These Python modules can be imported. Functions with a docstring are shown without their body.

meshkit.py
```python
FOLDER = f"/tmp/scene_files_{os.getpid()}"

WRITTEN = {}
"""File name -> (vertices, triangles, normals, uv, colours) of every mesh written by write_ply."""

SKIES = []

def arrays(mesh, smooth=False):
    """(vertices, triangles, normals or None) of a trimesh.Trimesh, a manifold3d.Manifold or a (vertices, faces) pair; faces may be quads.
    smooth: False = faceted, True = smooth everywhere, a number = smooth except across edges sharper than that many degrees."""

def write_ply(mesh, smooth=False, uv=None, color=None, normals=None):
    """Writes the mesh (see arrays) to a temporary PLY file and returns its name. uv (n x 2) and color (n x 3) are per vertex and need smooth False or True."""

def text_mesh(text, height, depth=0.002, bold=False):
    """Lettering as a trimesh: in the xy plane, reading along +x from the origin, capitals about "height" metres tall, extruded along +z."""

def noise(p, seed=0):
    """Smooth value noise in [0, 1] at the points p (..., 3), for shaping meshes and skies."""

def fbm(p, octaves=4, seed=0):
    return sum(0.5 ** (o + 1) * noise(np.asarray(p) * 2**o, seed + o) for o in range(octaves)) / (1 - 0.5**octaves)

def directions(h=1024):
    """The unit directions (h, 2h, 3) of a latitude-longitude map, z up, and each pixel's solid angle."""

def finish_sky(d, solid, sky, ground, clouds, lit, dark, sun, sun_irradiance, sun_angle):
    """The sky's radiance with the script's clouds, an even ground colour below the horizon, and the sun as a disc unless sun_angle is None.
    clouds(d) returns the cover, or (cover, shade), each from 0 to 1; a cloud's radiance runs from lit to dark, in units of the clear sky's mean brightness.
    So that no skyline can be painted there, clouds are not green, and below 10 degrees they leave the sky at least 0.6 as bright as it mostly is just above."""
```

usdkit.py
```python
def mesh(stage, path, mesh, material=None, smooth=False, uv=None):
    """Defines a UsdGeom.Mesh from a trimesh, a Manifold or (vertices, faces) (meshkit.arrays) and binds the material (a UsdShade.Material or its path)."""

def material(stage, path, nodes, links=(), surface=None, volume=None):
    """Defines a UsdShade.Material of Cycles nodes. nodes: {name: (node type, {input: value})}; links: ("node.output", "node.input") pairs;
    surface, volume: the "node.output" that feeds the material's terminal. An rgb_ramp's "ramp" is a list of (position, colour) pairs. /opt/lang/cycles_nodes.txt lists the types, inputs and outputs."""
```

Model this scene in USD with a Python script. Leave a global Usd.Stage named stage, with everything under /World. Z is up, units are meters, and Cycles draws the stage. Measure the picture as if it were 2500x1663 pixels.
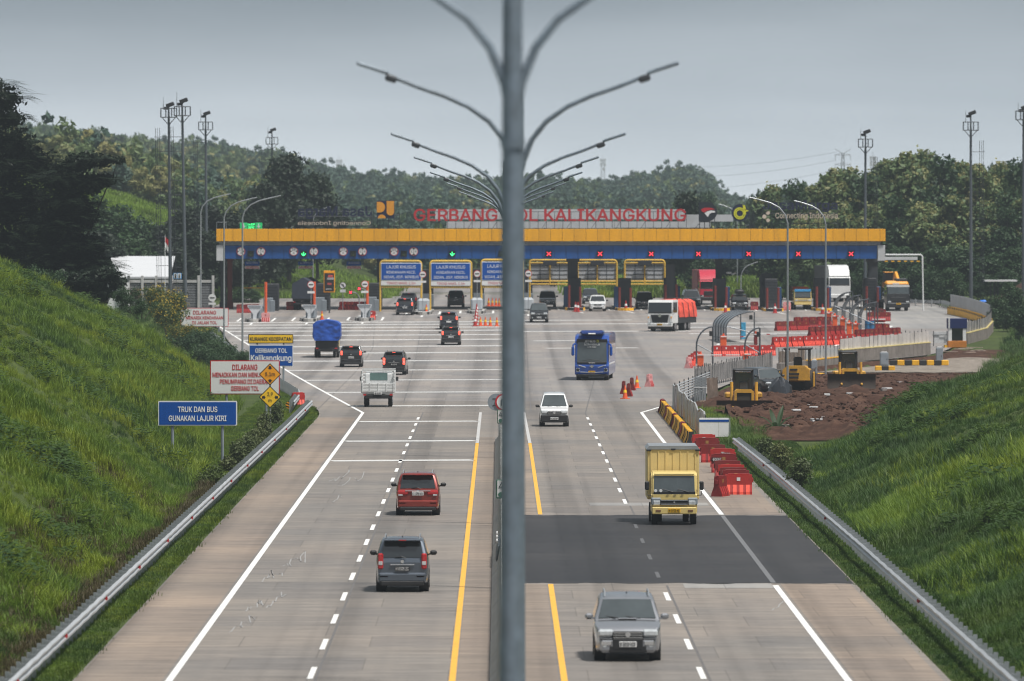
import math, random
import numpy as np, trimesh
import usdkit, meshkit
from pxr import Usd, UsdGeom, UsdLux, UsdShade, Sdf, Gf, Vt
from scipy.interpolate import PchipInterpolator
from shapely.geometry import Polygon, Point, LineString, box as sbox
from shapely.ops import unary_union
from shapely import affinity

stage = Usd.Stage.CreateInMemory()
UsdGeom.SetStageUpAxis(stage, UsdGeom.Tokens.z)
UsdGeom.SetStageMetersPerUnit(stage, 1.0)
UsdGeom.Xform.Define(stage, '/World'); UsdGeom.Scope.Define(stage, '/World/Looks')
R = random.Random(7); NR = np.random.default_rng(11)

# ------------------------------------------------------------------ camera (long lens on an overpass 11.7 m above the road)
CAMH, FPX, VX, VY = 11.7, 18000.0, 1221.0, 541.0
cam = UsdGeom.Camera.Define(stage, '/World/camera')
cam.AddTranslateOp().Set((0, 0, CAMH)); cam.AddRotateXOp().Set(90.0)
cam.CreateFocalLengthAttr(FPX / 2500 * 36); cam.CreateHorizontalApertureAttr(36.0)
cam.CreateHorizontalApertureOffsetAttr((1250 - VX) / 2500 * 36); cam.CreateVerticalApertureOffsetAttr(-(831.5 - VY) / 2500 * 36)
cam.CreateFStopAttr(2.3); cam.CreateFocusDistanceAttr(345.0); cam.CreateClippingRangeAttr((1.0, 60000.0))
cam.CreateExposureAttr(0.40)

# ------------------------------------------------------------------ sky and a soft high sun to the right
SUN = np.array([0.34, -0.26, 0.90]); SUN /= np.linalg.norm(SUN)
HAZE = 0.000105
SUN_I, SUN_ANGLE, SKY_S = 0.93, 6.0, 0.053
dome = UsdLux.DomeLight.Define(stage, '/World/sky')
dome.GetPrim().SetCustomDataByKey('kind', 'structure')
skymat = usdkit.material(stage, '/World/Looks/sky', {
    'tc': ('texture_coordinate', {}),
    'sky': ('sky_texture', {'sky_type': 'single_scattering', 'sun_disc': False, 'sun_elevation': math.asin(SUN[2]), 'sun_rotation': math.atan2(SUN[0], SUN[1]), 'air_density': 1.0, 'aerosol_density': 3.0}),
    'sep': ('separate_xyz', {}),
    'mp': ('mapping', {'scale': (5, 5, 22)}),
    'nz': ('noise_texture', {'scale': 1.6, 'detail': 4, 'roughness': 0.45}),
    'add': ('math', {'math_type': 'multiply_add', 'value2': 0.02, 'value3': -0.010}),
    'el': ('math', {'math_type': 'add'}),
    'ramp': ('rgb_ramp', {'ramp': [(0.0, (15.6, 16.6, 17.2)), (0.006, (13.6, 14.7, 15.5)), (0.016, (8.2, 9.2, 10.1)), (0.030, (4.0, 4.75, 5.45)), (0.06, (3.4, 4.05, 4.65)), (0.30, (4.3, 4.8, 5.2)), (1.0, (5.6, 6.0, 6.4))]}),
    'mp2': ('mapping', {'scale': (3, 3, 40)}), 'n2': ('noise_texture', {'scale': 1.3, 'detail': 5, 'roughness': 0.55}), 'r2': ('rgb_ramp', {'ramp': [(0.3, (0.88, 0.89, 0.90)), (0.7, (1.12, 1.11, 1.10))]}), 'cl': ('mix_color', {'blend_type': 'multiply', 'fac': 1.0, 'use_clamp': False}),
    'mix': ('mix_color', {'fac': 0.9, 'use_clamp': True}),
    'bg': ('background_shader', {'strength': SKY_S})},
    [('tc.generated', 'mp.vector'), ('mp.vector', 'nz.vector'), ('tc.generated', 'sep.vector'), ('nz.fac', 'add.value1'), ('sep.z', 'el.value1'), ('add.value', 'el.value2'),
     ('el.value', 'ramp.fac'), ('sky.color', 'mix.a'), ('ramp.color', 'mix.b'), ('tc.generated', 'mp2.vector'), ('mp2.vector', 'n2.vector'), ('n2.fac', 'r2.fac'), ('mix.result', 'cl.a'), ('r2.color', 'cl.b'), ('cl.result', 'bg.color')], surface='bg.background')
UsdShade.MaterialBindingAPI.Apply(dome.GetPrim()).Bind(skymat)
sun = UsdLux.DistantLight.Define(stage, '/World/sun')
sun.CreateNormalizeAttr(True); sun.CreateIntensityAttr(SUN_I); sun.CreateAngleAttr(SUN_ANGLE); sun.CreateColorAttr((1.0, 0.965, 0.91))
_z = SUN; _x = np.cross([0, 0, 1.0], _z); _x /= np.linalg.norm(_x); _y = np.cross(_z, _x)
_m = Gf.Matrix4d(1); [_m.SetRow3(i, Gf.Vec3d(*map(float, r))) for i, r in enumerate((_x, _y, _z))]
sun.AddTransformOp().Set(_m)

# ------------------------------------------------------------------ where things are: road profile and the photograph's projection
_gy = [0, 300, 480, 560, 600, 640, 680, 720, 760, 800, 850, 1000, 3000]
_gz = [0, 0, 0, .05, .25, .70, 1.25, 1.80, 2.25, 2.55, 2.70, 2.8, 2.8]
G = PchipInterpolator(_gy, _gz)
_T = np.linspace(120, 980, 4000); _TPY = VY + FPX * (CAMH - G(_T)) / _T
def dist(py, h=0.0):                                       # distance at which the ground (or h above it) is seen at row py
    t = VY + FPX * (CAMH - G(_T) - h) / _T
    return float(np.interp(-py, -t, _T))
def gp(px, py, h=0.0):                                     # ground point under a pixel
    d = dist(py, h); return np.array([(px - VX) * d / FPX, d, float(G(d))])
def px2x(px, d): return (px - VX) * d / FPX
def py2z(py, d): return CAMH - (py - VY) * d / FPX
def sm(a, b, x):
    t = np.clip((np.asarray(x, float) - a) / (b - a), 0, 1); return t * t * (3 - 2 * t)
XL = PchipInterpolator([0, 440, 455, 470, 518, 585, 640, 665, 690, 720, 760, 820, 3000], [-10.9, -10.9, -11.2, -12.2, -14.9, -19.5, -23.0, -24.6, -26.0, -28.2, -30.4, -31, -31])
XR = PchipInterpolator([0, 380, 400, 457, 470, 547, 577, 598, 623, 652, 690, 760, 850, 3000], [11.5, 11.4, 10.7, 10.6, 11.6, 18.1, 22, 27.5, 36.4, 40.5, 44.5, 47.5, 48, 48])
TOEL = lambda y: np.interp(y, [0, 320, 395, 440, 480, 520, 590, 670, 760, 3000], [-13.7, -13.7, -15.6, -16.4, -17.6, -20.2, -25, -30, -34, -34])
TOER = lambda y: np.interp(y, [0, 345, 372, 385, 410, 430, 460, 500, 560, 620, 700, 3000], [13.9, 14.2, 16.2, 17.3, 19.4, 22.0, 26.5, 32, 37.5, 43.5, 51, 52])
def hills(x, y):
    far = sm(870, 960, y)
    left = np.clip(-17 - x, 0, 46) * .35 * far * (1 - .75 * sm(1000, 1500, y)) + .115 * np.clip(-48 - x, 0, 130) * sm(1100, 2300, y)
    up = 15.0 * sm(1050, 2550, y) * (1 - .92 * sm(.024, .034, x / np.maximum(y, 1)) * sm(1000, 1400, y))
    right = np.clip(x - 48, 0, 40) * .16 * sm(800, 900, y) + 3 * sm(900, 1300, y) * sm(35, 70, x)
    return left + up + right
def TZ(x, y, bumps=True):                                  # terrain height
    x, y = np.asarray(x, float), np.asarray(y, float)
    g = G(np.clip(y, 0, 2999))
    dl = np.maximum(TOEL(y) - x, 0); al = 1 - .90 * sm(490, 585, y)
    zl = 22.0 * (1 - np.exp(-dl * .74 / 22.0)) * al
    zl = np.where(y > 700, zl * (1 - sm(700, 800, y)), zl)
    dr = np.maximum(x - TOER(y), 0); zr = 13.0 * (1 - np.exp(-dr * .44 / 13.0)) * (1 - sm(760, 850, y))
    pit = .55 * sm(0, 1, x - XR(y) - .2) * (1 - sm(-1, 2, x - TOER(y))) * sm(430, 560, y) * (1 - sm(628, 650, y))
    z = g + zl + zr + hills(x, y) - pit
    if bumps:
        n = meshkit.fbm(np.stack([x * .35, y * .22, 0 * x], -1), 3, 5) - .5
        b = np.clip((dl + dr) / 3, 0, 1) * (y < 760)
        z = z + n * 1.25 * b + (meshkit.noise(np.stack([x * 1.1, y * .6, 0 * x], -1), 9) - .5) * .35 * b
    inside = (x > XL(y) - .2) & (x < XR(y) + .2) & (y < 900)
    return np.where(inside, g - .30, z)

# ------------------------------------------------------------------ helpers: materials
def L(r, g, b):                                            # sRGB 0..255 -> linear
    f = lambda v: (v / 255 / 12.92) if v <= 10.3 else ((v / 255 + .055) / 1.055) ** 2.4
    return tuple(f(v) for v in (r, g, b))
_mats = {}
def pm(name, col, rough=.6, metal=0.0, var=.14, scale=2.0, coat=0.0, spec=.5, emit=0.0, stretch=(1, 1, 1), bump=0.0, dirt=0.0):
    if name in _mats: return _mats[name]
    col = np.array(col, float)
    n = {'geo': ('geometry', {}), 'mp': ('mapping', {'scale': stretch}), 'nz': ('noise_texture', {'scale': scale, 'detail': 5, 'roughness': .62}),
         'rp': ('rgb_ramp', {'ramp': [(.28, tuple(col * (1 - var))), (.5, tuple(col)), (.72, tuple(np.minimum(col * (1 + var), .93)))]}),
         'p': ('principled_bsdf', {'roughness': rough, 'metallic': metal, 'coat_weight': coat, 'coat_roughness': .06, 'specular_ior_level': spec})}
    l = [('geo.position', 'mp.vector'), ('mp.vector', 'nz.vector'), ('nz.fac', 'rp.fac')]
    last = 'rp.color'
    if dirt:
        n['nd'] = ('noise_texture', {'scale': scale * .45, 'detail': 6, 'roughness': .7})
        n['rd'] = ('rgb_ramp', {'ramp': [(.46, (0, 0, 0)), (.70, (dirt, dirt, dirt))]})
        n['mx'] = ('mix_color', {'b': tuple(np.array((.075, .06, .045)) + .12 * col)})
        l += [('mp.vector', 'nd.vector'), ('nd.fac', 'rd.fac'), ('rd.color', 'mx.fac'), (last, 'mx.a')]; last = 'mx.result'
    l.append((last, 'p.base_color'))
    if bump:
        n['bp'] = ('bump', {'strength': bump, 'distance': .02}); l += [('nz.fac', 'bp.height'), ('bp.normal', 'p.normal')]
    if emit: n['p'][1].update({'emission_color': tuple(col), 'emission_strength': emit})
    _mats[name] = usdkit.material(stage, '/World/Looks/' + name, n, l, surface='p.BSDF'); return _mats[name]
def leafmat(name, cols, trans=.35, rough=.55, patch=0.0, psc=.11, tint=(1.5, 1.18, .7), shade=(.55, .68, .75)):
    if name in _mats: return _mats[name]
    k = len(cols)
    n = {'geo': ('geometry', {}), 'oi': ('object_info', {}), 'mx': ('math', {'math_type': 'multiply_add', 'value2': .78}), 'ob': ('math', {'math_type': 'multiply', 'value2': .22}),
         'rp': ('rgb_ramp', {'ramp': [(i / (k - 1), c) for i, c in enumerate(cols)]}),
         'p': ('principled_bsdf', {'roughness': rough, 'specular_ior_level': .35}), 't': ('translucent_bsdf', {}), 'm': ('mix_closure', {'fac': trans})}
    out = 'rp.color'
    if patch:                                              # broad patches of other species: yellower and deeper greens
        n.update({'nz': ('noise_texture', {'scale': psc, 'detail': 5, 'roughness': .6}), 'r2': ('rgb_ramp', {'ramp': [(.34, shade), (.48, (1, 1, 1)), (.64, tint)]}), 'mu': ('mix_color', {'blend_type': 'multiply', 'fac': patch})})
    l = [('geo.position', 'nz.vector'), ('nz.fac', 'r2.fac'), ('rp.color', 'mu.a'), ('r2.color', 'mu.b')] if patch else []
    if patch: out = 'mu.result'
    l += [('geo.random_per_island', 'mx.value1'), ('oi.random', 'ob.value1'), ('ob.value', 'mx.value3'), ('mx.value', 'rp.fac'), (out, 'p.base_color'), (out, 't.color'), ('p.BSDF', 'm.closure1'), ('t.BSDF', 'm.closure2')]
    _mats[name] = usdkit.material(stage, '/World/Looks/' + name, n, l, surface='m.closure'); return _mats[name]

# ------------------------------------------------------------------ helpers: meshes
_hullf = {}
def cboxmesh(sx, sy, sz, b):
    b = min(b, sx * .45, sy * .45, sz * .45); hx, hy, hz = sx / 2, sy / 2, sz / 2; v = []
    for i in (-1, 1):
        for j in (-1, 1):
            for k in (-1, 1): v += [(i * hx, j * (hy - b), k * (hz - b)), (i * (hx - b), j * hy, k * (hz - b)), (i * (hx - b), j * (hy - b), k * hz)]
    if 'f' not in _hullf:
        u = []
        for i in (-1, 1):
            for j in (-1, 1):
                for k in (-1, 1): u += [(i, j * .7, k * .7), (i * .7, j, k * .7), (i * .7, j * .7, k)]
        from scipy.spatial import ConvexHull
        u = np.array(u); h = ConvexHull(u); f = h.simplices.copy()
        for q, t in enumerate(f):
            if np.dot(np.cross(u[t[1]] - u[t[0]], u[t[2]] - u[t[0]]), h.equations[q, :3]) < 0: f[q] = t[::-1]
        _hullf['f'] = f
    return np.array(v), _hullf['f']
_BV = np.array([(i, j, k) for i in (-.5, .5) for j in (-.5, .5) for k in (-.5, .5)])
_BF = np.array([(0, 1, 3), (0, 3, 2), (4, 6, 7), (4, 7, 5), (0, 4, 5), (0, 5, 1), (2, 3, 7), (2, 7, 6), (0, 2, 6), (0, 6, 4), (1, 5, 7), (1, 7, 3)])
def rotz(v, a):
    c, s = math.cos(a), math.sin(a); v = np.asarray(v, float); return np.stack([v[:, 0] * c - v[:, 1] * s, v[:, 0] * s + v[:, 1] * c, v[:, 2]], 1)
class MB:
    def __init__(s): s.v, s.f, s.n = [], [], 0
    def add(s, v, f):
        v = np.asarray(v, float); f = np.asarray(f, int)
        if f.shape[1] == 4: f = np.vstack([f[:, [0, 1, 2]], f[:, [0, 2, 3]]])
        s.v.append(v); s.f.append(f + s.n); s.n += len(v); return s
    def box(s, c, d, rz=0, b=0, m=None):
        v, f = cboxmesh(*d, b) if b else (_BV * np.array(d), _BF)
        if m is not None: v = v @ np.asarray(m).T
        if rz: v = rotz(v, rz)
        return s.add(v + np.array(c), f)
    def tri(s, m, loc=(0, 0, 0)): return s.add(np.array(m.vertices) + np.array(loc), m.faces)
    def cyl(s, p, q, r, r2=None, n=8, caps=True):
        p, q = np.array(p, float), np.array(q, float); r2 = r if r2 is None else r2
        t = q - p; t /= np.linalg.norm(t) + 1e-9; a = np.cross(t, [0, 0, 1.0] if abs(t[2]) < .9 else [1.0, 0, 0]); a /= np.linalg.norm(a); bb = np.cross(t, a)
        an = np.arange(n) * 2 * np.pi / n; ring = np.cos(an)[:, None] * a + np.sin(an)[:, None] * bb
        v = np.vstack([p + ring * r, q + ring * r2, [p], [q]]); i = np.arange(n); j = (i + 1) % n
        f = [np.stack([i, j, n + j], 1), np.stack([i, n + j, n + i], 1)]
        if caps: f += [np.stack([j, i, np.full(n, 2 * n)], 1), np.stack([n + i, n + j, np.full(n, 2 * n + 1)], 1)]
        return s.add(v, np.vstack(f))
    def tube(s, pts, r, n=6):
        pts = np.asarray(pts, float); r = np.broadcast_to(r, (len(pts),)); t = np.gradient(pts, axis=0); t /= np.linalg.norm(t, axis=1, keepdims=True) + 1e-9
        up = np.array([0, 1.0, 0]) if np.mean(np.abs(t[:, 1])) < .8 else np.array([0, 0, 1.0])
        a = np.cross(t, up); a /= np.linalg.norm(a, axis=1, keepdims=True) + 1e-9; b = np.cross(t, a); an = np.arange(n) * 2 * np.pi / n
        v = (pts[:, None] + r[:, None, None] * (np.cos(an)[None, :, None] * a[:, None] + np.sin(an)[None, :, None] * b[:, None])).reshape(-1, 3)
        f = []
        for k in range(len(pts) - 1):
            for i in range(n): j = (i + 1) % n; f.append((k * n + i, k * n + j, k * n + n + j, k * n + n + i))
        s.add(v, np.array(f)); e = (len(pts) - 1) * n
        s.add(v[:n], [(0, i + 1, i) for i in range(1, n - 1)]); s.add(v[e:], [(0, i, i + 1) for i in range(1, n - 1)]); return s
    def prism(s, poly, p0, p1, plane='xz', off=(0, 0, 0)):      # shapely polygon extruded along the third axis from p0 to p1
        gs = getattr(poly, 'geoms', [poly])
        for gpoly in gs:
            if gpoly.is_empty or gpoly.geom_type != 'Polygon': continue
            m = trimesh.creation.extrude_polygon(gpoly, p1 - p0, engine='earcut'); v = np.array(m.vertices); f = np.array(m.faces); v[:, 2] += p0
            if plane == 'xz': v = v[:, [0, 2, 1]]; f = f[:, ::-1]
            elif plane == 'yz': v = v[:, [2, 0, 1]]
            s.add(v + np.array(off), f)
        return s
    def text(s, t, h, cx, y, zbase, width=None, depth=.012, bold=False, mirror=False, anchor='c'):   # faces -y
        m = _txt(t, bold); v = m[0] * h
        w = np.ptp(v[:, 0]); k = 1 if width is None else width / w
        v = np.stack([(v[:, 0] - v[:, 0].min()) * k, y - depth * m[0][:, 2], v[:, 1]], 1); w *= k
        v[:, 0] += cx - (w / 2 if anchor == 'c' else 0); f = m[1]
        if mirror: v[:, 0] = 2 * cx - v[:, 0]; f = f[:, ::-1]
        v[:, 2] += zbase
        return s.add(v, f)
    def mesh(s): return (np.vstack(s.v), np.vstack(s.f)) if s.n else None
_tc = {}
def _txt(t, bold=False):
    if (t, bold) not in _tc:
        m = meshkit.text_mesh(t, 1.0, 1.0, bold); _tc[(t, bold)] = (np.array(m.vertices), np.array(m.faces))
    return _tc[(t, bold)]

# ------------------------------------------------------------------ helpers: prims
_used = {}
ORD = ['leftmost'] + [w + ' from the left' for w in 'second third fourth fifth sixth seventh eighth ninth tenth eleventh twelfth thirteenth fourteenth fifteenth sixteenth'.split()]
def numbered(path):
    k = _used.get(path, 0); _used[path] = k + 1
    return path if k == 0 else '%s_%03d' % (path, k)
def _pp(p): return str(p.GetPath()) if p is not None else '/World'
def tag(o, label=None, cat=None, group=None, kind=None):
    o = o.GetPrim() if hasattr(o, 'GetPrim') else o
    for k, v in (('label', label), ('category', cat), ('group', group), ('kind', kind)):
        if v: o.SetCustomDataByKey(k, v)
    return o
def obj(name, mesh, mat, parent=None, smooth=False, label=None):
    if isinstance(mesh, MB): mesh = mesh.mesh()
    p = usdkit.mesh(stage, numbered(_pp(parent) + '/' + name), mesh, mat, smooth=smooth).GetPrim()
    UsdGeom.Mesh(p).CreateDoubleSidedAttr(True)
    if label: p.SetCustomDataByKey('label', label)
    return p
def thing(name, label, cat, loc=(0, 0, 0), rz=0.0, group=None):
    x = UsdGeom.Xform.Define(stage, numbered('/World/' + name)); x.AddTranslateOp().Set(Gf.Vec3d(*map(float, loc))); x.AddRotateZOp().Set(math.degrees(rz))
    return tag(x.GetPrim(), label, cat, group)
def dup(root, loc, rz, label=None, group=None, scale=None, name=None):
    was = root.GetCustomData(); nm = name or root.GetName(); nm = nm[:-4] if nm[-4:-3] == '_' and nm[-3:].isdigit() else nm
    x = UsdGeom.Xform.Define(stage, numbered('/World/' + nm)); x.AddTranslateOp().Set(Gf.Vec3d(*map(float, loc))); x.AddRotateZOp().Set(math.degrees(rz))
    if scale is not None: x.AddScaleOp().Set(Gf.Vec3f(*([scale] * 3 if np.ndim(scale) == 0 else scale)))
    r = tag(x.GetPrim(), label or was.get('label'), was.get('category'), group or was.get('group'))
    r.GetReferences().AddInternalReference(root.GetPath()); r.SetInstanceable(True); return r
def proto(name):                                           # a class prim that copies refer to
    if not stage.GetPrimAtPath('/World/Prototypes'): stage.CreateClassPrim('/World/Prototypes')
    path = numbered('/World/Prototypes/' + name); x = UsdGeom.Xform.Define(stage, path); return x.GetPrim()
def use(pr, name, label, cat, loc, rz=0.0, group=None, scale=None):
    x = UsdGeom.Xform.Define(stage, numbered('/World/' + name)); x.AddTranslateOp().Set(Gf.Vec3d(*map(float, loc))); x.AddRotateZOp().Set(math.degrees(rz))
    if scale is not None: x.AddScaleOp().Set(Gf.Vec3f(*([float(scale)] * 3 if np.ndim(scale) == 0 else map(float, scale))))
    r = tag(x.GetPrim(), label, cat, group); r.GetReferences().AddInternalReference(pr.GetPath()); r.SetInstanceable(True); return r
def scatter(name, protos, pos, idx, rots, scales, label, cat, kind='stuff', parent=None):
    pi = UsdGeom.PointInstancer.Define(stage, numbered(_pp(parent) + '/' + name)); pa = str(pi.GetPath())
    for k, (m, mat) in enumerate(protos):
        usdkit.mesh(stage, '%s/piece_%d' % (pa, k), m, mat); UsdGeom.Mesh(stage.GetPrimAtPath('%s/piece_%d' % (pa, k))).CreateDoubleSidedAttr(True)
        pi.CreatePrototypesRel().AddTarget('%s/piece_%d' % (pa, k))
    n = len(pos); pi.CreateProtoIndicesAttr(Vt.IntArray.FromNumpy(np.asarray(idx, np.int32))); pi.CreatePositionsAttr(Vt.Vec3fArray.FromNumpy(np.asarray(pos, np.float32)))
    q = np.zeros((n, 4), np.float16); q[:, 3] = np.cos(np.asarray(rots) / 2); q[:, 2] = np.sin(np.asarray(rots) / 2)
    pi.CreateOrientationsAttr(Vt.QuathArray.FromNumpy(q)); s = np.asarray(scales, np.float32); s = np.repeat(s[:, None], 3, 1) if s.ndim == 1 else s
    pi.CreateScalesAttr(Vt.Vec3fArray.FromNumpy(s)); return tag(pi.GetPrim(), label, cat, None, kind)
def grid(nx, ny, fx, fy):                                  # (u,v) grid faces
    i, j = np.meshgrid(np.arange(nx - 1), np.arange(ny - 1), indexing='ij'); a = i * ny + j
    return np.stack([a, a + ny, a + ny + 1, a + 1], -1).reshape(-1, 4)
# ================================================================== the setting: terrain, roads, markings, grass
def struct(name, mesh, mat, parent=None, smooth=False, kind='structure'):
    o = obj(name, mesh, mat, parent, smooth)
    if parent is None: tag(o, kind=kind)
    return o
def soil(name, a, b, cc, sc):
    n = {'geo': ('geometry', {}), 'n1': ('noise_texture', {'scale': sc, 'detail': 8, 'roughness': .65}), 'n2': ('noise_texture', {'scale': sc * 9, 'detail': 4}),
         'rp': ('rgb_ramp', {'ramp': [(.30, a), (.50, b), (.68, cc)]}), 'mm': ('mix_float', {'fac': .35}), 'bp': ('bump', {'strength': .9, 'distance': .22}), 'p': ('principled_bsdf', {'roughness': .95, 'specular_ior_level': .15})}
    _mats[name] = usdkit.material(stage, '/World/Looks/' + name, n, [('geo.position', 'n1.vector'), ('geo.position', 'n2.vector'), ('n1.fac', 'mm.a'), ('n2.fac', 'mm.b'), ('mm.result', 'rp.fac'), ('mm.result', 'bp.height'), ('bp.normal', 'p.normal'), ('rp.color', 'p.base_color')], surface='p.BSDF')
    return _mats[name]
M_turf = soil('turf_soil', (.035, .042, .016), (.050, .072, .020), (.085, .110, .032), .25)
M_dirt = soil('red_dirt', (.030, .0145, .0095), (.060, .029, .019), (.120, .068, .046), .6)
M_gravel = soil('pale_gravel', (.12, .10, .085), (.22, .19, .16), (.36, .32, .28), .8)
def roadmat(name, base, warm, amt):
    n = {'geo': ('geometry', {}), 'sep': ('separate_xyz', {}),
         'm1': ('mapping', {'scale': (.30, 1.5, .1)}), 'n1': ('noise_texture', {'scale': 1.0, 'detail': 8, 'roughness': .8}),
         'm2': ('mapping', {'scale': (.62, .0025, .05)}), 'n2': ('noise_texture', {'scale': 1.0, 'detail': 3}),
         'n3': ('noise_texture', {'scale': .06, 'detail': 4}), 'm4': ('mapping', {'scale': (.03, .9, .1)}), 'n4': ('noise_texture', {'scale': 1.0, 'detail': 2}),
         'r1': ('rgb_ramp', {'ramp': [(.33, (.66, .655, .65)), (.5, (1, 1, 1)), (.66, (1.34, 1.31, 1.28))]}),
         'r2': ('rgb_ramp', {'ramp': [(.36, (.66, .655, .65)), (.5, (1, 1, 1)), (.64, (1.13, 1.12, 1.10))]}),
         'r3': ('rgb_ramp', {'ramp': [(.38, base), (.62, warm)]}),
         'br': ('brick_texture', {'offset': .37, 'color1': (.86, .865, .88), 'color2': (1.08, 1.06, 1.03), 'mortar': (.72, .71, .70), 'scale': 1.0, 'mortar_size': .018, 'brick_width': 3.6, 'row_height': 5.2, 'bias': 0.0}),
         'a': ('mix_color', {'blend_type': 'multiply', 'fac': amt}), 'b': ('mix_color', {'blend_type': 'multiply', 'fac': .8}), 'd': ('mix_color', {'blend_type': 'multiply', 'fac': 1.0}),
         'bp': ('bump', {'strength': .25, 'distance': .01}), 'p': ('principled_bsdf', {'roughness': .62, 'specular_ior_level': .35})}
    l = [('geo.position', 'm1.vector'), ('geo.position', 'm2.vector'), ('geo.position', 'n3.vector'), ('geo.position', 'br.vector'), ('m1.vector', 'n1.vector'), ('m2.vector', 'n2.vector'), ('n1.fac', 'r1.fac'), ('n2.fac', 'r2.fac'), ('n3.fac', 'r3.fac'),
         ('r3.color', 'a.a'), ('r1.color', 'a.b'), ('a.result', 'b.a'), ('r2.color', 'b.b'), ('b.result', 'd.a'), ('br.color', 'd.b'), ('d.result', 'p.base_color'), ('n1.fac', 'bp.height'), ('bp.normal', 'p.normal')]
    _mats[name] = usdkit.material(stage, '/World/Looks/' + name, n, l, surface='p.BSDF'); return _mats[name]
M_road = roadmat('grooved_concrete', (.186, .172, .160), (.216, .191, .171), 1.0)
M_plaza = roadmat('plaza_concrete', (.222, .212, .209), (.250, .226, .212), .8)
M_asph = roadmat('new_asphalt', (.024, .024, .027), (.034, .033, .035), 1.0)
M_patch = roadmat('pale_patch_concrete', (.25, .246, .24), (.28, .272, .265), .7)
def paint(name, col, wear=.35):
    if name in _mats: return _mats[name]
    n = {'geo': ('geometry', {}), 'n1': ('noise_texture', {'scale': 3.5, 'detail': 7, 'roughness': .75}), 'rp': ('rgb_ramp', {'ramp': [(.30, tuple(np.array(col) * .55)), (.30 + wear * .5, col)]}), 'p': ('principled_bsdf', {'roughness': .55})}
    _mats[name] = usdkit.material(stage, '/World/Looks/' + name, n, [('geo.position', 'n1.vector'), ('n1.fac', 'rp.fac'), ('rp.color', 'p.base_color')], surface='p.BSDF'); return _mats[name]
M_white = paint('white_road_paint', (.80, .80, .78)); M_yellow = paint('yellow_road_paint', (.80, .42, .045)); M_white2 = paint('thin_white_paint', (.66, .655, .64), .6); M_faint = paint('worn_road_paint', (.50, .49, .48)); M_seam = paint('joint_seam', (.13, .12, .115))

def sheet(xa, xb, ya, yb, dz, nx, ny, zf):
    u = np.linspace(0, 1, nx); y = np.linspace(ya, yb, ny); U, Y = np.meshgrid(u, y, indexing='ij')
    X = xa(Y) + (xb(Y) - xa(Y)) * U; return np.stack([X, Y, zf(X, Y) + dz], -1).reshape(-1, 3), grid(nx, ny, 0, 0)
K = lambda c: (lambda y: np.full(np.shape(y), float(c)))
# terrain: one sheet out to the horizon, finer near the banks
ya = np.concatenate([np.linspace(60, 470, 330), np.linspace(472, 1000, 190), np.linspace(1020, 3000, 60), [4000, 6000]])
xs = np.concatenate([[-2500, -1200, -600, -260], np.linspace(-140, -60, 24), np.linspace(-58, -10, 80), np.linspace(-9, 9.5, 10), np.linspace(10.2, 60, 84), np.linspace(62, 140, 24), [260, 600, 1200, 2500]])
X, Y = np.meshgrid(xs, ya, indexing='ij')
struct('ground', (np.stack([X, Y, TZ(X, Y)], -1).reshape(-1, 3), grid(len(xs), len(ya), 0, 0)), M_turf, smooth=True)
gz = lambda x, y: G(np.clip(y, 0, 2999)) + 0 * x
road = struct('road', sheet(XL, XR, 60, 480, 0, 6, 140, gz), M_road, smooth=True)
struct('toll_plaza', sheet(XL, XR, 480, 930, 0, 10, 200, gz), M_plaza, smooth=True)
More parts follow.
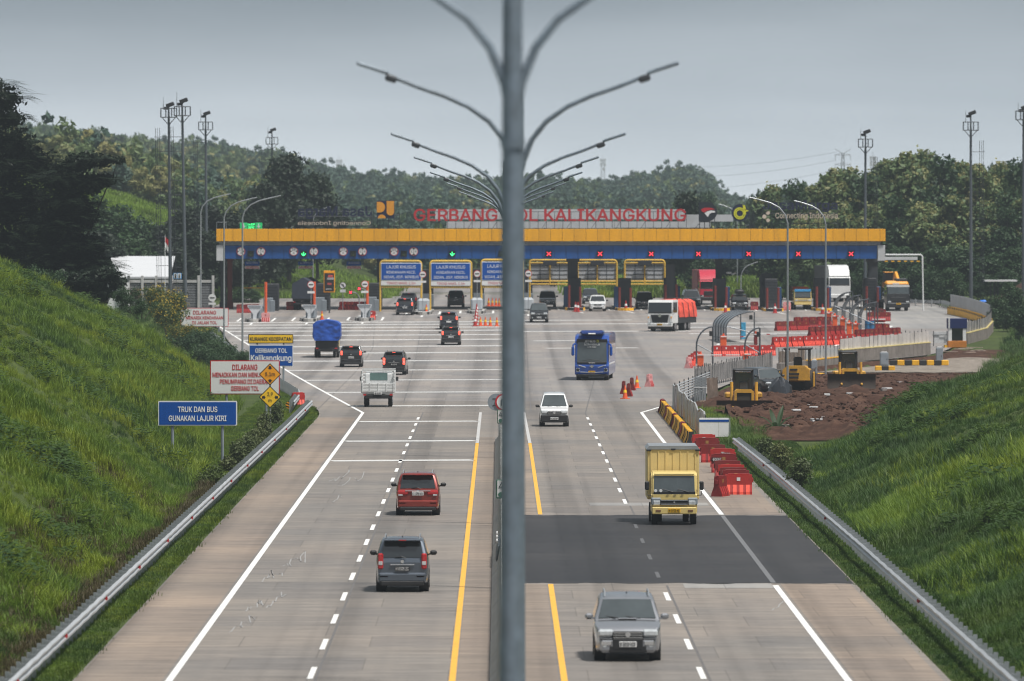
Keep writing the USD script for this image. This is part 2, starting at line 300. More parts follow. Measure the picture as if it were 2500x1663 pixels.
struct('far_road', sheet(K(-14), K(20), 930, 1040, .02, 4, 20, lambda x, y: TZ(x, y, False)), M_plaza, smooth=True)
_v, _f = sheet(K(.45), lambda y: XR(y) - .05, 238.3, 293.6, .006, 60, 24, gz); _e = np.clip(1 - np.minimum(_v[:, 1] - 238.3, 293.6 - _v[:, 1]) / 2.0, 0, 1); _v[:, 1] += _e * (meshkit.fbm(np.stack([_v[:, 0] * 1.4, _v[:, 1] * .1, 0 * _e], -1), 4, 8) - .5) * 1.5
struct('asphalt_patch', (_v, _f), M_asph, smooth=True)
struct('pale_patch', sheet(K(5.9), K(8.75), 235.2, 238.25, .006, 3, 3, gz), M_patch)
struct('pale_patch', sheet(K(3.7), K(8.6), 303.5, 306.6, .006, 3, 3, gz), M_patch)
struct('entry_apron', sheet(K(36.5), lambda y: XR(y) - .4, 700, 800, .004, 4, 24, gz), M_patch, smooth=True)
M_shoulder = roadmat('dirty_shoulder_concrete', (.205, .172, .146), (.265, .212, .172), 1.0)
for xa_, xb_, y0_, y1_ in ((-1.10, -.28, 60, 400), (.62, 1.50, 60, 238), (.62, 1.45, 294, 400), (-10.85, -8.62, 60, 440), (9.05, 11.3, 60, 238), (9.0, 11.2, 294, 380)): struct('road_shoulder', sheet(K(xa_), K(xb_), y0_, y1_, .004, 3, 60, gz), M_shoulder, smooth=True)
# markings
def strip(pts, w, dz=.008):                                # a painted line along ground points
    p = np.array([(a[0], a[1]) for a in pts], float)
    seg = np.linalg.norm(np.diff(p, axis=0), axis=1); s = np.concatenate([[0], np.cumsum(seg)]); n = max(2, int(s[-1] / 8) + 1)
    q = np.unique(np.concatenate([np.linspace(0, s[-1], n), s])); P = np.stack([np.interp(q, s, p[:, 0]), np.interp(q, s, p[:, 1])], 1)
    t = np.gradient(P, axis=0); t /= np.linalg.norm(t, axis=1, keepdims=True); nn = np.stack([-t[:, 1], t[:, 0]], 1) * w / 2
    V = np.stack([P + nn, P - nn], 1).reshape(-1, 2); V = np.column_stack([V, G(V[:, 1]) + dz]); i = np.arange(len(P) - 1) * 2
    return V, np.stack([i, i + 1, i + 3, i + 2], 1)
marks = UsdGeom.Xform.Define(stage, '/World/road_markings').GetPrim(); tag(marks, kind='structure')
def mark(name, pts, w, mat, dz=.008): return obj(name, strip(pts, w, dz), mat, marks)
WL = [(-8.45, 60), (-8.42, 300), tuple(gp(886, 1008)[:2]), tuple(gp(695, 901.5)[:2]), tuple(gp(620, 850)[:2]), tuple(gp(541, 801)[:2]), tuple(gp(520, 787)[:2])]
mark('white_edge_line', WL, .19, M_white)
mark('white_edge_line', [(8.9, 60), (8.85, 237)], .19, M_white)
mark('white_edge_line', [(8.84, 294.2), (8.68, 400), tuple(gp(1566, 1007.6)[:2]), tuple(gp(1622, 991)[:2])], .19, M_white)
mark('faint_edge_line', [(8.85, 238.6), (8.84, 293)], .17, paint('ghost_paint', (.15, .15, .155)), .0125)
mark('yellow_edge_line', [(-1.23, 60), (-1.21, 389)], .17, M_yellow); mark('pale_edge_line', [(-1.21, 389.2), (-1.2, 452)], .17, M_faint)
mark('yellow_edge_line', [(1.66, 60), (1.63, 237.8)], .17, M_yellow); mark('yellow_edge_line', [(1.6, 294.4), (1.57, 389)], .17, M_yellow); mark('pale_edge_line', [(1.57, 389.2), (1.45, 452)], .17, M_faint)
for k in range(-8, 19):
    y0 = 204 + 13 * k - 2.5
    if y0 > 60: mark('lane_dash', [(-4.87, y0), (-4.87, y0 + 5)], .15, M_white)
    if y0 > 60 and not (229 < y0 < 293): mark('lane_dash', [(5.21, y0), (5.21, y0 + 5)], .15, M_white)
for k in range(4): mark('worn_dash', [(5.21, 242 + 13 * k), (5.21, 246 + 13 * k)], .13, paint('ghost_dash', (.105, .105, .11)), .0125)
for k, py in enumerate([1124, 1076.5, 1028.8, 990.4, 957.3, 927.3, 903, 880.5, 861, 845, 829, 817.7, 807, 799, 792, 786]):
    d = dist(py); x0 = float(np.interp(d, [p[1] for p in WL], [p[0] for p in WL])); sl = .02 * 13
    x1 = -1.35 if py > 1000 else (.4 if py > 930 else 1.6)
    mark('rumble_line', [(x0 + .15, d - sl * (x1 - x0) * .5), (x1, d + sl * (x1 - x0) * .15)], 2.0 if py > 1000 else 2.3, M_white2)
for py, xa_, xb_ in [(782, 2, 13), (791, 2, 17), (809, 2, 19), (789, 17, 30), (799, 17, 30), (814, 17.5, 30), (832, 3, 9), (850, 4, 12)]:
    mark('rumble_line', [(xa_, dist(py) - .8), (xb_, dist(py) + .8)], 1.9, M_white2 if py < 830 else M_faint)
for pts in ([(-4.72, 60), (-4.72, 452)], [tuple(gp(775, 1000)[:2]), tuple(gp(910, 850)[:2]), tuple(gp(915, 790)[:2])], [tuple(gp(985, 985)[:2]), tuple(gp(1030, 790)[:2])], [(5.36, 60), (5.36, 237)], [(5.36, 294.4), (5.2, 450), tuple(gp(1470, 830)[:2])], [(1.9, 452), tuple(gp(1284, 800)[:2])]):
    mark('joint_seam', pts, .07, M_seam, .004)
for px, py, dx, dy in ((1752, 842, 9, -5), (2040, 845, 22, -12), (2130, 806, 30, 12)):
    a, b = gp(px, py), gp(px + dx, py + dy); mark('white_corner_line', [a[:2], b[:2]], .3, M_white)
a, b, c_ = gp(2135, 788), gp(2177, 797), gp(2160, 803); mark('white_corner_line', [a[:2], b[:2], c_[:2]], .3, M_white)
# crack-sealing squiggles in the left lane, dark skid strip at the edge of the right road
for k, (px, py) in enumerate([(640, 1420), (690, 1385), (600, 1490), (650, 1480), (800, 1180), (825, 1190), (560, 1540), (810, 1225), (1885, 1490)]):
    q = [gp(px + i * R.uniform(3, 6), py - i * R.uniform(1, 4) + R.uniform(-5, 5))[:2] for i in range(12 if k < 7 else 6)]
    mark('crack_seal', q, .035, paint('crack_white', (.34, .335, .33)))
# dirt pit on the right
def dirtz(x, y):
    n = meshkit.fbm(np.stack([x * .55, y * .16, 0 * x], -1), 4, 21) - .5
    n2 = meshkit.fbm(np.stack([x * 1.8, y * .5, 0 * x], -1), 3, 4) - .5
    e = sm(0, 1.5, x - XR(y) - 1.0)
    return TZ(x, y, False) + .06 + np.maximum(n * 1.3 + n2 * .8 + .45, 0) * e * .85 * sm(391, 402, y) * (1 - .9 * sm(556, 582, y))
xa = lambda y: np.where(y < 440, 13.2 + 0 * y, XR(y) + .5); xb = lambda y: TOER(y) + 2.0 + 1.4 * meshkit.noise(np.stack([y * .12, 0 * y, 0 * y], -1), 2)
struct('bare_dirt', sheet(xa, xb, 392, 640, .0, 60, 190, dirtz), M_dirt, smooth=True)
struct('dirt_mound', sheet(K(50), K(76), 640, 800, .1, 26, 40, lambda x, y: TZ(x, y) + 2.6 * sm(52, 62, x) * sm(640, 680, y)), M_dirt, smooth=True)
struct('gravel_floor', sheet(lambda y: XR(y) + 1.2, lambda y: TOER(y) - 1.0, 584, 626, .07, 20, 30, dirtz), M_gravel, smooth=True)
# grass: tufts of bent blades, three kinds
def tuft(n, h, spread, lean, w, seed):
    r = np.random.default_rng(seed); v, f = [], []
    for k in range(n):
        a = r.uniform(0, 6.28); x, y = r.normal(0, spread, 2); hh = h * r.uniform(.55, 1.1); ln = lean * r.uniform(.3, 1.2) * hh; ww = w * r.uniform(.6, 1.2)
        dx, dy = math.cos(a), math.sin(a); px_, py_ = -dy * ww, dx * ww; b = len(v)
        v += [(x - px_, y - py_, -.05), (x + px_, y + py_, -.05), (x + dx * ln * .4 - px_ * .8, y + dy * ln * .4 - py_ * .8, hh * .62), (x + dx * ln * .4 + px_ * .8, y + dy * ln * .4 + py_ * .8, hh * .62), (x + dx * ln, y + dy * ln, hh)]
        f += [(b, b + 1, b + 3), (b, b + 3, b + 2), (b + 2, b + 3, b + 4)]
    return np.array(v), np.array(f)
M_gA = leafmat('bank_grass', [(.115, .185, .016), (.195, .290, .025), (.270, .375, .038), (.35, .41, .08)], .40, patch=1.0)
M_gB = leafmat('bank_grass_dark', [(.036, .080, .013), (.062, .128, .018), (.100, .175, .026), (.155, .205, .055)], .35, patch=1.0, psc=.09)  # darker green, also puts the cloud shadow into the right bank grass
M_gC = leafmat('verge_grass', [(.07, .125, .018), (.105, .175, .024), (.155, .22, .036)], .35, patch=.8, psc=.25)
M_gD = leafmat('dry_weeds', [(.070, .055, .022), (.11, .085, .03), (.085, .10, .03)], .3)
def field(n, xlo, xhi, ylo, yhi, seed, keep=None):
    r = np.random.default_rng(seed); x = r.uniform(xlo, xhi, n); y = ylo + (yhi - ylo) * r.random(n) ** 1.15
    k = (x > -.068 * y - 3) & (x < .0712 * y + 3)
    if keep is not None: k &= keep(x, y)
    return x[k], y[k], r
def plant(name, label, x, y, r, protos, smin, smax, clump=.22, tall=None, probs=None, sink=.0):
    z = TZ(x, y); c = meshkit.fbm(np.stack([x * clump, y * clump * .5, 0 * x], -1), 3, 31)
    s = (smin + (smax - smin) * sm(.3, .72, c)) * r.uniform(.75, 1.2, len(x))
    d = meshkit.fbm(np.stack([x * .12 + 9, y * .07, 0 * x], -1), 3, 77) + r.normal(0, .09, len(x))
    idx = np.clip(((d - .28) / .44 * len(protos)).astype(int), 0, len(protos) - 1)
    return scatter(name, protos, np.stack([x, y, z - sink], 1), idx, r.uniform(0, 6.28, len(x)), s, label, 'grass')
tA, tB, tC = tuft(26, .62, .22, .75, .018, 1), tuft(24, .75, .20, .85, .020, 2), tuft(22, .20, .20, .5, .016, 3)
x, y, r = field(100000, -48, -13.0, 150, 600, 1, lambda x, y: (x < TOEL(y) + .5))
plant('bank_grass', 'tall bright green grass covering the left bank', x, y, r, [(tA, M_gB), (tA, M_gA), (tB, M_gA), (tB, M_gA), (tA, M_gA)], .38, 1.0)
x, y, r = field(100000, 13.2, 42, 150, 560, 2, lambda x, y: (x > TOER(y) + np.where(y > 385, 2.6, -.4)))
plant('bank_grass', 'grass covering the right bank, coloured dark for cloud shadow', x, y, r, [(tA, M_gB), (tB, M_gB), (tA, M_gB), (tB, M_gB), (tB, M_gA)], .34, .85)
x, y, r = field(26000, -15.5, -10.95, 150, 520, 3, lambda x, y: (x < XL(y) - .22) & (x > TOEL(y) - .3))
plant('verge_grass', 'short mown grass along the left roadside and guardrail', x, y, r, [(tC, M_gC), (tC, M_gA), (tC, M_gC)], .45, .8)
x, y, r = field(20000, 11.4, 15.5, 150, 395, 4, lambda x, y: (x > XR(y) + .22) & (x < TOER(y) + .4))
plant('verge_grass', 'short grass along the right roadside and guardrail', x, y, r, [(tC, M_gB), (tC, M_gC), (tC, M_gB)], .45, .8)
x, y, r = field(7000, 11.0, 19, 384, 448, 8, lambda x, y: (x > XR(y) + .8) & (x < 12.4 + (448 - y) * .018 + 1.2 * meshkit.noise(np.stack([x * .3, y * .1, 0 * x], -1), 12)))
plant('weed_patch', 'green weeds growing between the guardrail end and the dirt pit', x, y, r, [(tA, M_gA), (tB, M_gC), (tA, M_gC)], .5, 1.0)
x, y, r = field(2200, -16, -12.4, 150, 330, 5); plant('dry_weeds', 'brown dry weeds in the ditch at the foot of the left bank', x[(meshkit.noise(np.stack([x*.2,y*.05,0*x],-1),3)>.45)], y[(meshkit.noise(np.stack([x*.2,y*.05,0*x],-1),3)>.45)], np.random.default_rng(5), [(tA, M_gD)], .5, .8)
M_weed = leafmat('broad_weeds', [(.035, .075, .012), (.06, .115, .016), (.095, .155, .025)], .35, patch=.8, psc=.2)
r_ = np.random.default_rng(44); wv, wf = [], []
for k in range(90): a_ = r_.uniform(0, 6.28); q_ = np.array([r_.normal() * .35, r_.normal() * .35, r_.uniform(.1, 1.0)]); e_ = np.array([math.cos(a_), math.sin(a_), -.3]) * r_.uniform(.12, .3); n_ = np.array([-math.sin(a_), math.cos(a_), .2]) * .09; b_ = len(wv); wv += [q_ - n_ * .3, q_ + e_ * .5 - n_, q_ + e_, q_ + e_ * .5 + n_]; wf += [(b_, b_ + 1, b_ + 2), (b_, b_ + 2, b_ + 3)]
weed = (np.array(wv), np.array(wf))
for nm_, xl_, xh_, yl_, yh_, sd_, kp_ in (('left', -48, -13, 180, 560, 41, lambda x, y: (x < TOEL(y) - .5) & (meshkit.noise(np.stack([x * .28, y * .12, 0 * x], -1), 50) > .70)), ('right', 13, 42, 170, 430, 42, lambda x, y: (x > TOER(y) + 1.5) & (meshkit.noise(np.stack([x * .28, y * .12, 0 * x], -1), 51) > .74))):
    x, y, r = field(9000, xl_, xh_, yl_, yh_, sd_, kp_); plant('bank_weeds', 'dark clumps of broad leaved weeds on the %s bank' % nm_, x, y, r, [(weed, M_weed)], .4, .95)
x, y, r = field(5000, -60, -14, 575, 770, 61, lambda x, y: x < XL(y) - 1.2); plant('platform_grass', 'rough grass around the small house and the slatted wall', x, y, r, [(tA, M_gA), (tA, M_gB), (tB, M_gB)], .6, 1.1)
x, y, r = field(5000, 38, 62, 560, 770, 62, lambda x, y: (x > XR(y) + 1.6) & (x > TOER(y) - 2) & ((y < 640) | (x < 51) | (y > 750))); plant('bank_grass', 'grass coloured shadow dark on the far right slope beside the stake fence', x, y, r, [(tA, M_gB), (tB, M_gB), (tA, M_gB)], .6, 1.3)
# far slopes behind the gate
M_gE = leafmat('sunny_slope_grass', [(.17, .27, .03), (.25, .36, .05), (.33, .42, .08)], .4)  # sunlight on this slope is put into the brighter green
tF = tuft(16, .8, .35, .6, .05, 6)
x, y, r = field(9000, -64, -13, 862, 1010, 6); plant('slope_grass', 'grass coloured bright sunlit green on the hillside behind the toll gate', x, y, r, [(tF, M_gE), (tF, M_gC), (tF, M_gE)], .6, 1.2)
x, y, r = field(8000, 10, 50, 868, 960, 7); plant('slope_grass', 'yellowish green tall grass behind the right lanes of the toll gate', x, y, r, [(tF, M_gE), (tF, M_gA), (tF, M_gC)], 1.1, 2.4)
# ================================================================== materials for built things
mSteel = pm('galvanised_steel', (.36, .38, .40), .42, .55, .15, 1.5)
mGrey = pm('grey_paint', (.21, .24, .27), .5, 0, .10, 2); mPole = pm('grey_blue_lamp_paint', (.135, .17, .205), .5, .15, .28, 4.0, dirt=.22)
mMast = pm('mast_paint', (.085, .10, .115), .5, .1, .1, 1); mDark = pm('dark_grey_steel', (.045, .05, .058), .55, .1, .2, 2); mBlack = pm('black_matt', (.012, .012, .014), .6, 0, .15, 4); mLouvre = pm('dark_louvre', (.03, .032, .038), .6)
mYel = pm('gate_yellow', L(238, 170, 16), .45, 0, .08, .6, dirt=.22, stretch=(3, 1, .3)); mBlue = pm('gate_blue', L(0, 74, 142), .5, 0, .10, .6, dirt=.12, stretch=(3, 1, .3))
mWhite = pm('white_paint', (.74, .75, .76), .5, 0, .05, 1.5, dirt=.15); mOff = pm('offwhite_cladding', (.55, .56, .57), .55, 0, .08, 1, dirt=.25)
mConc = pm('concrete', (.40, .39, .37), .85, 0, .16, 1.2, dirt=.35, bump=.3); mConcL = pm('pale_concrete', (.46, .455, .45), .8, 0, .12, 1.2, dirt=.25)
mSignB = pm('sign_blue', L(0, 74, 156), .5, 0, .04, .5, spec=.25); mSignW = pm('sign_white', (.72, .72, .72), .45, 0, .03, .5, dirt=.10); mRedT = pm('sign_red', L(185, 28, 40), .45, 0, .05, 2); mSignY = pm('sign_yellow', L(244, 196, 40), .4, 0, .04, 1); mSignO = pm('sign_orange_yellow', L(240, 160, 20), .4, 0, .04, 1)
mPipeY = pm('gantry_yellow', L(222, 180, 70), .45, 0, .12, 1.5, dirt=.35); mOrange = pm('safety_orange', L(226, 92, 44), .5, 0, .10, 2, dirt=.2)
mRedB = pm('barrier_red', L(116, 20, 22), .5, 0, .16, 1.5, dirt=.35); mRedB2 = pm('barrier_red_bright', L(166, 36, 32), .5, 0, .12, 1.5, dirt=.2); mRedL = pm('sign_letter_red', L(186, 42, 48), .5, 0, .08, 1); mMaroon = pm('oxide_red_steel', L(112, 38, 32), .55, 0, .15, 2)
mNavy = pm('logo_navy', L(16, 22, 58), .5, 0, .05, 1); mGold = pm('logo_gold', L(222, 150, 40), .5, 0, .05, 1); mLime = pm('logo_lime', L(216, 214, 40), .5, 0, .05, 1); mTan = pm('letter_tan', L(214, 196, 178), .5, 0, .05, 1)
mKYel = pm('kerb_yellow', L(236, 176, 30), .6, 0, .10, 2, dirt=.3); mKBlk = pm('kerb_black', (.02, .02, .022), .6, 0, .2, 2)
mSheet = pm('corrugated_zinc', (.42, .44, .46), .45, .35, .14, .8, dirt=.30)
mGreenLed = pm('led_green', (.05, 1.0, .25), .4, emit=2.2, var=0); mRedLed = pm('led_red', (1.0, .05, .08), .4, emit=1.6, var=0); mGreenSign = pm('green_sign', L(20, 170, 96), .4, emit=.35, var=.03)
mSilver = pm('letter_white', (.78, .78, .78), .4, 0, .02, 1)

# ================================================================== toll gate canopy
GY = 776.0; gs = FPX / GY
gx = lambda px: px2x(px, GY); gzz = lambda py: py2z(py, GY)
gate = thing('toll_gate', 'long toll gate canopy with yellow top band and blue fascia over the lanes', 'toll gate', (0, GY, 0))
x0, x1 = gx(528), gx(2162); zt, zb_, zl1, zl2 = gzz(559), gzz(589), gzz(600), gzz(632)
m = MB(); m.box(((x0 + x1) / 2, 9, (zt + zb_) / 2), (x1 - x0 - .1, 17.6, zt - zb_ - .06)); m.box(((x0 + x1) / 2, 9.2, zl1 + .1), (x1 - x0 - .6, 17, .12)); obj('roof_slab', m, mDark, gate)
m = MB(); m.box(((gx(549) + gx(2142)) / 2, 9, (zl1 + zl2) / 2), (gx(2142) - gx(549) - .1, 16.6, zl1 - zl2 - .08)); obj('roof_beam', m, mDark, gate)
edges = [gx(528), gx(540)] + [gx(540 + 28.72 * k) for k in range(1, 57)] + [x1]
for a, b in zip(edges[:-1], edges[1:]):
    m = MB(); m.box(((a + b) / 2, -.06 + R.uniform(-.008, .008), (zt + zb_) / 2), (b - a - .028, .12, zt - zb_), b=.012); obj('yellow_panel', m, mYel, gate)
e2 = [gx(549 + 28.72 * k) for k in range(0, 56)]; e2[-1] = gx(2142)
for a, b in zip(e2[:-1], e2[1:]):
    m = MB(); m.box(((a + b) / 2, .30 + R.uniform(-.006, .006), (zl1 + zl2) / 2), (b - a - .03, .10, zl1 - zl2), b=.012); obj('blue_panel', m, mBlue, gate)
for pxa, pxb in ((528, 548), (2143, 2161)): m = MB(); m.box(((gx(pxa) + gx(pxb)) / 2, .5, gzz(618)), (gx(pxb) - gx(pxa), .8, gzz(599) - gzz(637)), b=.03); obj('end_cap', m, mOff, gate)
m = MB(); zz = np.array([0, 1] * 900); n = 760; xx = np.linspace(x0 + .3, x1 - .5, n); st = zl1 + .05; h = zb_ - zl1 - .10
for k in range(n - 1):
    for off in (0, 1): m.cyl((xx[k], .25, st + h * ((k + off) % 2)), (xx[k + 1], .25, st + h * ((k + 1 + off) % 2)), .018, n=3, caps=False)
obj('mesh_band', m, pm('mesh_grey', (.42, .42, .44), .5, .2), gate)
m = MB()
for k in range(56): m.box((gx(540 + 28.72 * k), .2, zl1 + .22), (.05, .06, zb_ - zl1))
obj('band_post', m, mSteel, gate)
gb = MB(); gb.box(((x0 + x1) / 2, .6, zl1 + .22), (x1 - x0 - 1, .05, .4)); obj('band_backing', gb, pm('band_back', (.12, .12, .13), .7), gate)
for pxa, pxb, mt in ((532, 546, mDark), (549, 561, mMaroon), (918, 927, mDark), (1388, 1413, mDark), (1752, 1768, mDark), (2127, 2151, mDark)):
    xc = gx((pxa + pxb) / 2); w = gx(pxb) - gx(pxa); m = MB()
    m.box((xc, 7.5, (2.3 + zl2) / 2), (w, w * 1.3, zl2 - 2.3 + .3), b=.05); m.box((xc, 7.5, 2.75), (w * 1.35, w * 1.7, .9), b=.05); m.box((xc, 7.5, zl2 - .2), (w * 1.3, w * 1.6, .35))
    obj('column', m, mt, gate)
# lane signals on the fascia
def signal(px, kind):
    t = thing('lane_signal', {'x': 'red cross signal', 'v': 'green arrow signal', 'o': 'unlit signal box'}[kind] + ' on the fascia above the lane %s' % sig_where[px], 'lane signal', (gx(px), GY + .18, gzz(620)), 0, 'lane signals on the gate fascia')
    m = MB(); m.box((0, 0, 0), (.66, .16, .58), b=.02); m.box((0, -.14, .30), (.7, .16, .03)); obj('housing', m, mBlack, t)
    if kind == 'x': m = MB(); [m.box((0, -.095, 0), (.56, .02, .075), m=trimesh.transformations.rotation_matrix(a, [0, 1, 0])[:3, :3]) for a in (.75, -.75)]; obj('red_cross', m, mRedLed, t)
    else:
        m = MB(); q = lambda a, b: m.cyl((a[0], -.09, a[1]), (b[0], -.09, b[1]), .04, n=6); q((-.22, .04), (0, -.2)); q((.22, .04), (0, -.2)); q((0, .2), (0, -.16)); obj('down_arrow', m, mGreenLed if kind == 'v' else pm('led_off', (.05, .08, .03), .4), t)
sig = [(612, 'o'), (741, 'v'), (862, 'o'), (986, 'o'), (1104, 'v'), (1225, 'o'), (1340, 'x'), (1465, 'x'), (1590, 'x'), (1705, 'x'), (1828, 'x'), (1949, 'x'), (2078, 'x')]
_ord = ['with the first hanging sign', 'with the dark tarpaulin truck', 'with the advertising board', 'with the first blue sign', 'with the second blue sign', 'with the third blue sign', 'just right of the tall pole', 'of the white car', 'under the rightmost bare frame', 'of the red truck', 'of the car with roof luggage', 'of the small yellow truck', 'nearest the right end column']
sig_where = {p[0]: _ord[i] for i, p in enumerate(sig)}
for p, k in sig: signal(p, k)
# round width and height limit signs, left lanes
def round_sign(px, kind, where):
    t = thing('limit_sign', 'round %s sign %s' % ('2.5 m width limit' if kind == 'w' else '4.2 m height limit', where), 'traffic sign', (gx(px), GY + .16, gzz(614)), 0, 'limit signs on the gate fascia')
    r = .46; m = MB(); m.cyl((0, 0, 0), (0, .05, 0), r, n=28); obj('rim', m, mRedT, t)
    m = MB(); m.cyl((0, -.012, 0), (0, .0, 0), r * .86, n=28); obj('disc', m, mSignW, t)
    for s in (-1, 1):
        p = Polygon([(s * r * .82, -r * .33), (s * r * .82, r * .33), (s * r * .42, 0)] if kind == 'w' else [(-r * .36, s * r * .8), (r * .36, s * r * .8), (0, s * r * .34)]); m = MB(); m.prism(p, -.022, -.013); obj('black_arrowhead', m, mBlack, t)
    m = MB()
    if kind == 'w': m.text('2,5', .24, 0, -.013, .06, .36); m.text('m', .2, 0, -.013, -.26, .2)
    else: m.text('4,2 m', .24, 0, -.013, -.12, .62)
    obj('lettering', m, mBlack, t)
for px, k, w in ((588, 'w', 'at the far left end'), (637, 'h', 'second from the left end'), (717, 'w', 'left of the green arrow'), (766, 'h', 'right of the leftmost green arrow'), (838, 'w', 'left of the signal over the advertising board'), (885, 'h', 'right of the signal over the advertising board'), (962, 'w', 'left of the signal over the first blue sign'), (1010, 'h', 'right of the signal over the first blue sign')): round_sign(px, k, w)
for i, px in enumerate((614, 745, 863)):
    t = thing('hanging_sign', 'small hanging sign with chevron strip, %s' % ('above the empty leftmost lane', 'above the dark tarpaulin truck', 'above the lane with red barriers')[i], 'hanging sign', (gx(px), GY + 2, gzz(644)), 0, 'hanging signs under the canopy')
    m = MB(); m.box((0, 0, 0), (1.55, .08, .42)); m.box((-.6, .02, .4), (.04, .04, .5)); m.box((.6, .02, .4), (.04, .04, .5)); obj('board', m, mSignB, t); m = MB(); m.text('GARDU TOL OTOMATIS', .12, 0, -.045, .0, 1.2); obj('lettering', m, mSilver, t)
    m = MB(); m.box((0, -.01, -.40), (1.55, .06, .28)); obj('white_strip', m, mSignW, t)
    for k in range(10):
        s = 1 if k < 5 else -1; xx_ = -.70 + k * .155
        m = MB(); m.prism(Polygon([(xx_ - .045, -.53), (xx_ + .045, -.53), (xx_ + .045 + s * .1, -.27), (xx_ - .045 + s * .1, -.27)]), -.05, -.042); obj('red_stripe', m, mRedT, t)
# ================================================================== signs on the roof
def letters(t, text, px0, px1, pyb, pyt, mat, D=GY + 4, depth=.25, bold=True, mirror=False, name='letter', ref=None):
    s = FPX / D; H_ = (pyb - pyt) / s; X0, X1 = px2x(px0, D), px2x(px1, D); vfull, _ = _txt(text, bold); W = vfull[:, 0].max() - vfull[:, 0].min(); kx = (X1 - X0) / W
    adv = 0.0; vis = [c for c in text]
    from_x = vfull[:, 0].min()
    for i, ch in enumerate(text):
        if ch == ' ': continue
        pre = text[:i]; 
        xo = (_txt(pre + ch, bold)[0][:, 0].max() - _txt(ch, bold)[0][:, 0].max()) - from_x
        v, f = _txt(ch, bold); v = np.stack([(v[:, 0] + xo) * kx, -depth * v[:, 2], v[:, 1] * H_], 1)
        if mirror: v[:, 0] = (X1 - X0) - v[:, 0]; f = f[:, ::-1]
        m = MB(); m.add(v + np.array([X0, 0, 0]), f); obj(name, m, mat, t)
D2 = GY + 4; s2 = FPX / D2
main = thing('roof_sign', 'big red roof letters GERBANG TOL KALIKANGKUNG on a steel frame above the gate', 'roof sign', (0, D2, py2z(539, D2)))
letters(main, 'GERBANG TOL KALIKANGKUNG', 1010, 1675, 539, 511, mRedL)
m = MB(); Xa, Xb = px2x(1012, D2), px2x(1676, D2)
for k in range(34):
    xx_ = Xa + (Xb - Xa) * k / 33; m.cyl((xx_, .3, -1.2), (xx_, .3, .95), .025, n=4)
    if k % 3 == 1: m.cyl((xx_, .3, -.1), (xx_ - .45, 1.2, -.8), .025, n=4)
for z in (.12, .95): m.cyl((Xa, .3, z), (Xb, .3, z), .03, n=4)
obj('frame', m, mDark, main)
back = thing('rear_sign_board', 'pale backing boards of the opposite roof sign behind the red letters', 'sign board', (0, D2 + 6, py2z(539, D2 + 6)))
for a, b, u, v in ((1062, 1240, 511, 537), (1240, 1460, 511, 536), (1460, 1672, 511, 536), (1090, 1290, 541, 557), (1290, 1500, 541, 557), (1500, 1735, 541, 556), (1672, 1790, 524, 541)):
    m = MB(); D3 = D2 + 6; m.box((px2x((a + b) / 2, D3), 0, py2z((u + v) / 2, D3) - py2z(539, D3)), (px2x(b, D3) - px2x(a, D3) - .03, .08, (v - u) * D3 / FPX)); obj('board', m, mOff, back)
m = MB(); [m.cyl((px2x(p, D2 + 6), .1, -1.2), (px2x(p, D2 + 6), .1, 1.2), .035, n=4) for p in range(1070, 1790, 40)]; obj('frame', m, mDark, back)
def frame(px0, px1, py0, py1, D, t, nx=3, nz=2, r=.04, y=.35):
    m = MB(); a, b, u, v = px2x(px0, D), px2x(px1, D), py2z(py1, D), py2z(py0, D)
    for k in range(nx): xx_ = a + (b - a) * k / (nx - 1); m.cyl((xx_, y, u), (xx_, y, v), r, n=4)
    for k in range(nz): zz_ = u + (v - u) * (k + .6) / nz; m.cyl((a, y, zz_), (b, y, zz_), r, n=4)
    m.cyl((a, y, u), (a - .5, y + 1, u), r * .8, n=4); m.cyl((a, y, (u + v) / 2), (a - .5, y + 1.2, u), r * .8, n=4); m.cyl((b, y, (u + v) / 2), (b + .5, y + 1.2, u), r * .8, n=4); obj('frame', m, mDark, t)
mir = thing('mirrored_sign', 'dark blue reversed lettering seen from behind on the left of the roof', 'roof sign', (0, D2 + 8, 0)); D3 = D2 + 8
mm_ = MB(); 
def letters_abs(t, text, px0, px1, pyb, pyt, mat, D, mirror=False, depth=.2, bold=True, name='letter'):
    sub = [t]; z = py2z(pyb, D); H_ = (pyb - pyt) * D / FPX; X0, X1 = px2x(px0, D), px2x(px1, D); vf = _txt(text, bold)[0]; fx = vf[:, 0].min(); kx = (X1 - X0) / (vf[:, 0].max() - fx)
    for i, ch in enumerate(text):
        if ch == ' ': continue
        xo = (_txt(text[:i] + ch, bold)[0][:, 0].max() - _txt(ch, bold)[0][:, 0].max()) - fx; v, f = _txt(ch, bold)
        v = np.stack([(v[:, 0] + xo) * kx, -depth * v[:, 2], v[:, 1] * H_ + z], 1)
        if mirror: v[:, 0] = (X1 - X0) - v[:, 0]; f = f[:, ::-1]
        obj(name, MB().add(v + np.array([X0, 0, 0]), f), mat, t)
letters_abs(mir, 'Jasa Marga', 728, 908, 527, 504, mNavy, D3, True)
letters_abs(mir, 'Connecting Indonesia', 728, 905, 549, 540, mTan, D3, True, bold=False, name='small_letter')
frame(728, 907, 512, 560, D3, mir, 6, 4)
pu = thing('ministry_sign', 'square yellow and navy emblem sign on a frame left of the red letters', 'emblem sign', (0, D2, 0))
def sq(px0, px1, py0, py1): return sbox(px2x(px0, D2), py2z(py1, D2), px2x(px1, D2), py2z(py0, D2))
pc = lambda px, py, rr: Point(px2x(px, D2), py2z(py, D2)).buffer(rr / s2, 24)
whole = sq(920, 963, 490, 533); m = MB(); m.prism(whole, 0, .15); obj('navy_panel', m, mNavy, pu)
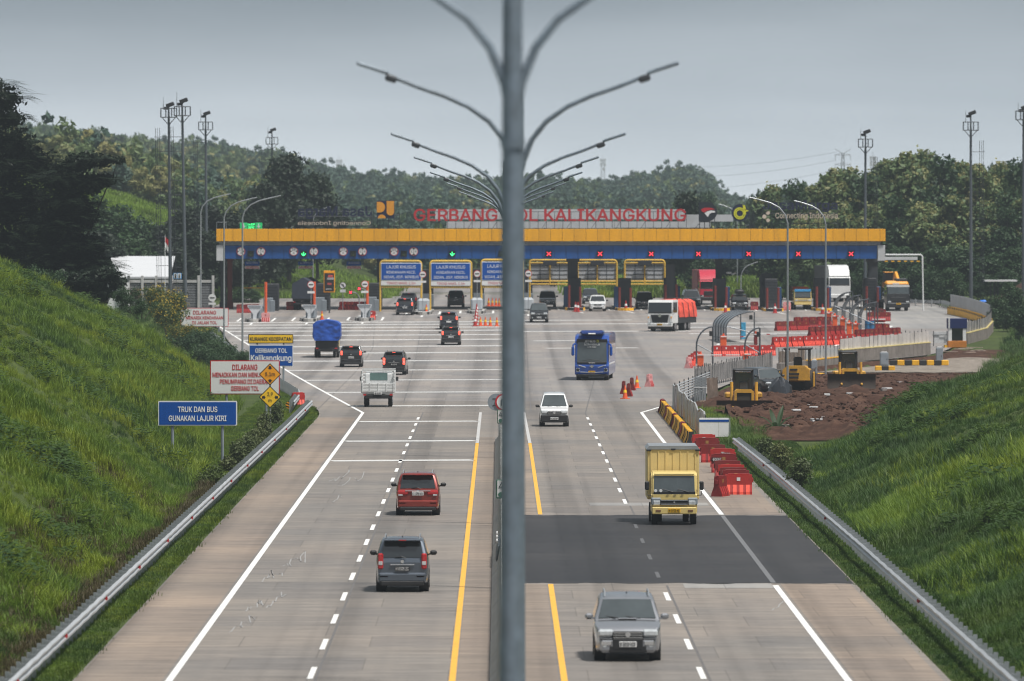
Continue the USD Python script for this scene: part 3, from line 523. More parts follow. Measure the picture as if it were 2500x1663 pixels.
shape = unary_union([pc(927, 506, 13).union(sq(920, 927, 493, 519)), sq(944, 962, 491, 514).union(pc(953, 517, 9.2)), pc(932, 534, 10)]).intersection(whole)
for g_ in shape.geoms: m = MB(); m.prism(g_, -.05, -.002); obj('gold_shape', m, mGold, pu)
frame(922, 975, 520, 560, D2, pu, 5, 3)
dl = thing('letter_emblem', 'black D shaped emblem sign with red and white swoosh', 'emblem sign', (0, D2, 0))
Ds = sq(1706, 1728, 494, 541).union(pc(1727, 517.5, 23.6)).intersection(sq(1706, 1760, 494, 541)); m = MB(); m.prism(Ds, 0, .2); obj('panel', m, pm('logo_black', (.008, .012, .02), .5), dl)
P2 = lambda pts: Polygon([(px2x(a, D2), py2z(b, D2)) for a, b in pts])
m = MB(); m.prism(P2([(1711, 512), (1718, 508), (1728, 507), (1738, 508), (1746, 512), (1735, 512.5), (1726, 515), (1720, 519), (1714, 517)]), -.05, -.002); obj('red_swoosh', m, mRedT, dl)
m = MB(); m.prism(P2([(1720, 521), (1727, 516), (1736, 514), (1745, 515), (1746, 519), (1738, 519.5), (1733, 522), (1728, 530)]), -.05, -.002); obj('white_swoosh', m, mSilver, dl)
frame(1708, 1745, 530, 560, D2, dl, 4, 1)
jm = thing('round_emblem', 'round navy emblem sign with a lime yellow road shaped like a d', 'emblem sign', (0, D2, 0))
m = MB(); m.prism(pc(1807, 519.5, 21.2), 0, .2); obj('disc', m, mNavy, jm)
ring = pc(1806, 521, 14.6).difference(pc(1806, 521, 7.6)); m = MB(); m.prism(ring, -.05, -.002); obj('ring', m, mLime, jm)
m = MB(); m.prism(P2([(1813, 500), (1819, 502), (1821, 510), (1821, 524), (1814.5, 524), (1815, 512)]), -.08, -.055); m.prism(P2([(1816, 510), (1824, 513), (1828, 515), (1822, 517)]), -.08, -.055); obj('stem', m, mLime, jm)
m = MB(); rr_ = pc(1806, 521, 11.6).difference(pc(1806, 521, 10.6)); m.prism(rr_, -.06, -.052); obj('lane_line', m, pm('logo_olive', L(120, 118, 30), .5), jm)
frame(1796, 1830, 510, 560, D2, jm, 4, 3)
jn = thing('company_sign', 'dark blue company lettering with pale slogan letters below, right of the round emblem', 'roof sign', (0, D2, 0))
letters_abs(jn, 'JasaMarga', 1862, 2045, 511, 490, mNavy, D2); letters_abs(jn, 'Connecting Indonesia', 1893, 2045, 533, 520, mTan, D2, bold=False, name='small_letter')
for a, b, rr in ((1866, 529, 5), (1875, 520, 4.6), (1875, 538, 4.4)): m = MB(); m.prism(pc(a, b, rr), -.1, 0); obj('dot', m, mTan, jn)
frame(1862, 2045, 512, 560, D2, jn, 9, 2, .03)
gsn = thing('green_sign', 'lit green lane sign with two white arrows standing on the left end of the roof', 'lane sign', (0, GY + 1, 0)); D4 = GY + 1
for a, b in ((586, 604), (623, 640)):
    m = MB(); m.box((px2x((a + b) / 2, D4), 0, py2z(551.5, D4)), ((b - a) * D4 / FPX, .2, 15 * D4 / FPX), b=.02); pan = obj('green_panel', m, mGreenSign, gsn)
    xc, zc = px2x((a + b) / 2, D4), py2z(551.5, D4); m = MB(); m.box((xc, -.12, zc + .08), (.1, .03, .3)); m.prism(Polygon([(xc - .2, zc - .02), (xc + .2, zc - .02), (xc, zc - .25)]), -.13, -.105); obj('white_arrow', m, mSilver, gsn)
m = MB(); m.box((px2x(613.5, D4), .02, py2z(551.5, D4)), (19 * D4 / FPX, .16, 15 * D4 / FPX)); obj('black_panel', m, mBlack, gsn)
m = MB(); m.text('LAJUR', .22, px2x(613.5, D4), -.07, py2z(551, D4) + .02, .68); m.text('CEPAT', .22, px2x(613.5, D4), -.07, py2z(558, D4), .68); obj('lettering', m, mGreenLed, gsn)
m = MB(); [m.box((px2x(p, D4), .15, py2z(558, D4) - .3), (.06, .06, .9)) for p in (590, 636)]; obj('post', m, mDark, gsn)
rf = thing('pipe_railing', 'thin white pipe frame standing on the left corner of the gate roof', 'frame', (0, GY + 2, 0)); m = MB(); D5 = GY + 2
m.tube([(px2x(529, D5), 0, py2z(562, D5)), (px2x(529, D5), 0, py2z(543, D5)), (px2x(552, D5), 0, py2z(543, D5)), (px2x(552, D5), 0, py2z(562, D5))], .035, 5); obj('pipe', m, mSteel, rf)
# ================================================================== height gantries with blue signs
def gantry(px0, px1, pyt, D, sign, label):
    t = thing('height_gantry', label, 'gantry', (0, D, 0), 0, 'yellow tube gantries across the lanes'); g0 = float(G(D)); a, b, zt_ = px2x(px0, D) + .1, px2x(px1, D) - .1, py2z(pyt, D) - .1; r = .105
    c = .35; pts = [(a, 0, g0 - .1), (a, 0, zt_ - c)] + [(a + c - c * math.cos(q), 0, zt_ - c + c * math.sin(q)) for q in np.linspace(.3, 1.57, 5)] + [(b - c + c * math.sin(q), 0, zt_ - c + c * math.cos(q)) for q in np.linspace(0, 1.27, 5)] + [(b, 0, zt_ - c), (b, 0, g0 - .1)]
    obj('tube_frame', MB().tube(pts, r, 8), mPipeY, t, smooth=40)
    if sign:
        p0, p1, u0, u1 = sign; X0, X1, Z0, Z1 = px2x(p0, D), px2x(p1, D), py2z(u1, D), py2z(u0, D); xc = (X0 + X1) / 2; w, h = X1 - X0, Z1 - Z0
        m = MB(); m.box((xc, -.14, (Z0 + Z1) / 2), (w, .06, h), b=.02); obj('sign_border', m, mSignW, t); m = MB(); m.box((xc, -.18, (Z0 + Z1) / 2), (w - .14, .03, h - .14)); obj('blue_board', m, mSignB, t)
        m = MB(); m.text('LAJUR KHUSUS', .33, xc, -.195, Z0 + h * .68, w * .72); m.text('KENDARAAN KECIL', .27, xc, -.195, Z0 + h * .40, w * .72); m.text('SEDAN, JEEP, MINIBUS', .27, xc, -.195, Z0 + h * .13, w * .86); obj('lettering', m, mSilver, t)
        m = MB(); m.box((xc, -.14, Z0 - .27), (w, .05, .46), b=.015); obj('white_board', m, mSignW, t); m = MB(); m.text('TINGGI MAKS. 2,1m', .24, xc, -.166, Z0 - .39, w * .70); obj('red_lettering', m, mRedT, t)
        zc = Z0 - .66; m = MB(); m.box((xc, -.05, zc), (w + .1, .12, .2)); obj('height_bar', m, mPipeY, t); m = MB()
        for k in range(22): xx_ = xc - w / 2 + (k + .5) * w / 22; s_ = 1 if k < 11 else -1; m.prism(Polygon([(xx_ - .06, zc - .1), (xx_ + .01, zc - .1), (xx_ + .01 + s_ * .09, zc + .1), (xx_ - .06 + s_ * .09, zc + .1)]), -.122, -.112)
        obj('black_stripes', m, mBlack, t)
    else:
        for zz_ in (642, 687, 694): m = MB(); m.cyl((a, 0, py2z(zz_, D)), (b, 0, py2z(zz_, D)), .085, n=8); obj('cross_tube', m, mPipeY, t)
        xc = (a + b) / 2; Z0, Z1 = py2z(686, D), py2z(644, D); m = MB(); m.box((xc, .12, (Z0 + Z1) / 2), (b - a - .15, .03, Z1 - Z0)); obj('sheet_back', m, pm('sign_back', (.52, .54, .57), .5, .2, .08, 1, dirt=.15), t)
        m = MB(); [m.box((xc, .09, Z0 + (Z1 - Z0) * (k + .5) / 4), (b - a - .2, .05, .05)) for k in range(4)]; [m.box((xc + s_ * (b - a) * .24, .09, (Z0 + Z1) / 2), (.05, .05, Z1 - Z0)) for s_ in (-1, 1)]; obj('stiffener', m, mDark, t)
        m = MB(); m.cyl((xc, 0, py2z(694, D)), (xc, 0, py2z(642, D)), .085, n=8); obj('centre_post', m, mPipeY, t)
        m = MB(); m.box((xc, -.35, py2z(642, D)), (1.5, .2, .52), b=.02); obj('display_board', m, mLouvre, t)
DG = 768.0
gantry(926, 1031, 635, DG, (930, 1029, 642, 685), 'yellow height gantry with blue small vehicle sign, leftmost of three')
gantry(1048, 1153, 635, DG, (1052, 1149, 642, 686), 'yellow height gantry with blue small vehicle sign, middle of three')
gantry(1173, 1278, 632, DG, (1176, 1275, 639, 685), 'yellow height gantry with blue sign half hidden by the tall lamp pole')
for i, (a, b) in enumerate(((1291, 1394), (1408, 1508), (1523, 1625))): gantry(a, b, 633, 800, None, 'yellow gantry with grey sign back and black display, %s' % ('just right of the tall lamp pole', 'above the white car', 'above the black car')[i])
# ================================================================== toll islands with their booths and posts
def kerb_outline(w, l, nose): return Polygon([(-w, l), (-w, nose * .9), (-w * .8, nose * .45), (-w * .3, .12), (0, 0), (w * .3, .12), (w * .8, nose * .45), (w, nose * .9), (w, l)])
def island(px, D0, left, k):
    x = px2x(px, 780.0); t = thing('toll_island', ISL[k], 'toll island', (x, D0, float(G(D0 + 6))), 0, 'toll islands between the lanes'); w = .95 if left else 1.05
    out = kerb_outline(w, 62 if left else 30, 5 if left else 2.2); m = MB(); m.prism(out.buffer(-.16), 0, .22, 'xy'); obj('island_top', m, mConcL, t)
    ring = out.difference(out.buffer(-.15)); cuts = np.arange(0, 18 if left else 12, 1.0)
    for j, c in enumerate(cuts):
        for half in (sbox(-3, c, 0, c + 1), sbox(0, c, 3, c + 1)):
            pc_ = ring.intersection(half)
            if not pc_.is_empty: m = MB(); m.prism(pc_, -.15, .24, 'xy'); obj('kerb_block', m, (mKYel if (j % 2) ^ (k % 2) else mKBlk) if not left else (mKBlk if j % 2 else mConc), t)
    m = MB(); m.prism(ring.intersection(sbox(-3, cuts[-1] + 1, 3, 70)), -.15, .24, 'xy'); obj('kerb_line', m, mConc, t)
    return t, x
ISL = ['toll island with grey nose wedge and pinkish barrel, leftmost with a nose in view', 'toll island with wooden board and cone at its nose, beside the tarpaulin truck', 'toll island with red barrier at its nose, left of the first blue sign', 'toll island between the first and second blue signs', 'toll island between the second and third blue signs', 'toll island right of the third blue sign, partly behind the tall lamp pole', 'toll island with striped kerb and tall red cone left of the white car', 'toll island with striped kerb and small cone right of the white car', 'toll island behind the orange tarpaulin truck', 'toll island with dark column and red posts left of the car with roof luggage', 'toll island with round grille and standing person', 'toll island with red post left of the big white truck', 'toll island at the right end column of the gate']
isl = [(663, 722, 1), (786, 724, 1), (911, 726, 1), (1038, 752, 1), (1165, 756, 1), (1287, 757, 1), (1403, 773, 0), (1525, 772, 0), (1638, 774, 0), (1757, 771, 0), (1880, 768, 0), (2002, 770, 0), (2125, 772, 0)]
chev = UsdGeom.Xform.Define(stage, '/World/island_markings').GetPrim(); tag(chev, kind='structure')
for k, (px, D0, left) in enumerate(isl):
    t, x = island(px, D0, left, k); g0 = float(G(D0 + 6))
    pts = [(x - 1.7, D0 + 16), (x - 1.7, D0 + 3.5), (x, D0 - 3.0 if left else D0 - 1.5), (x + 1.7, D0 + 3.5), (x + 1.7, D0 + 16)]; obj('white_outline', strip(pts, .22), M_white, chev)
    obj('white_arrow_line', strip([(x, D0 - 3), (x + (.0 if left else .7), D0 - (9 if left else 12))], .22), M_white, chev)
    y0 = 4.5
    if k < 3:      # splayed concrete nose
        m = MB(); q = Polygon([(-.72, 1.55), (.72, 1.55), (.70, 1.38), (.20, .66), (.17, .2), (-.20, .2), (-.16, .66), (-.70, 1.38)]); m.prism(q, y0, y0 + .35); obj('nose_face', m, pm('nose_white', (.55, .57, .60), .6, 0, .06, 1, dirt=.15), t)
        m = MB(); m.box((.1, y0 + 4.0, .75), (.95, 7.0, 1.1), b=.12); obj('nose_wall', m, mGrey, t); m = MB(); m.box((0, y0 - .04, 1.44), (1.2, .06, .1)); obj('nose_band', m, mGrey, t)
    elif k < 6: m = MB(); m.box((0, y0 + 6, .85), (1.25, 5.5, 1.3), b=.2); obj('nose_wall', m, pm('nose_grey', (.40, .43, .46), .6, 0, .08, 1, dirt=.2), t)
    by = 50 if left else 10
    bw = 1.35; m = MB(); m.box((.35 if k < 3 else 0, by, 1.75), (bw, 2.6, 3.1), b=.06); obj('booth_wall', m, mLouvre if k != 9 else mDark, t)
    m = MB(); [m.box((.35 if k < 3 else 0, by - 1.32, .9 + j * .3), (bw * .9, .04, .06)) for j in range(8)]; obj('booth_slats', m, mDark, t)
    if left: obj('ticket_machine', MB().box((0, by - 3.2, 1.0), (1.0, .5, 1.7), b=.05), mGrey, t); obj('ticket_machine', MB().box((.5, by - 5, .9), (.5, .5, 1.4), b=.04), mGrey, t)
    if k < 3: m = MB(); m.cyl((-.25 if k else .15, 34, .2), (-.25 if k else .15, 34, 3.6), .14, n=8); obj('orange_post', m, mOrange, t)
    if not left:
        for sx in (-.62, .55): m = MB(); m.cyl((sx, 3.5, 0), (sx, 3.5, 2.5 + R.uniform(-.2, .2)), .13, n=8); obj('red_post', m, mMaroon, t)
        m = MB(); m.box((-.95 if k in (6, 7) else .75, 6, 1.3), (.45, .9, 2.3), b=.06); obj('blue_cabinet', m, pm('cabinet_blue', L(28, 62, 100), .5), t)
    if k >= 3 and k < 6 or k in (8,): m = MB(); m.box((-.1, by - 6, 3.0), (.95, .5, 2.6 if k < 6 else 3.6), b=.04); obj('louvre_box', m, mLouvre, t)
    if k in (1, 2, 3, 4, 5):   # stop sign on post
        dy = 8; sx = (.20, .05, .0, .06, .05)[k - 1]; zc = 3.55 if k < 3 else 4.05
        s_ = thing('stop_sign', 'round white stop sign with black bar on the island, %s' % ('beside the tarpaulin truck', 'left of the first blue sign', 'between blue signs one and two', 'between blue signs two and three', 'right of the third blue sign')[k - 1], 'traffic sign', (x + sx, D0 + 3.2 if k < 3 else D0 + 3, g0), 0, 'stop signs on the toll islands')
        m = MB(); m.cyl((0, .08, 0), (0, .08, zc), .04, n=6); obj('post', m, mSteel, s_); m = MB(); m.cyl((0, 0, zc), (0, .04, zc), .36, n=26); obj('rim', m, mRedT, s_); m = MB(); m.cyl((0, -.014, zc), (0, 0, zc), .31, n=26); obj('disc', m, mSignW, s_); m = MB(); m.box((0, -.022, zc), (.44, .012, .11)); obj('bar', m, mBlack, s_); m = MB(); m.box((0, 0, zc - .75), (.72, .03, .22)); obj('plate', m, mSignW, s_)
s_ = thing('stop_sign', 'round white stop sign with black bar in front of the slatted fence wall, far left', 'traffic sign', (px2x(518, 735), 735, 2.0), 0, 'stop signs on the toll islands'); zc = py2z(727, 735) - 2.0
m = MB(); m.cyl((0, .08, 0), (0, .08, zc), .04, n=6); obj('post', m, mSteel, s_); m = MB(); m.cyl((0, 0, zc), (0, .04, zc), .37, n=26); obj('disc', m, mSignW, s_); m = MB(); m.box((0, -.012, zc), (.48, .02, .10)); obj('bar', m, mBlack, s_); m = MB(); m.box((0, 0, zc - .6), (.74, .03, .2)); obj('plate', m, mSignW, s_)
# advertising board, cctv, round grille, dark lattice booth, barrier arms
ad = thing('poster_board', 'upright framed advertising poster on a post beside the tarpaulin truck', 'poster board', (px2x(804, 760), 760, float(G(760)))); hz = lambda p: py2z(p, 760) - float(G(760))
m = MB(); m.box((0, 0, (hz(661) + hz(714)) / 2), (1.16, .16, hz(661) - hz(714)), b=.03); obj('frame', m, mSignO, ad); m = MB(); m.box((0, -.095, (hz(667) + hz(711)) / 2), (.98, .03, hz(667) - hz(711))); obj('poster', m, mBlack, ad)
for c_, z_, w_, h_ in (((.55, .08, .07), .62, .5, .25), ((.35, .35, .37), .36, .7, .22), ((.4, .06, .05), -.18, .42, .2), ((.6, .6, .6), -.72, .6, .06)): m = MB(); m.box((R.uniform(-.12, .12), -.115, (hz(667) + hz(711)) / 2 + z_), (w_, .01, h_), b=.003); obj('poster_patch', m, pm('poster_%d' % int(c_[0] * 100), c_, .5, 0, .35, 6), ad)
m = MB(); m.box((0, .1, hz(714) / 2), (.14, .14, hz(714))); m.cyl((.25, 0, hz(661)), (.25, 0, hz(657)), .1, n=8); obj('post', m, mDark, ad)
cc = thing('cctv_camera', 'white camera pair on the dark column between the red truck and the roof luggage car', 'camera', (px2x(1772, 780), 780, py2z(667, 780))); m = MB(); m.box((.35, 0, .05), (.6, .25, .22), b=.06); obj('camera_body', m, mWhite, cc); m = MB(); m.box((.85, -.1, -.06), (.55, .16, .16), b=.05, m=trimesh.transformations.rotation_matrix(-.3, [0, 1, 0])[:3, :3]); obj('camera_body', m, mWhite, cc)
gr = thing('round_grille', 'dark round topped mesh shelter on the island by the standing person', 'shelter', (px2x(1870, 778), 778, float(G(778)))); m = MB(); m.prism(Point(0, 3.2).buffer(.72, 20), 0, .5); m.box((0, .25, 1.6), (1.3, .5, 2.6)); obj('shell', m, mLouvre, gr); m = MB(); [m.cyl((a_, -.05, 2.6), (a_, -.05, 3.8), .03, n=4) for a_ in np.linspace(-.5, .5, 6)]; obj('bars', m, mDark, gr)
wb = thing('wire_board', 'pale sheet board on frame in front of the grass, behind the standing person', 'sign board', (px2x(1868, 815), 815, 0)); zz_ = lambda p: py2z(p, 815)
for k in range(6): m = MB(); m.box((px2x(1836 + 13 * k, 815), 0, zz_(698)), (.56, .04, zz_(684) - zz_(712)), b=.01); obj('panel', m, mOff, wb)
m = MB(); [m.box((px2x(p, 815), .06, zz_(725)), (.08, .08, 3.6)) for p in (1836, 1868, 1900)]; obj('post', m, mDark, wb)
for a, b, py in ((1900, 1945, 732), (1948, 1980, 733), (595, 640, 703)):
    bm = thing('lane_bar', 'thin horizontal lane height bar %s' % ('beside the standing person' if a == 1900 else 'in front of the small yellow truck' if a == 1948 else 'in the leftmost lane'), 'barrier bar', (px2x((a + b) / 2, 781), 781, py2z(py, 781))); m = MB(); m.cyl((-px2x(VX + (b - a) / 2, 781), 0, 0), (px2x(VX + (b - a) / 2, 781), 0, 0), .05, n=6); obj('bar', m, mSteel if a > 1000 else mSignO, bm)
for px_, zc_ in ((856, 714), (877, 705)):
    t = thing('red_x_post', 'curved post with red cross light in the closed lane, %s' % ('shorter one' if px_ == 856 else 'taller one beside the booth'), 'signal post', (px2x(px_, 775), 775, float(G(775)))); zt_ = py2z(zc_, 775) - float(G(775)); m = MB(); m.tube([(.9, 0, 0), (.9, 0, zt_ * .75), (.72, 0, zt_ * .92), (.4, 0, zt_), (0, 0, zt_)], .06, 6); obj('post', m, mSteel, t); m = MB(); m.box((0, -.1, zt_), (.36, .12, .42), b=.02); obj('housing', m, mBlack, t); m = MB(); [m.box((0, -.17, zt_), (.34, .02, .08), m=trimesh.transformations.rotation_matrix(q, [0, 1, 0])[:3, :3]) for q in (.78, -.78)]; obj('red_cross', m, mRedLed, t)
t = thing('no_entry_sign', 'round sign with a slashed arrow on a post in the closed lane', 'traffic sign', (px2x(837, 772), 772, float(G(772)))); zt_ = py2z(697, 772) - float(G(772)); m = MB(); m.cyl((0, .05, 0), (0, .05, zt_), .04, n=6); obj('post', m, mSteel, t); m = MB(); m.cyl((0, 0, zt_), (0, .04, zt_), .36, n=24); obj('rim', m, mBlack, t); m = MB(); m.cyl((0, -.014, zt_), (0, 0, zt_), .30, n=24); obj('disc', m, mSignW, t); m = MB(); m.box((0, -.03, zt_), (.55, .02, .07), m=trimesh.transformations.rotation_matrix(.8, [0, 1, 0])[:3, :3]); m.tube([(.1, -.03, zt_ - .2), (.1, -.03, zt_ + .05), (0, -.03, zt_ + .14), (-.1, -.03, zt_ + .05)], .03, 4); obj('symbol', m, mBlack, t); m = MB(); m.box((0, 0, zt_ - .58), (.6, .03, .3)); obj('plate', m, mOff, t)
# overheight portal at the right
hp = thing('height_portal', 'white pipe height portal with yellow black lower bar right of the gate', 'gantry', (0, 772, 0)); zq = lambda p: py2z(p, 772); m = MB(); m.tube([(px2x(2162, 772), 0, zq(622)), (px2x(2248, 772), 0, zq(622)), (px2x(2252, 772), 0, zq(626)), (px2x(2254, 772), 0, float(G(772)))], .08, 6); obj('pipe', m, mWhite, hp)
m = MB(); m.box((px2x(2200, 772), 0, zq(631)), (px2x(2240, 772) - px2x(2160, 772), .1, .32)); obj('grey_board', m, mOff, hp)
for k in range(12): m = MB(); m.box((px2x(2156 + 7.8 * k, 772), -.02, zq(638)), (7.4 * 772 / FPX, .08, .12)); obj('bar_block', m, mKYel if k % 2 else mKBlk, hp)
# ================================================================== vehicles
mGlass = pm('dark_tinted_glass', (.012, .015, .017), .06, 0, .02, 1, spec=.9, coat=1.0); mGlassL = pm('grey_windscreen', (.055, .068, .072), .05, 0, .25, .9, spec=.9, coat=1.0)  # grey tone and blotches of the paler glass paint in cloud reflections
mTyre = pm('tyre_rubber', (.012, .012, .013), .8, 0, .1, 3); mRim = pm('alloy_rim', (.42, .43, .45), .3, .8); mChrome = pm('chrome_trim', (.68, .69, .70), .16, .9, .03); mTrim = pm('black_plastic_trim', (.016, .016, .018), .55, 0, .1, 3)
mTailR = pm('tail_lamp_red', (.42, .012, .015), .2, 0, .1, 3, coat=1); mBrake = pm('lit_brake_lamp', (1.0, .10, .06), .3, emit=1.5, var=0); mLamp = pm('headlamp_clear', (.55, .58, .60), .12, .2, .25, 9, coat=1); mAmber = pm('lit_amber_lamp', (.95, .45, .12), .25, coat=1)
mPlateK = pm('black_plate', (.02, .02, .022), .4); mPlateW = pm('white_plate', (.72, .72, .72), .4); mPlateY = pm('yellow_plate', L(236, 180, 20), .4); mUnder = pm('vehicle_underside', (.012, .012, .013), .85)
def carpaint(n, c, metal=.35): return pm('car_paint_' + n, c, .30, metal, .05, .8, coat=.9)
def wheel(t, x, y, r, w, tyre=None):
    m = MB(); s = 1 if x > 0 else -1; m.cyl((x - s * w, y, r), (x, y, r), r, n=22); m.cyl((x - s * w * .9, y, r), (x + s * .004, y, r), r * .93, n=22); p = obj('wheel', m, mTyre, t, smooth=35)
    m = MB(); m.cyl((x - s * .05, y, r), (x + s * .012, y, r), r * .60, n=14); [m.box((x + s * .014, y, r), (.014, r * .16, r * 1.15), m=trimesh.transformations.rotation_matrix(q, [1, 0, 0])[:3, :3]) for q in (0, 1.05, 2.1)]; obj('rim', m, mRim, p)
def car(name, label, px, py, out, paint, W=1.7, Ln=4.3, H=1.68, belt=1.02, nose=.88, cowl=1.0, hood=.95, rear=.38, wr=.33, yaw=0.0, kind='mpv', plate=None, pm_=None, rails=True, brake=False, lamps='corner', group='cars', chrome=True, spoiler=True, scoop=False, glass=None, mirror=None, lamp_lit=False, roofbox=False, place=None):
    """x right, y forward, origin on the ground under the middle; the tail faces the camera when it drives away"""
    wb = Ln * .30
    if place is None:
        g_ = gp(px, py); yc = g_[1] + wb * math.cos(yaw); xc = g_[0] + (wb if out else wb) * -math.sin(yaw)
        place = (xc, yc, float(G(yc)))
    pitch = 0
    t = thing(name, label, 'car', place, (0 if out else math.pi) + yaw, group)
    a, b = -Ln / 2, Ln / 2; zb = .23; yr = a + rear; ycw = b - hood - .10; yf = ycw - (.62 if kind != 'van' else .50)
    if kind == 'van': ycw = b - hood
    top = [(a, belt - .10), (a + .05, belt + .02), (a + rear * .85, H - .09), (a + rear + .10, H - .015), ((yr + yf) / 2 - .2, H), (yf - .45, H - .025), (yf, H - .085), (ycw, cowl), (ycw + hood * .5, (cowl + nose) / 2 + .045), (b - .18, nose), (b - .04, nose - .08), (b, nose - .20)]
    ty = np.array([p[0] for p in top]); tz = np.array([p[1] for p in top]); Y = np.unique(np.concatenate([ty, np.linspace(a, b, 26), [a + .015, b - .015]]))
    zt = np.interp(Y, ty, tz)
    def hw(y):
        s = np.clip((np.abs(y) - (Ln / 2 - .55)) / .55, 0, 1); return W / 2 * (1 - np.where(np.asarray(y) < 0, .075, .13) * s ** 2.2)
    def side(y, z): return hw(y) * (1 - .33 * np.clip(z - belt, 0, 2) - .05 * np.clip(belt - .25 - z, 0, 1))
    V = []
    for y, z in zip(Y, zt):
        zbl = zb + .12 * max(0, (abs(y) - Ln / 2 + .45)) / .45; bl = min(belt, z - .07); w = side(y, bl); r = min(.11, (z - bl) * .5)
        h_ = [(0, zbl), (side(y, zbl) * .93, zbl), (side(y, zbl + .06) * .985, zbl + .06), (side(y, .55), .55), (side(y, .74) * 1.0, .74), (w, bl)]
        zs = z - r; ws = side(y, zs) if z > belt + .05 else w - .015
        h_ += [(ws, zs), (ws - r * .45, z - r * .30), (ws - r * 1.5, z - .012), (ws * .5, z + .004), (0, z + .008)]
        V.append([(x, y, zz) for x, zz in h_] + [(-x, y, zz) for x, zz in h_[-2:0:-1]])
    V = np.array(V); ns, npnt = V.shape[:2]; i, j = np.meshgrid(np.arange(ns - 1), np.arange(npnt), indexing='ij'); q = np.stack([i * npnt + j, i * npnt + (j + 1) % npnt, (i + 1) * npnt + (j + 1) % npnt, (i + 1) * npnt + j], -1).reshape(-1, 4)
    m = MB(); m.add(V.reshape(-1, 3), q)
    for e, fl in ((0, 1), (ns - 1, -1)): c = V[e].mean(0); f = [(npnt, (k + 1) % npnt, k)[::fl] for k in range(npnt)]; m.add(np.vstack([V[e], c]), f)
    obj('body', m, paint, t, smooth=38)
    gl = glass or mGlass
    def topz(y): return np.interp(y, ty, tz)
    def panel(y0, y1, x0f, x1f, n=7, off=.012, k=8):        # a patch on the top surface (windscreens, roof panel)
        yy = np.linspace(y0, y1, n); P = []
        dz = np.gradient(topz(yy), yy); nl = np.sqrt(1 + dz ** 2)
        for y_, d_, l_ in zip(yy, dz, nl):
            z_ = topz(y_); w_ = side(y_, z_) - .055
            for u in np.linspace(-1, 1, k): P.append((u * w_ * x1f, y_ - d_ / l_ * off, z_ + off / l_ + .008 * (1 - u * u)))
        return np.array(P), grid(n, k, 0, 0)
    obj('windshield', panel(ycw - .03, yf + .06, 0, .95), gl, t, smooth=True)
    obj('rear_window', panel(a + .06, a + rear * .80, 0, .93), gl, t, smooth=True)
    ys = [a + rear + .05, a + rear + .70, a + rear + .76, (yf + yr) / 2 + .25, (yf + yr) / 2 + .31, ycw - .18]
    for s_ in (-1, 1):
        for k in range(3):
            y0, y1 = ys[2 * k], ys[2 * k + 1]; zb0 = belt + .05; zz0, zz1 = topz(y0) - .13, topz(y1) - .13; 
            if k == 2: zz1 = min(zz1, belt + .12); ym = yf + .05; pts = [(y0, zb0), (y1, zb0), (ym, topz(yf) - .12), (y0, zz0)]
            else: pts = [(y0, zb0), (y1, zb0), (y1, zz1), (y0, zz0)]
            P = np.array([(s_ * (side(y_, z_) + .008), y_, z_) for y_, z_ in pts]); obj('side_window', (P, [(0, 1, 2), (0, 2, 3)]), mGlass, t)
    for wx in (-1, 1):
        for wy in (-1, 1): m = MB(); wheel(t, wx * (W / 2 - .015), wy * wb, wr, .21)
    m = MB(); m.box((0, 0, .33), (W - .5, Ln * .86, .16)); [m.box((0, wy * wb, wr), (W - .46, .12, .12)) for wy in (-1, 1)]; obj('underbody', m, mUnder, t)
    m = MB()
    for wx in (-1, 1):
        for wy in (-1, 1): m.cyl((wx * (W / 2 - .3), wy * wb, wr + .01), (wx * (W / 2 + .004), wy * wb, wr + .01), wr + .055, n=20)
    obj('wheel_arch', m, mTrim, t)
    for s_ in (-1, 1):
        m = MB(); m.box((s_ * (W / 2 + .13), ycw - .28, belt + .09), (.22, .13, .16), b=.05); m.box((s_ * (W / 2 - .0), ycw - .25, belt + .04), (.14, .05, .05)); obj('mirror', m, mirror or mTrim, t, smooth=30)
    if rails:
        for s_ in (-1, 1): m = MB(); x_ = s_ * (side(0, H) - .10); m.tube([(x_, yr + .15, topz(yr + .15) - .02), (x_, yr + .3, H + .06), (x_, yf - .4, H + .05), (x_, yf - .15, topz(yf - .15) - .01)], .022, 5); obj('roof_rail', m, mSteel, t)
    # tail
    hw0 = float(hw(a + .02)); m = MB(); m.box((0, a - .01, .47), (hw0 * 1.95, .12, .30), b=.06); obj('rear_bumper', m, paint, t, smooth=30)
    m = MB(); m.box((0, a - .03, .29), (hw0 * 1.80, .10, .17), b=.04); obj('bumper_skirt', m, mTrim, t)
    if spoiler: m = MB(); yy = a + rear * .72; w_ = side(yy, H) - .03; m.box((0, a + rear * .55, topz(a + rear * .85) + .02), (w_ * 1.9, .34, .045), b=.02); obj('spoiler', m, paint, t, smooth=30); m = MB(); m.box((0, a + rear * .55 - .17, topz(a + rear * .85) + .02), (.24, .03, .03)); obj('high_brake_lamp', m, mBrake if brake else mTailR, t)
    lm = mBrake if brake else mTailR
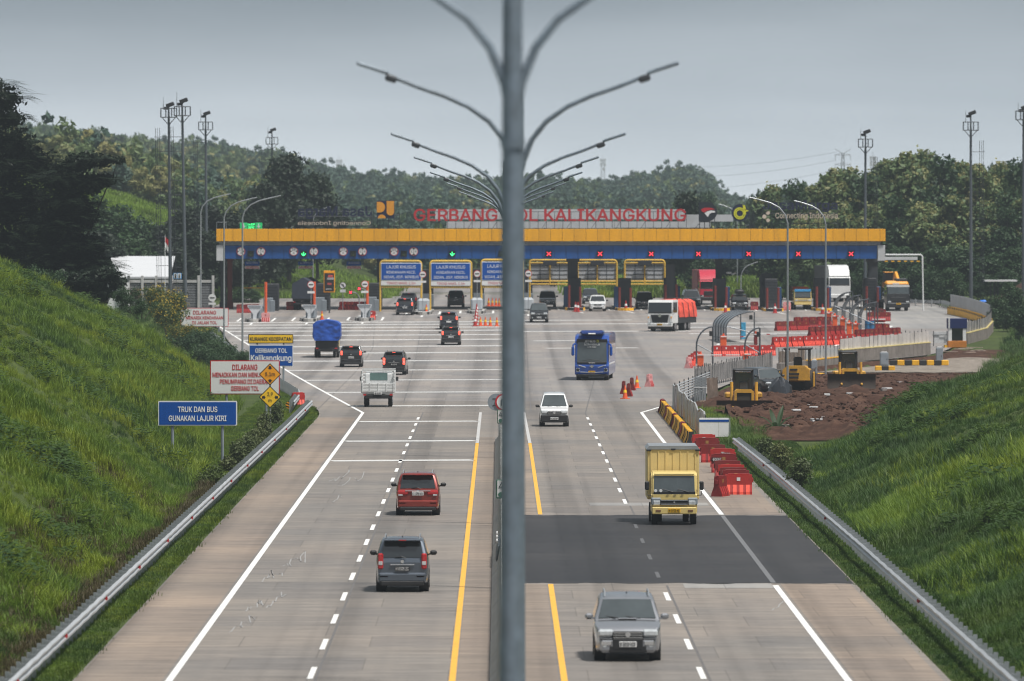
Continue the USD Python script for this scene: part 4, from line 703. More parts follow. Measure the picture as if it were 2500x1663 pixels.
    for s_ in (-1, 1):
        if lamps == 'tall': m = MB(); m.box((s_ * (hw0 - .085), a + .035, belt - .06), (.17, .16, .50), b=.04); obj('tail_light', m, lm, t); m = MB(); m.box((s_ * (hw0 - .085), a - .048, belt - .12), (.13, .02, .11), b=.008); obj('reverse_light', m, mLamp, t)
        elif lamps == 'wide': m = MB(); m.box((s_ * (hw0 - .22), a + .03, belt - .12), (.44, .14, .17), b=.04); obj('tail_light', m, lm, t); m = MB(); m.box((s_ * (hw0 - .12), a - .042, belt - .22), (.17, .02, .06), b=.008); obj('reverse_light', m, mLamp, t)
        else: m = MB(); m.box((s_ * (hw0 - .09), a + .06, belt + .05), (.15, .18, .34), b=.04); obj('tail_light', m, lm, t)
        m = MB(); m.box((s_ * (hw0 - .20), a - .055, .50), (.26, .03, .06), b=.01); obj('reflector', m, mTailR, t)
    if chrome: m = MB(); m.box((0, a - .03, belt - .17 if lamps != 'wide' else belt - .055), (hw0 * (1.0 if lamps != 'wide' else 1.25), .04, .035), b=.01); obj('chrome_strip', m, mChrome, t)
    m = MB(); m.tube([(-.25, a + .05, belt + .06), (-.02, a + .02, belt + .09), (.12, a, belt + .03)], .013, 4); obj('rear_wiper', m, mTrim, t)
    m = MB(); m.cyl((0, a - .02, belt - .07), (0, a + .02, belt - .07), .055, n=12); obj('rear_badge', m, mChrome, t)
    # nose
    hf = float(hw(b - .02)); m = MB(); m.box((0, b - .02, .44), (hf * 1.94, .18, .40), b=.08); obj('front_bumper', m, paint, t, smooth=30)
    m = MB(); m.box((0, b + .035, nose - .22), (hf * 1.04, .06, .21), b=.03); gri = obj('grille', m, mTrim, t)
    for k in range(3): m = MB(); m.box((0, b + .07, nose - .28 + .06 * k), (hf * 1.0, .02, .018)); obj('grille_bar', m, mChrome, gri)
    obj('lamp_trim', MB().box((0, b - .04, nose - .335), (hf * 1.9, .2, .03), b=.01), mTrim, t); m = MB(); m.cyl((0, b + .06, nose - .20), (0, b + .09, nose - .20), .07, n=16); obj('front_badge', m, mChrome, t)
    m = MB(); m.box((0, b + .05, .34), (hf * 1.30, .06, .20), b=.04); obj('air_intake', m, mTrim, t)
    for s_ in (-1, 1): m = MB(); m.box((s_ * (hf - .19), b - .10, nose - .17), (.42, .30, .21), b=.06); obj('headlight', m, mLamp, t, smooth=30); m = MB(); m.cyl((s_ * (hf - .16), b, .45), (s_ * (hf - .16), b + .075, .45), .06, n=12); obj('fog_light', m, mLamp, t)
    m = MB(); [m.tube([(s0 * .10 - .35, ycw + .06, cowl + .03), (s0 * .10 + .12, ycw - .10, cowl + .09)], .012, 4) for s0 in (0, 5)]; obj('wiper', m, mTrim, t)
    if scoop: m = MB(); m.box((0, ycw + .30, cowl + .02), (.52, .20, .07), b=.02); obj('hood_scoop', m, paint, t); m = MB(); m.box((0, ycw + .405, cowl + .015), (.46, .02, .05)); obj('scoop_opening', m, mBlack, t)
    m = MB(); m.box((0, (yr + .2) if out else yf - .3, H + .03), (.03, .10, .06), b=.01); obj('antenna_fin', m, mTrim, t)
    if roofbox: m = MB(); m.box((0, 0, H + .28), (1.0, 1.5, .5), b=.18); obj('roof_luggage', m, mTrim, t, smooth=40); m = MB(); m.box((0, yf - .1, H + .02), (1.25, .08, .05)); obj('roof_bar', m, mSteel, t)
    pmat = pm_ or mPlateW; lmat = mPlateW if pmat is mPlateK else mPlateK
    m = MB(); m.box((0, a - .055, belt - .30 if lamps != 'wide' else belt - .16), (.46, .02, .15), b=.006); pl = obj('rear_plate', m, pmat, t)
    if plate and out: m = MB(); m.text(plate, .10, 0, a - .066, belt - .345 if lamps != 'wide' else belt - .205, .40); obj('lettering', m, lmat, pl)
    m = MB(); m.box((0, b + .095, .47), (.46, .02, .15), b=.006); pl = obj('front_plate', m, pmat, t)
    if plate and not out: m = MB(); m.text(plate, .10, 0, 0, .425, .40); m.v = [np.stack([-v[:, 0], b + .106 - v[:, 1], v[:, 2]], 1) for v in m.v]; obj('lettering', m, lmat, pl)
    SUVS.append(t); return t
SUVS = []
cBlack = carpaint('black', (.010, .011, .014)); cNavy = carpaint('blue_black', (.018, .022, .034)); cGrey = carpaint('steel_grey', (.095, .115, .145), .5); cRed = carpaint('wine_red', (.22, .022, .014), .3); cSilver = carpaint('silver', (.30, .31, .335), .6); cWhite = carpaint('white', (.74, .75, .76), 0)
car('minivan', 'steel grey minivan driving away in the left road, nearest to the camera', 983, 1443, True, cGrey, 1.66, 4.15, 1.71, 1.04, plate='H 8305 ZC', pm_=mPlateK, lamps='tall')
car('suv', 'wine red car with white plate driving away ahead of the grey minivan', 1020.5, 1257, True, cRed, 1.735, 4.45, 1.70, 1.04, lamps='wide', plate='K 1298 VA', mirror=mTrim)
car('suv', 'black car driving away beside the blue tarpaulin truck', 857.5, 896, True, cBlack, 1.80, 4.55, 1.68, 1.06, lamps='corner', brake=True, rails=False, plate='B 1402 AF', chrome=False)
car('suv', 'black car with broad chrome tail strip just ahead of the white cage pickup', 963, 915, True, cBlack, 1.80, 4.78, 1.78, 1.10, lamps='tall', brake=True, plate='B 1 PJR', pm_=mPlateK, yaw=-.03)
car('suv', 'black hatchback with lit brake lamps, nearer of the two below the second blue sign', 1101, 842.5, True, cBlack, 1.76, 4.1, 1.60, 1.0, brake=True, plate='H 1675 BM', lamps='corner')
car('suv', 'blue black car with lit brake lamps, farther of the two below the second blue sign', 1096, 804, True, cNavy, 1.78, 4.2, 1.62, 1.0, brake=True, lamps='corner', rails=False)
car('suv', 'dark grey car with lit brake lamps heading for the lane under the first blue sign', 988.5, 769, True, cNavy, 1.80, 4.5, 1.70, 1.04, brake=True, lamps='corner', rails=False, plate='H 1881 QA')
car('minivan', 'black minivan just ahead of the dark grey car under the first blue sign', 998, 757, True, cBlack, 1.80, 4.6, 1.80, 1.08, rails=False, chrome=False)
car('minivan', 'black minivan waiting in the lane under the second blue sign', 1113, 750.5, True, cBlack, 1.83, 4.7, 1.82, 1.10, rails=False, chrome=False, brake=False)
car('suv', 'silver car with hood scoop coming towards the camera, nearest vehicle in the right road', 1531.5, 1611, False, cSilver, 1.765, 4.45, 1.70, 1.04, nose=.93, cowl=1.06, scoop=True, plate='B 3020 VCS', glass=mGlassL, mirror=cSilver, hood=1.15)
_t = stage.GetPrimAtPath('/World/suv_006') if 0 else SUVS[-1]; obj('bumper_guard', MB().box((0, 2.262, .47), (.86, .10, .36), b=.05), mTrim, _t); [obj('guard_light', MB().box((s_ * .56, 2.28, .50), (.28, .06, .13), b=.02), mChrome, _t) for s_ in (-1, 1)]
car('van', 'white delivery van with black bumper coming down the right road', 1353, 1041, False, cWhite, 1.66, 4.05, 1.93, 1.08, nose=1.0, cowl=1.12, hood=.42, kind='van', rails=False, glass=mGlassL, plate='H 1420 KP', spoiler=False)
obj('dark_bumper', MB().box((0, 2.0, .47), (1.56, .22, .44), b=.07), mTrim, SUVS[-1]); obj('grille_band', MB().box((0, 2.06, .80), (.85, .05, .08), b=.02), mTrim, SUVS[-1])
car('minivan', 'dark minivan with bright chrome grille coming out of the gate right of the tall pole', 1316, 787, False, cBlack, 1.83, 4.85, 1.88, 1.12, nose=1.0, cowl=1.12, hood=.75, rails=False, glass=mGlassL, plate='H 17 AP', kind='van')
car('minivan', 'black car in the lane just right of the tall lamp pole, behind the dark minivan', 1337, 750, False, cBlack, 1.8, 4.5, 1.75, 1.06, rails=False, kind='mpv')
car('minivan', 'white car with black grille leaving the lane under the middle bare gantry', 1459, 760, False, cWhite, 1.735, 4.4, 1.69, 1.02, rails=False, plate='H 1204 DE')
car('minivan', 'black car half hidden behind the white car at the gate', 1441, 742, False, cNavy, 1.75, 4.4, 1.7, 1.02, rails=False)
car('minivan', 'black car with dark windscreen under the rightmost bare gantry', 1573, 754, False, cBlack, 1.83, 4.7, 1.82, 1.08, rails=False, plate='H 1338 LZ', pm_=mPlateK)
car('minivan', 'black car between the orange tarpaulin truck and the red truck', 1690, 748, False, cBlack, 1.8, 4.6, 1.8, 1.08, rails=True, yaw=.06)
car('suv', 'black car with luggage bundle on its roof in a right lane of the gate', 1806, 757.5, False, cBlack, 1.76, 4.5, 1.66, 1.06, roofbox=True, rails=False, plate='K 9021 HB', pm_=mPlateK)
car('pickup', 'black pickup parked in the dirt pit behind the nearest bulldozer', 1862, 966, False, cBlack, 1.78, 4.6, 1.78, 1.12, rails=False, glass=mGlassL, place=(px2x(1868, 505), 507, float(G(500)) - .1), yaw=.35)
# ---- trucks
def lorry(name, label, px, py, out, yaw=0, group='trucks'):
    g_ = gp(px, py); return thing(name, label, 'truck', (g_[0], g_[1], g_[2]), (0 if out else math.pi) + yaw, group)
def axle(t, y, W, r, dual=False, w=.22):
    for s in (-1, 1):
        wheel(t, s * W / 2, y, r, w)
        if dual: wheel(t, s * (W / 2 - .27), y, r, w)
def flip(m, yf=0): return m
def fbox(t, name, c, d, mat, b=0, lab=None, smooth=False): m = MB(); m.box(c, d, b=b); return obj(name, m, mat, t, smooth, lab)
def cab(t, W, z0, z1, y0, y1, mat, wind0, wind1, rake=.18, gr=None, lampz=None, mir=True, glass=None, vis=None):
    """cab over engine: y1 is the front"""
    prof = Polygon([(y0, z0), (y1 - .06, z0), (y1, z0 + .10), (y1 + .02, wind0 - .05), (y1 - .03, wind0), (y1 - rake, wind1), (y1 - rake - .16, z1 - .03), (y1 - rake - .40, z1), (y0 + .06, z1), (y0, z1 - .06)])
    m = MB(); m.prism(prof, -W / 2 + .05, W / 2 - .05, 'yz'); m.prism(prof.buffer(-.05), -W / 2, W / 2, 'yz'); obj('cab', m, mat, t, smooth=25)
    q = [(y1 - .02, wind0 + .03), (y1 - rake + .005, wind1 - .02)]; k = 6; P = [(u * (W / 2 - .09 - .02 * v), q[0][0] + (q[1][0] - q[0][0]) * v + .014, q[0][1] + (q[1][1] - q[0][1]) * v) for v in np.linspace(0, 1, 3) for u in np.linspace(-1, 1, k)]
    obj('windshield', (np.array(P), grid(3, k, 0, 0)), glass or mGlassL, t); m = MB(); m.box((0, y1 + .0, wind0 + .02), (W - .14, .035, .12), b=.01); obj('cowl_panel', m, mTrim, t)
    for s in (-1, 1):
        m = MB(); m.prism(Polygon([(y1 - .2, wind0 + .05), (y1 - rake - .14, wind1), (y0 + .35, wind1), (y0 + .35, wind0 + .05)]), s * W / 2 - (.0 if s > 0 else .012), s * W / 2 + (.012 if s > 0 else .0), 'yz'); obj('side_window', m, mGlass, t)
        if mir: m = MB(); m.box((s * (W / 2 + .17), y1 - .02, (wind0 + wind1) / 2 - .05), (.17, .09, .34), b=.05); m.tube([(s * W / 2, y1 - .1, wind0 - .08), (s * (W / 2 + .17), y1 - .02, wind0 - .06), (s * (W / 2 + .17), y1 - .02, wind0 + .1)], .015, 5); obj('mirror', m, mTrim, t)
    m = MB(); [m.tube([(x_, y1 + .03, wind0 + .06), (x_ + .42, y1 - .01, wind0 + .17)], .014, 4) for x_ in (-.55, .05)]; obj('wiper', m, mTrim, t)
mTruckY = pm('truck_cream_yellow', L(214, 190, 120), .42, 0, .07, 1, coat=.3, dirt=.18); mBoxY = pm('box_cream_yellow', L(212, 188, 126), .5, 0, .07, .8, dirt=.2)
t = lorry('box_truck', 'cream yellow box truck coming towards the camera on the right road', 1645, 1280, False); W = 1.75     # local: front at y=0.9, box behind
axle(t, 0, 1.72, .38); axle(t, -2.6, 1.80, .38, True)
cab(t, 1.76, .46, 2.05, -.9, .85, mTruckY, 1.22, 1.92, .20)
m = MB(); m.box((0, .90, .88), (1.1, .06, .20), b=.04); gr_ = obj('grille', m, mTrim, t); m = MB(); m.box((0, .935, .96), (1.02, .02, .035)); m.box((0, .935, .81), (1.02, .02, .03)); obj('chrome_bar', m, mChrome, gr_); m = MB(); m.cyl((0, .93, .885), (0, .95, .885), .05, n=3); obj('badge', m, mChrome, gr_)
for s in (-1, 1): fbox(t, 'headlight', (s * .68, .86, .86), (.30, .14, .20), mLamp, .04); fbox(t, 'lamp_surround', (s * .70, .845, .92), (.40, .12, .30), mGrey, .05); fbox(t, 'fog_lamp', (s * .62, .975, .56), (.20, .02, .08), pm('amber_dark', (.18, .09, .04), .4), .01)
fbox(t, 'bumper', (0, .90, .56), (1.72, .14, .27), mTruckY, .03); fbox(t, 'chassis', (0, -1.4, .55), (.8, 4.6, .22), mUnder); p_ = fbox(t, 'plate', (0, .98, .57), (.46, .02, .15), mPlateY)
m = MB(); m.text('H 1925 HG', .10, 0, 0, .525, .40); m.v = [np.stack([-v[:, 0], .992 - v[:, 1], v[:, 2]], 1) for v in m.v]; obj('lettering', m, mPlateK, p_)
m = MB(); m.box((0, -2.85, 1.90), (2.02, 3.7, 1.95), b=.03); bx = obj('cargo_box', m, mBoxY, t)
for k in range(7): m = MB(); m.box((-.86 + k * .287, -.99, 1.95), (.04, .03, 1.7)); obj('rib', m, mBoxY, bx)
m = MB(); m.prism(Polygon([(-1.04, 2.86), (1.04, 2.86), (.93, 3.0), (-.93, 3.0)]), -4.72, -.96); obj('box_roof', m, mSteel, t)
for c_ in ((-.95, -.96, 2.83), (.95, -.96, 2.83), (0, -.97, 2.86)): fbox(t, 'corner_bracket', c_, (.18, .05, .06), mTrim)
for x_, z_ in ((-.72, 1.33), (-.52, 1.33)): m = MB(); m.cyl((-x_, .86, z_), (-x_, .885, z_), .06, n=14); obj('sticker', m, mSignW, t)
fbox(t, 'visor', (0, .70, 1.96), (1.55, .06, .07), mTruckY, .02)
for k in range(3): fbox(t, 'cab_vent', (-.3 + k * .28, .885, 1.16), (.10, .012, .02), mTrim)
# bus
mBus = carpaint('bus_blue', L(10, 70, 158), .1); mBusD = carpaint('bus_dark_blue', L(8, 50, 120), .1)
g_ = gp(1447, 928); t = thing('coach_bus', 'dark blue coach bus with big windscreen coming towards the camera', 'bus', (g_[0], g_[1], g_[2]), math.pi - .06)
prof = Polygon([(-9.6, .35), (1.15, .35), (1.32, .55), (1.38, 1.05), (1.22, 1.35), (1.02, 2.9), (.72, 3.28), (.2, 3.42), (-9.5, 3.42), (-9.7, 3.2)]); m = MB(); m.prism(prof, -1.17, 1.17, 'yz'); m.prism(prof.buffer(-.07), -1.25, 1.25, 'yz'); obj('body', m, mBus, t, smooth=28)
axle(t, 0, 2.36, .5, w=.3); axle(t, -6.2, 2.36, .5, True, w=.3)
P = [(u * (1.10 - .05 * v), 1.235 - .235 * v + .03, 1.38 + 1.62 * v) for v in np.linspace(0, 1, 4) for u in np.linspace(-1, 1, 8)]; obj('windshield', (np.array(P), grid(4, 8, 0, 0)), mGlassL, t)
m = MB(); m.box((0, 1.05, 2.86), (2.24, .04, .34), m=trimesh.transformations.rotation_matrix(-.14, [1, 0, 0])[:3, :3]); obj('header_band', m, mBlack, t)
def front_text(t, s_, h, z, y, w, mat, par=None, x=0): m = MB(); m.text(s_, h, 0, 0, 0, w); m.v = [np.stack([x - v[:, 0], y - v[:, 1], v[:, 2] + z], 1) for v in m.v]; obj('lettering', m, mat, par or t)
front_text(t, 'JETBUS', .15, 2.80, 1.105, .80, mSilver, x=.15); front_text(t, '5', .17, 2.80, 1.105, .16, mLime, x=-.42); front_text(t, 'MITRA REMAJA', .14, 2.56, 1.125, 1.15, mSilver); front_text(t, 'A-MI TRANS', .11, 2.40, 1.15, .65, mSilver)
m = MB(); m.box((0, .2, 3.52), (1.75, 2.2, .30), b=.12); m.box((0, .95, 3.46), (1.5, .9, .12), b=.05); obj('roof_pod', m, mBusD, t, smooth=30); fbox(t, 'roof_light', (0, 1.33, 3.43), (.55, .2, .1), mSilver, .03)
m = MB(); m.box((0, 1.32, 1.30), (2.2, .1, .15), b=.04); obj('cowl_band', m, mBlack, t); front_text(t, 'MEDIUM', .08, 1.25, 1.385, .45, mSilver)
m = MB(); m.cyl((0, 1.37, 1.03), (0, 1.41, 1.03), .11, n=6); m.box((0, 1.40, 1.05), (.34, .02, .05)); obj('badge', m, mChrome, t)
for s in (-1, 1):
    m = MB(); m.tube([(s * .45, 1.40, .95), (s * .95, 1.36, 1.10), (s * 1.2, 1.2, 1.15)], .035, 5); obj('chrome_strip', m, mSteel, t); m = MB(); m.box((s * 1.02, 1.30, .78), (.32, .16, .34), b=.07); obj('headlight', m, mLamp, t); m = MB(); m.cyl((s * 1.02, 1.36, .78), (s * 1.02, 1.40, .78), .12, n=14); obj('headlight_ring', m, mTrim, t)
    m = MB(); m.box((s * 1.40, 1.15, 2.15), (.22, .26, .72), b=.09); m.tube([(s * 1.15, .9, 2.75), (s * 1.38, 1.1, 2.6), (s * 1.40, 1.15, 2.4)], .07, 6); obj('mirror', m, mBus, t, smooth=35)
    for k in range(6): fbox(t, 'side_window', (s * 1.256, -.6 - k * 1.45, 2.35), (.012, 1.35, 1.0), mGlass)
    fbox(t, 'side_stripe', (s * 1.257, -4, 1.2), (.012, 9, .10), mSilver)
m = MB(); m.tube([(-.85, 1.37, .62), (-.3, 1.43, .58), (.3, 1.43, .58), (.85, 1.37, .62)], .03, 5); obj('chrome_strip', m, mSteel, t); pl = fbox(t, 'plate', (0, 1.42, .62), (.5, .03, .17), mPlateY); front_text(t, 'H 7091 OE', .1, .58, 1.445, .42, mPlateK, pl)
fbox(t, 'lower_skirt', (0, 1.22, .36), (2.3, .2, .2), mBlack, .05); fbox(t, 'driver', (-.62, .9, 1.62), (.42, .3, .36), pm('driver_red', (.35, .02, .05), .7), .1); m = MB(); m.tube([(-.7, 1.32, 1.44), (0, 1.3, 1.56), (.1, 1.3, 1.5)], .02, 4); m.tube([(.7, 1.32, 1.44), (.1, 1.3, 1.56)], .02, 4); obj('wiper', m, mTrim, t)
# white tractor truck with orange tarpaulin load
mTW = pm('truck_white', (.70, .71, .71), .4, 0, .05, 1, coat=.3, dirt=.12); mTarpO = pm('orange_tarp', L(226, 82, 62), .6, 0, .16, 1.6, bump=1); mTarpB = pm('blue_tarp', L(10, 72, 165), .45, 0, .25, 1.6, bump=1.0, spec=.7); mTarpD = pm('dark_tarp', L(52, 58, 72), .6, 0, .15, 1.2, bump=.8); mBody = pm('truck_dark_body', (.02, .021, .024), .7, 0, .2, 1)
def wrinkle(poly_pts, y0, y1, amp, seed, W=None, n=26, k=44):      # a draped sheet over a section, lofted along y
    pts = np.array(poly_pts, float); s = np.concatenate([[0], np.cumsum(np.linalg.norm(np.diff(pts, axis=0), axis=1))]); u = np.linspace(0, s[-1], k); sec = np.stack([np.interp(u, s, pts[:, i]) for i in range(2)], 1); V = []
    c = sec.mean(0)
    for y in np.linspace(y0, y1, n):
        q = np.stack([sec[:, 0] * 2.2, np.full(k, y * 1.6), sec[:, 1] * 2.2], 1); d = (meshkit.fbm(q, 3, seed) - .5) * amp; e = sec - c; e /= np.linalg.norm(e, axis=1, keepdims=True); pz = sec + e * d[:, None]; V.append(np.column_stack([pz[:, 0], np.full(k, y), pz[:, 1]]))
    V = np.array(V); m = MB(); m.add(V.reshape(-1, 3), grid(n, k, 0, 0))
    for e in (0, n - 1):
        cc_ = V[e].mean(0) ; m.add(np.vstack([V[e], cc_]), [(i, i + 1, k) for i in range(k - 1)])
        for fr, dd in ((.75, .1), (.4, .16)): pass
    return m
t = lorry('tarp_truck', 'white cab truck with orange tarpaulin load crossing the plaza on the right', 1620, 809, False, -.30)
axle(t, 0, 2.3, .5, w=.3); axle(t, -3.4, 2.3, .5, True, w=.28); axle(t, -4.7, 2.3, .5, True, w=.28)
cab(t, 2.42, .75, 2.95, -.75, 1.2, mTW, 1.72, 2.72, .10, glass=mGlass)
m = MB(); m.prism(Polygon([(-.88, 1.55), (.88, 1.55), (.72, .85), (-.72, .85)]), 1.2, 1.27); gr_ = obj('grille', m, mBlack, t); [obj('grille_bar', MB().box((0, 1.285, .95 + .15 * k), (1.35 + .08 * k, .02, .03)), mTrim, gr_) for k in range(4)]
m = MB(); m.cyl((0, 1.26, 1.48), (0, 1.31, 1.48), .15, n=20); obj('badge', m, mChrome, t); fbox(t, 'bumper', (0, 1.2, .62), (2.44, .24, .34), mTW, .06); fbox(t, 'lower_bumper', (0, 1.1, .36), (2.4, .2, .26), mBlack, .05)
for s in (-1, 1): fbox(t, 'headlight', (s * 1.0, 1.28, .74), (.34, .12, .12), mLamp, .03); fbox(t, 'corner_panel', (s * 1.08, 1.22, 1.2), (.24, .08, .7), mTW, .04); fbox(t, 'marker_lamp', (s * 1.12, 1.265, 1.32), (.14, .02, .16), mAmber, .01)
pl = fbox(t, 'plate', (0, 1.34, .66), (.48, .02, .16), mPlateY); front_text(t, 'H 8137 OV', .1, .62, 1.355, .4, mPlateK, pl)
fbox(t, 'cargo_bed', (0, -3.9, 1.15), (2.46, 6.2, .8), mBody, .03); fbox(t, 'chassis', (0, -2.4, .7), (1.0, 7, .3), mUnder)
obj('tarpaulin', wrinkle([(-1.27, 1.3), (-1.26, 1.9), (-1.05, 2.75), (-.5, 2.98), (.5, 2.98), (1.05, 2.75), (1.26, 1.9), (1.27, 1.3)], -7.1, -1.0, .22, 3), mTarpO, t, smooth=40)
for y in (-2.4, -4.2, -5.8): m = MB(); m.tube([(-1.36, y, 1.3), (-1.2, y, 2.6), (-.5, y, 3.08), (.5, y, 3.08), (1.2, y, 2.6), (1.36, y, 1.3)], .03, 4); obj('rope', m, mBody, t)
# blue tarpaulin truck (rear view)
t = lorry('tarp_truck', 'truck with crumpled blue tarpaulin over its load driving away, left of the black car', 798, 873, True); axle(t, 0, 2.02, .42, True); axle(t, 3.2, 1.95, .42)
fbox(t, 'cargo_bed', (0, 1.2, 1.10), (1.86, 4.4, .95), mBody, .03); fbox(t, 'rear_bar', (0, -.98, .62), (1.7, .1, .16), mBody, .02); fbox(t, 'chassis', (0, 1.4, .62), (.9, 5, .22), mUnder); fbox(t, 'cab', (0, 4.3, 1.5), (1.9, 1.5, 1.7), mTruckY, .08)
obj('tarpaulin', wrinkle([(-1.0, 1.45), (-1.14, 1.75), (-1.12, 2.75), (-.82, 3.02), (0, 3.12), (.82, 3.02), (1.12, 2.75), (1.14, 1.75), (1.0, 1.45)], -1.1, 3.4, .28, 8), mTarpB, t, smooth=45)
for z in (1.72, 2.28): m = MB(); m.box((0, -1.13, z), (2.06, .03, .05)); obj('tarp_hem', m, mTarpB, t)
P = wrinkle([(-1.0, 1.45), (-1.12, 2.75), (-.82, 3.0), (.82, 3.0), (1.12, 2.75), (1.0, 1.45)], -1.14, -1.10, .1, 2, n=2)
u, w_ = np.meshgrid(np.linspace(-1.05, 1.05, 30), np.linspace(1.42, 2.98, 24), indexing='ij'); yy = -1.12 - .16 * meshkit.fbm(np.stack([u * 2.6, w_ * 3.4, 0 * u], -1), 3, 5); obj('tarp_back', (np.stack([u * np.interp(w_, [1.42, 1.8, 2.7, 2.98], [.93, 1.04, 1.03, .78]), yy, w_], -1).reshape(-1, 3), grid(30, 24, 0, 0)), mTarpB, t, smooth=35)
for s in (-1, 1): fbox(t, 'tail_light', (s * .78, -1.04, .78), (.22, .04, .10), mTailR)
# white cage pickup (rear view)
mCage = pm('pickup_white', (.62, .63, .63), .55, 0, .10, 2.5, dirt=.40)
t = lorry('cage_pickup', 'white pickup with slatted cage bed driving away below the black cars', 923.5, 993, True); UsdGeom.Xformable(t).AddScaleOp().Set(Gf.Vec3f(1.16, 1.16, 1.26)); axle(t, 0, 1.52, .30); axle(t, 2.4, 1.5, .30)
fbox(t, 'bed_floor', (0, .45, .72), (1.72, 2.7, .10), mCage); fbox(t, 'cab', (0, 2.45, 1.12), (1.6, 1.4, 1.15), mCage, .1); fbox(t, 'cab_window', (0, 1.74, 1.48), (.95, .02, .36), pm('teal_glass', (.10, .17, .16), .1)); fbox(t, 'chassis', (0, 1.0, .5), (.7, 3.6, .14), mUnder)
for z in (.84, .98, 1.12): fbox(t, 'tailgate_board', (0, -.92, z), (1.74, .05, .125), mCage, .012)
for x_ in (-.84, -.45, 0, .45, .84): fbox(t, 'tailgate_post', (x_, -.955, .98), (.06, .03, .46), mCage, .01)
for s in (-1, 1):
    for z in (.84, 1.0, 1.2, 1.38, 1.56, 1.74): fbox(t, 'side_slat', (s * .88, .45, z), (.035, 2.7, .10), mCage, .01)
    for y in (-.85, .0, .9, 1.75): fbox(t, 'cage_post', (s * .90, y, 1.25), (.06, .06, 1.1), mCage, .01)
for z in (1.3, 1.46, 1.62, 1.76): fbox(t, 'front_slat', (0, 1.8, z), (1.74, .035, .07), mCage, .01)
for x_ in (-.35, .3): fbox(t, 'front_post', (x_, 1.77, 1.4), (.05, .05, .8), mCage)
fbox(t, 'top_rail', (0, -.88, 1.84), (1.78, .06, .05), mCage); fbox(t, 'top_rail', (0, 1.8, 1.86), (1.84, .06, .06), mCage)
fbox(t, 'rear_bumper', (0, -.9, .52), (1.5, .1, .2), mUnder, .03); p_ = fbox(t, 'plate', (0, -.985, .70), (.44, .02, .13), mPlateW); m = MB(); m.text('AD 8243 R', .08, 0, -.997, .66, .36); obj('lettering', m, mPlateK, p_)
for s in (-1, 1): fbox(t, 'tail_light', (s * .72, -.96, .62), (.16, .03, .09), mTailR); fbox(t, 'mirror', (s * .98, 2.8, 1.35), (.16, .06, .22), mTrim, .03)
# dark tarpaulin truck in the lane
t = lorry('tarp_truck', 'truck under a peaked dark grey tarpaulin waiting in a left lane of the gate', 744, 757, True, -.10); axle(t, 0, 2.3, .48, True); axle(t, 3.6, 2.2, .48)
fbox(t, 'cargo_bed', (0, 2, 1.25), (2.2, 7.2, .6), mBody, .03); fbox(t, 'chassis', (0, 2, .75), (.9, 7, .3), mUnder); fbox(t, 'rear_bar', (0, -1.55, .7), (2.0, .1, .2), mBody)
obj('tarpaulin', wrinkle([(-1.15, 1.2), (-1.15, 2.75), (0, 3.45), (1.15, 2.75), (1.15, 1.2)], -1.6, 5.6, .10, 12), mTarpD, t, smooth=40); m = MB(); m.prism(Polygon([(-1.13, 1.2), (-1.13, 2.72), (0, 3.4), (1.13, 2.72), (1.13, 1.2)]), -1.66, -1.6); obj('tarp_back', m, mTarpD, t)
for s in (-1, 1): fbox(t, 'tail_light', (s * .9, -1.62, .85), (.22, .04, .1), mTailR)
# red box truck, white articulated truck, small yellow truck at the right lanes
mRedT2 = pm('truck_red', L(186, 38, 62), .4, 0, .06, 1, coat=.4); mRedD = pm('trailer_red', L(118, 40, 42), .55, 0, .10, 1, dirt=.2)
t = lorry('box_truck', 'red truck with red container box, partly behind the dark gate column', 1733, 744, False, .05); axle(t, 0, 2.3, .5, w=.3); axle(t, -6, 2.3, .5, True); cab(t, 2.4, .8, 2.75, -.9, 1.2, mRedT2, 1.75, 2.55, .12, glass=mGlass)
m = MB(); m.prism(Polygon([(-1.2, 2.75), (1.0, 2.75), (.55, 3.25), (-.2, 3.75), (-1.2, 3.85)]), -1.15, 1.15, 'yz'); obj('roof_fairing', m, mRedT2, t, smooth=30); fbox(t, 'container', (0, -5.4, 2.45), (2.5, 8.2, 2.7), mRedD, .04); fbox(t, 'chassis', (0, -4, .85), (1, 9, .3), mUnder); fbox(t, 'grille', (0, 1.24, 1.25), (1.5, .08, .5), mBlack, .04); fbox(t, 'bumper', (0, 1.18, .65), (2.4, .25, .4), mTrim, .06)
for s in (-1, 1): fbox(t, 'headlight', (s * .95, 1.25, .95), (.36, .1, .18), mLamp, .03)
t = lorry('semi_truck', 'big white truck with tall roof fairing and dark box behind the arched shelters', 2046, 737, False, .10); axle(t, 0, 2.3, .5, w=.3); axle(t, -4, 2.3, .5, True); axle(t, -8, 2.3, .5, True); cab(t, 2.45, .8, 2.9, -1.0, 1.25, mTW, 1.85, 2.7, .10, glass=mGlass)
m = MB(); m.prism(Polygon([(-1.2, 2.9), (1.1, 2.9), (.8, 3.5), (.1, 4.0), (-1.2, 4.15)]), -1.15, 1.15, 'yz'); obj('roof_fairing', m, mTW, t, smooth=30); fbox(t, 'container', (0, -5.8, 2.6), (2.5, 8.6, 2.9), pm('container_black', (.008, .009, .014), .6), .04); fbox(t, 'container_front', (0, -1.46, 2.6), (2.5, .08, 2.9), mTW, .03); fbox(t, 'chassis', (0, -4, .85), (1, 9, .3), mUnder); fbox(t, 'bumper', (0, 1.2, .65), (2.42, .25, .45), mTW, .06)
m = MB(); m.cyl((1.2, -1.3, .8), (1.2, -1.3, 3.6), .1, n=8); obj('exhaust_stack', m, mSteel, t)
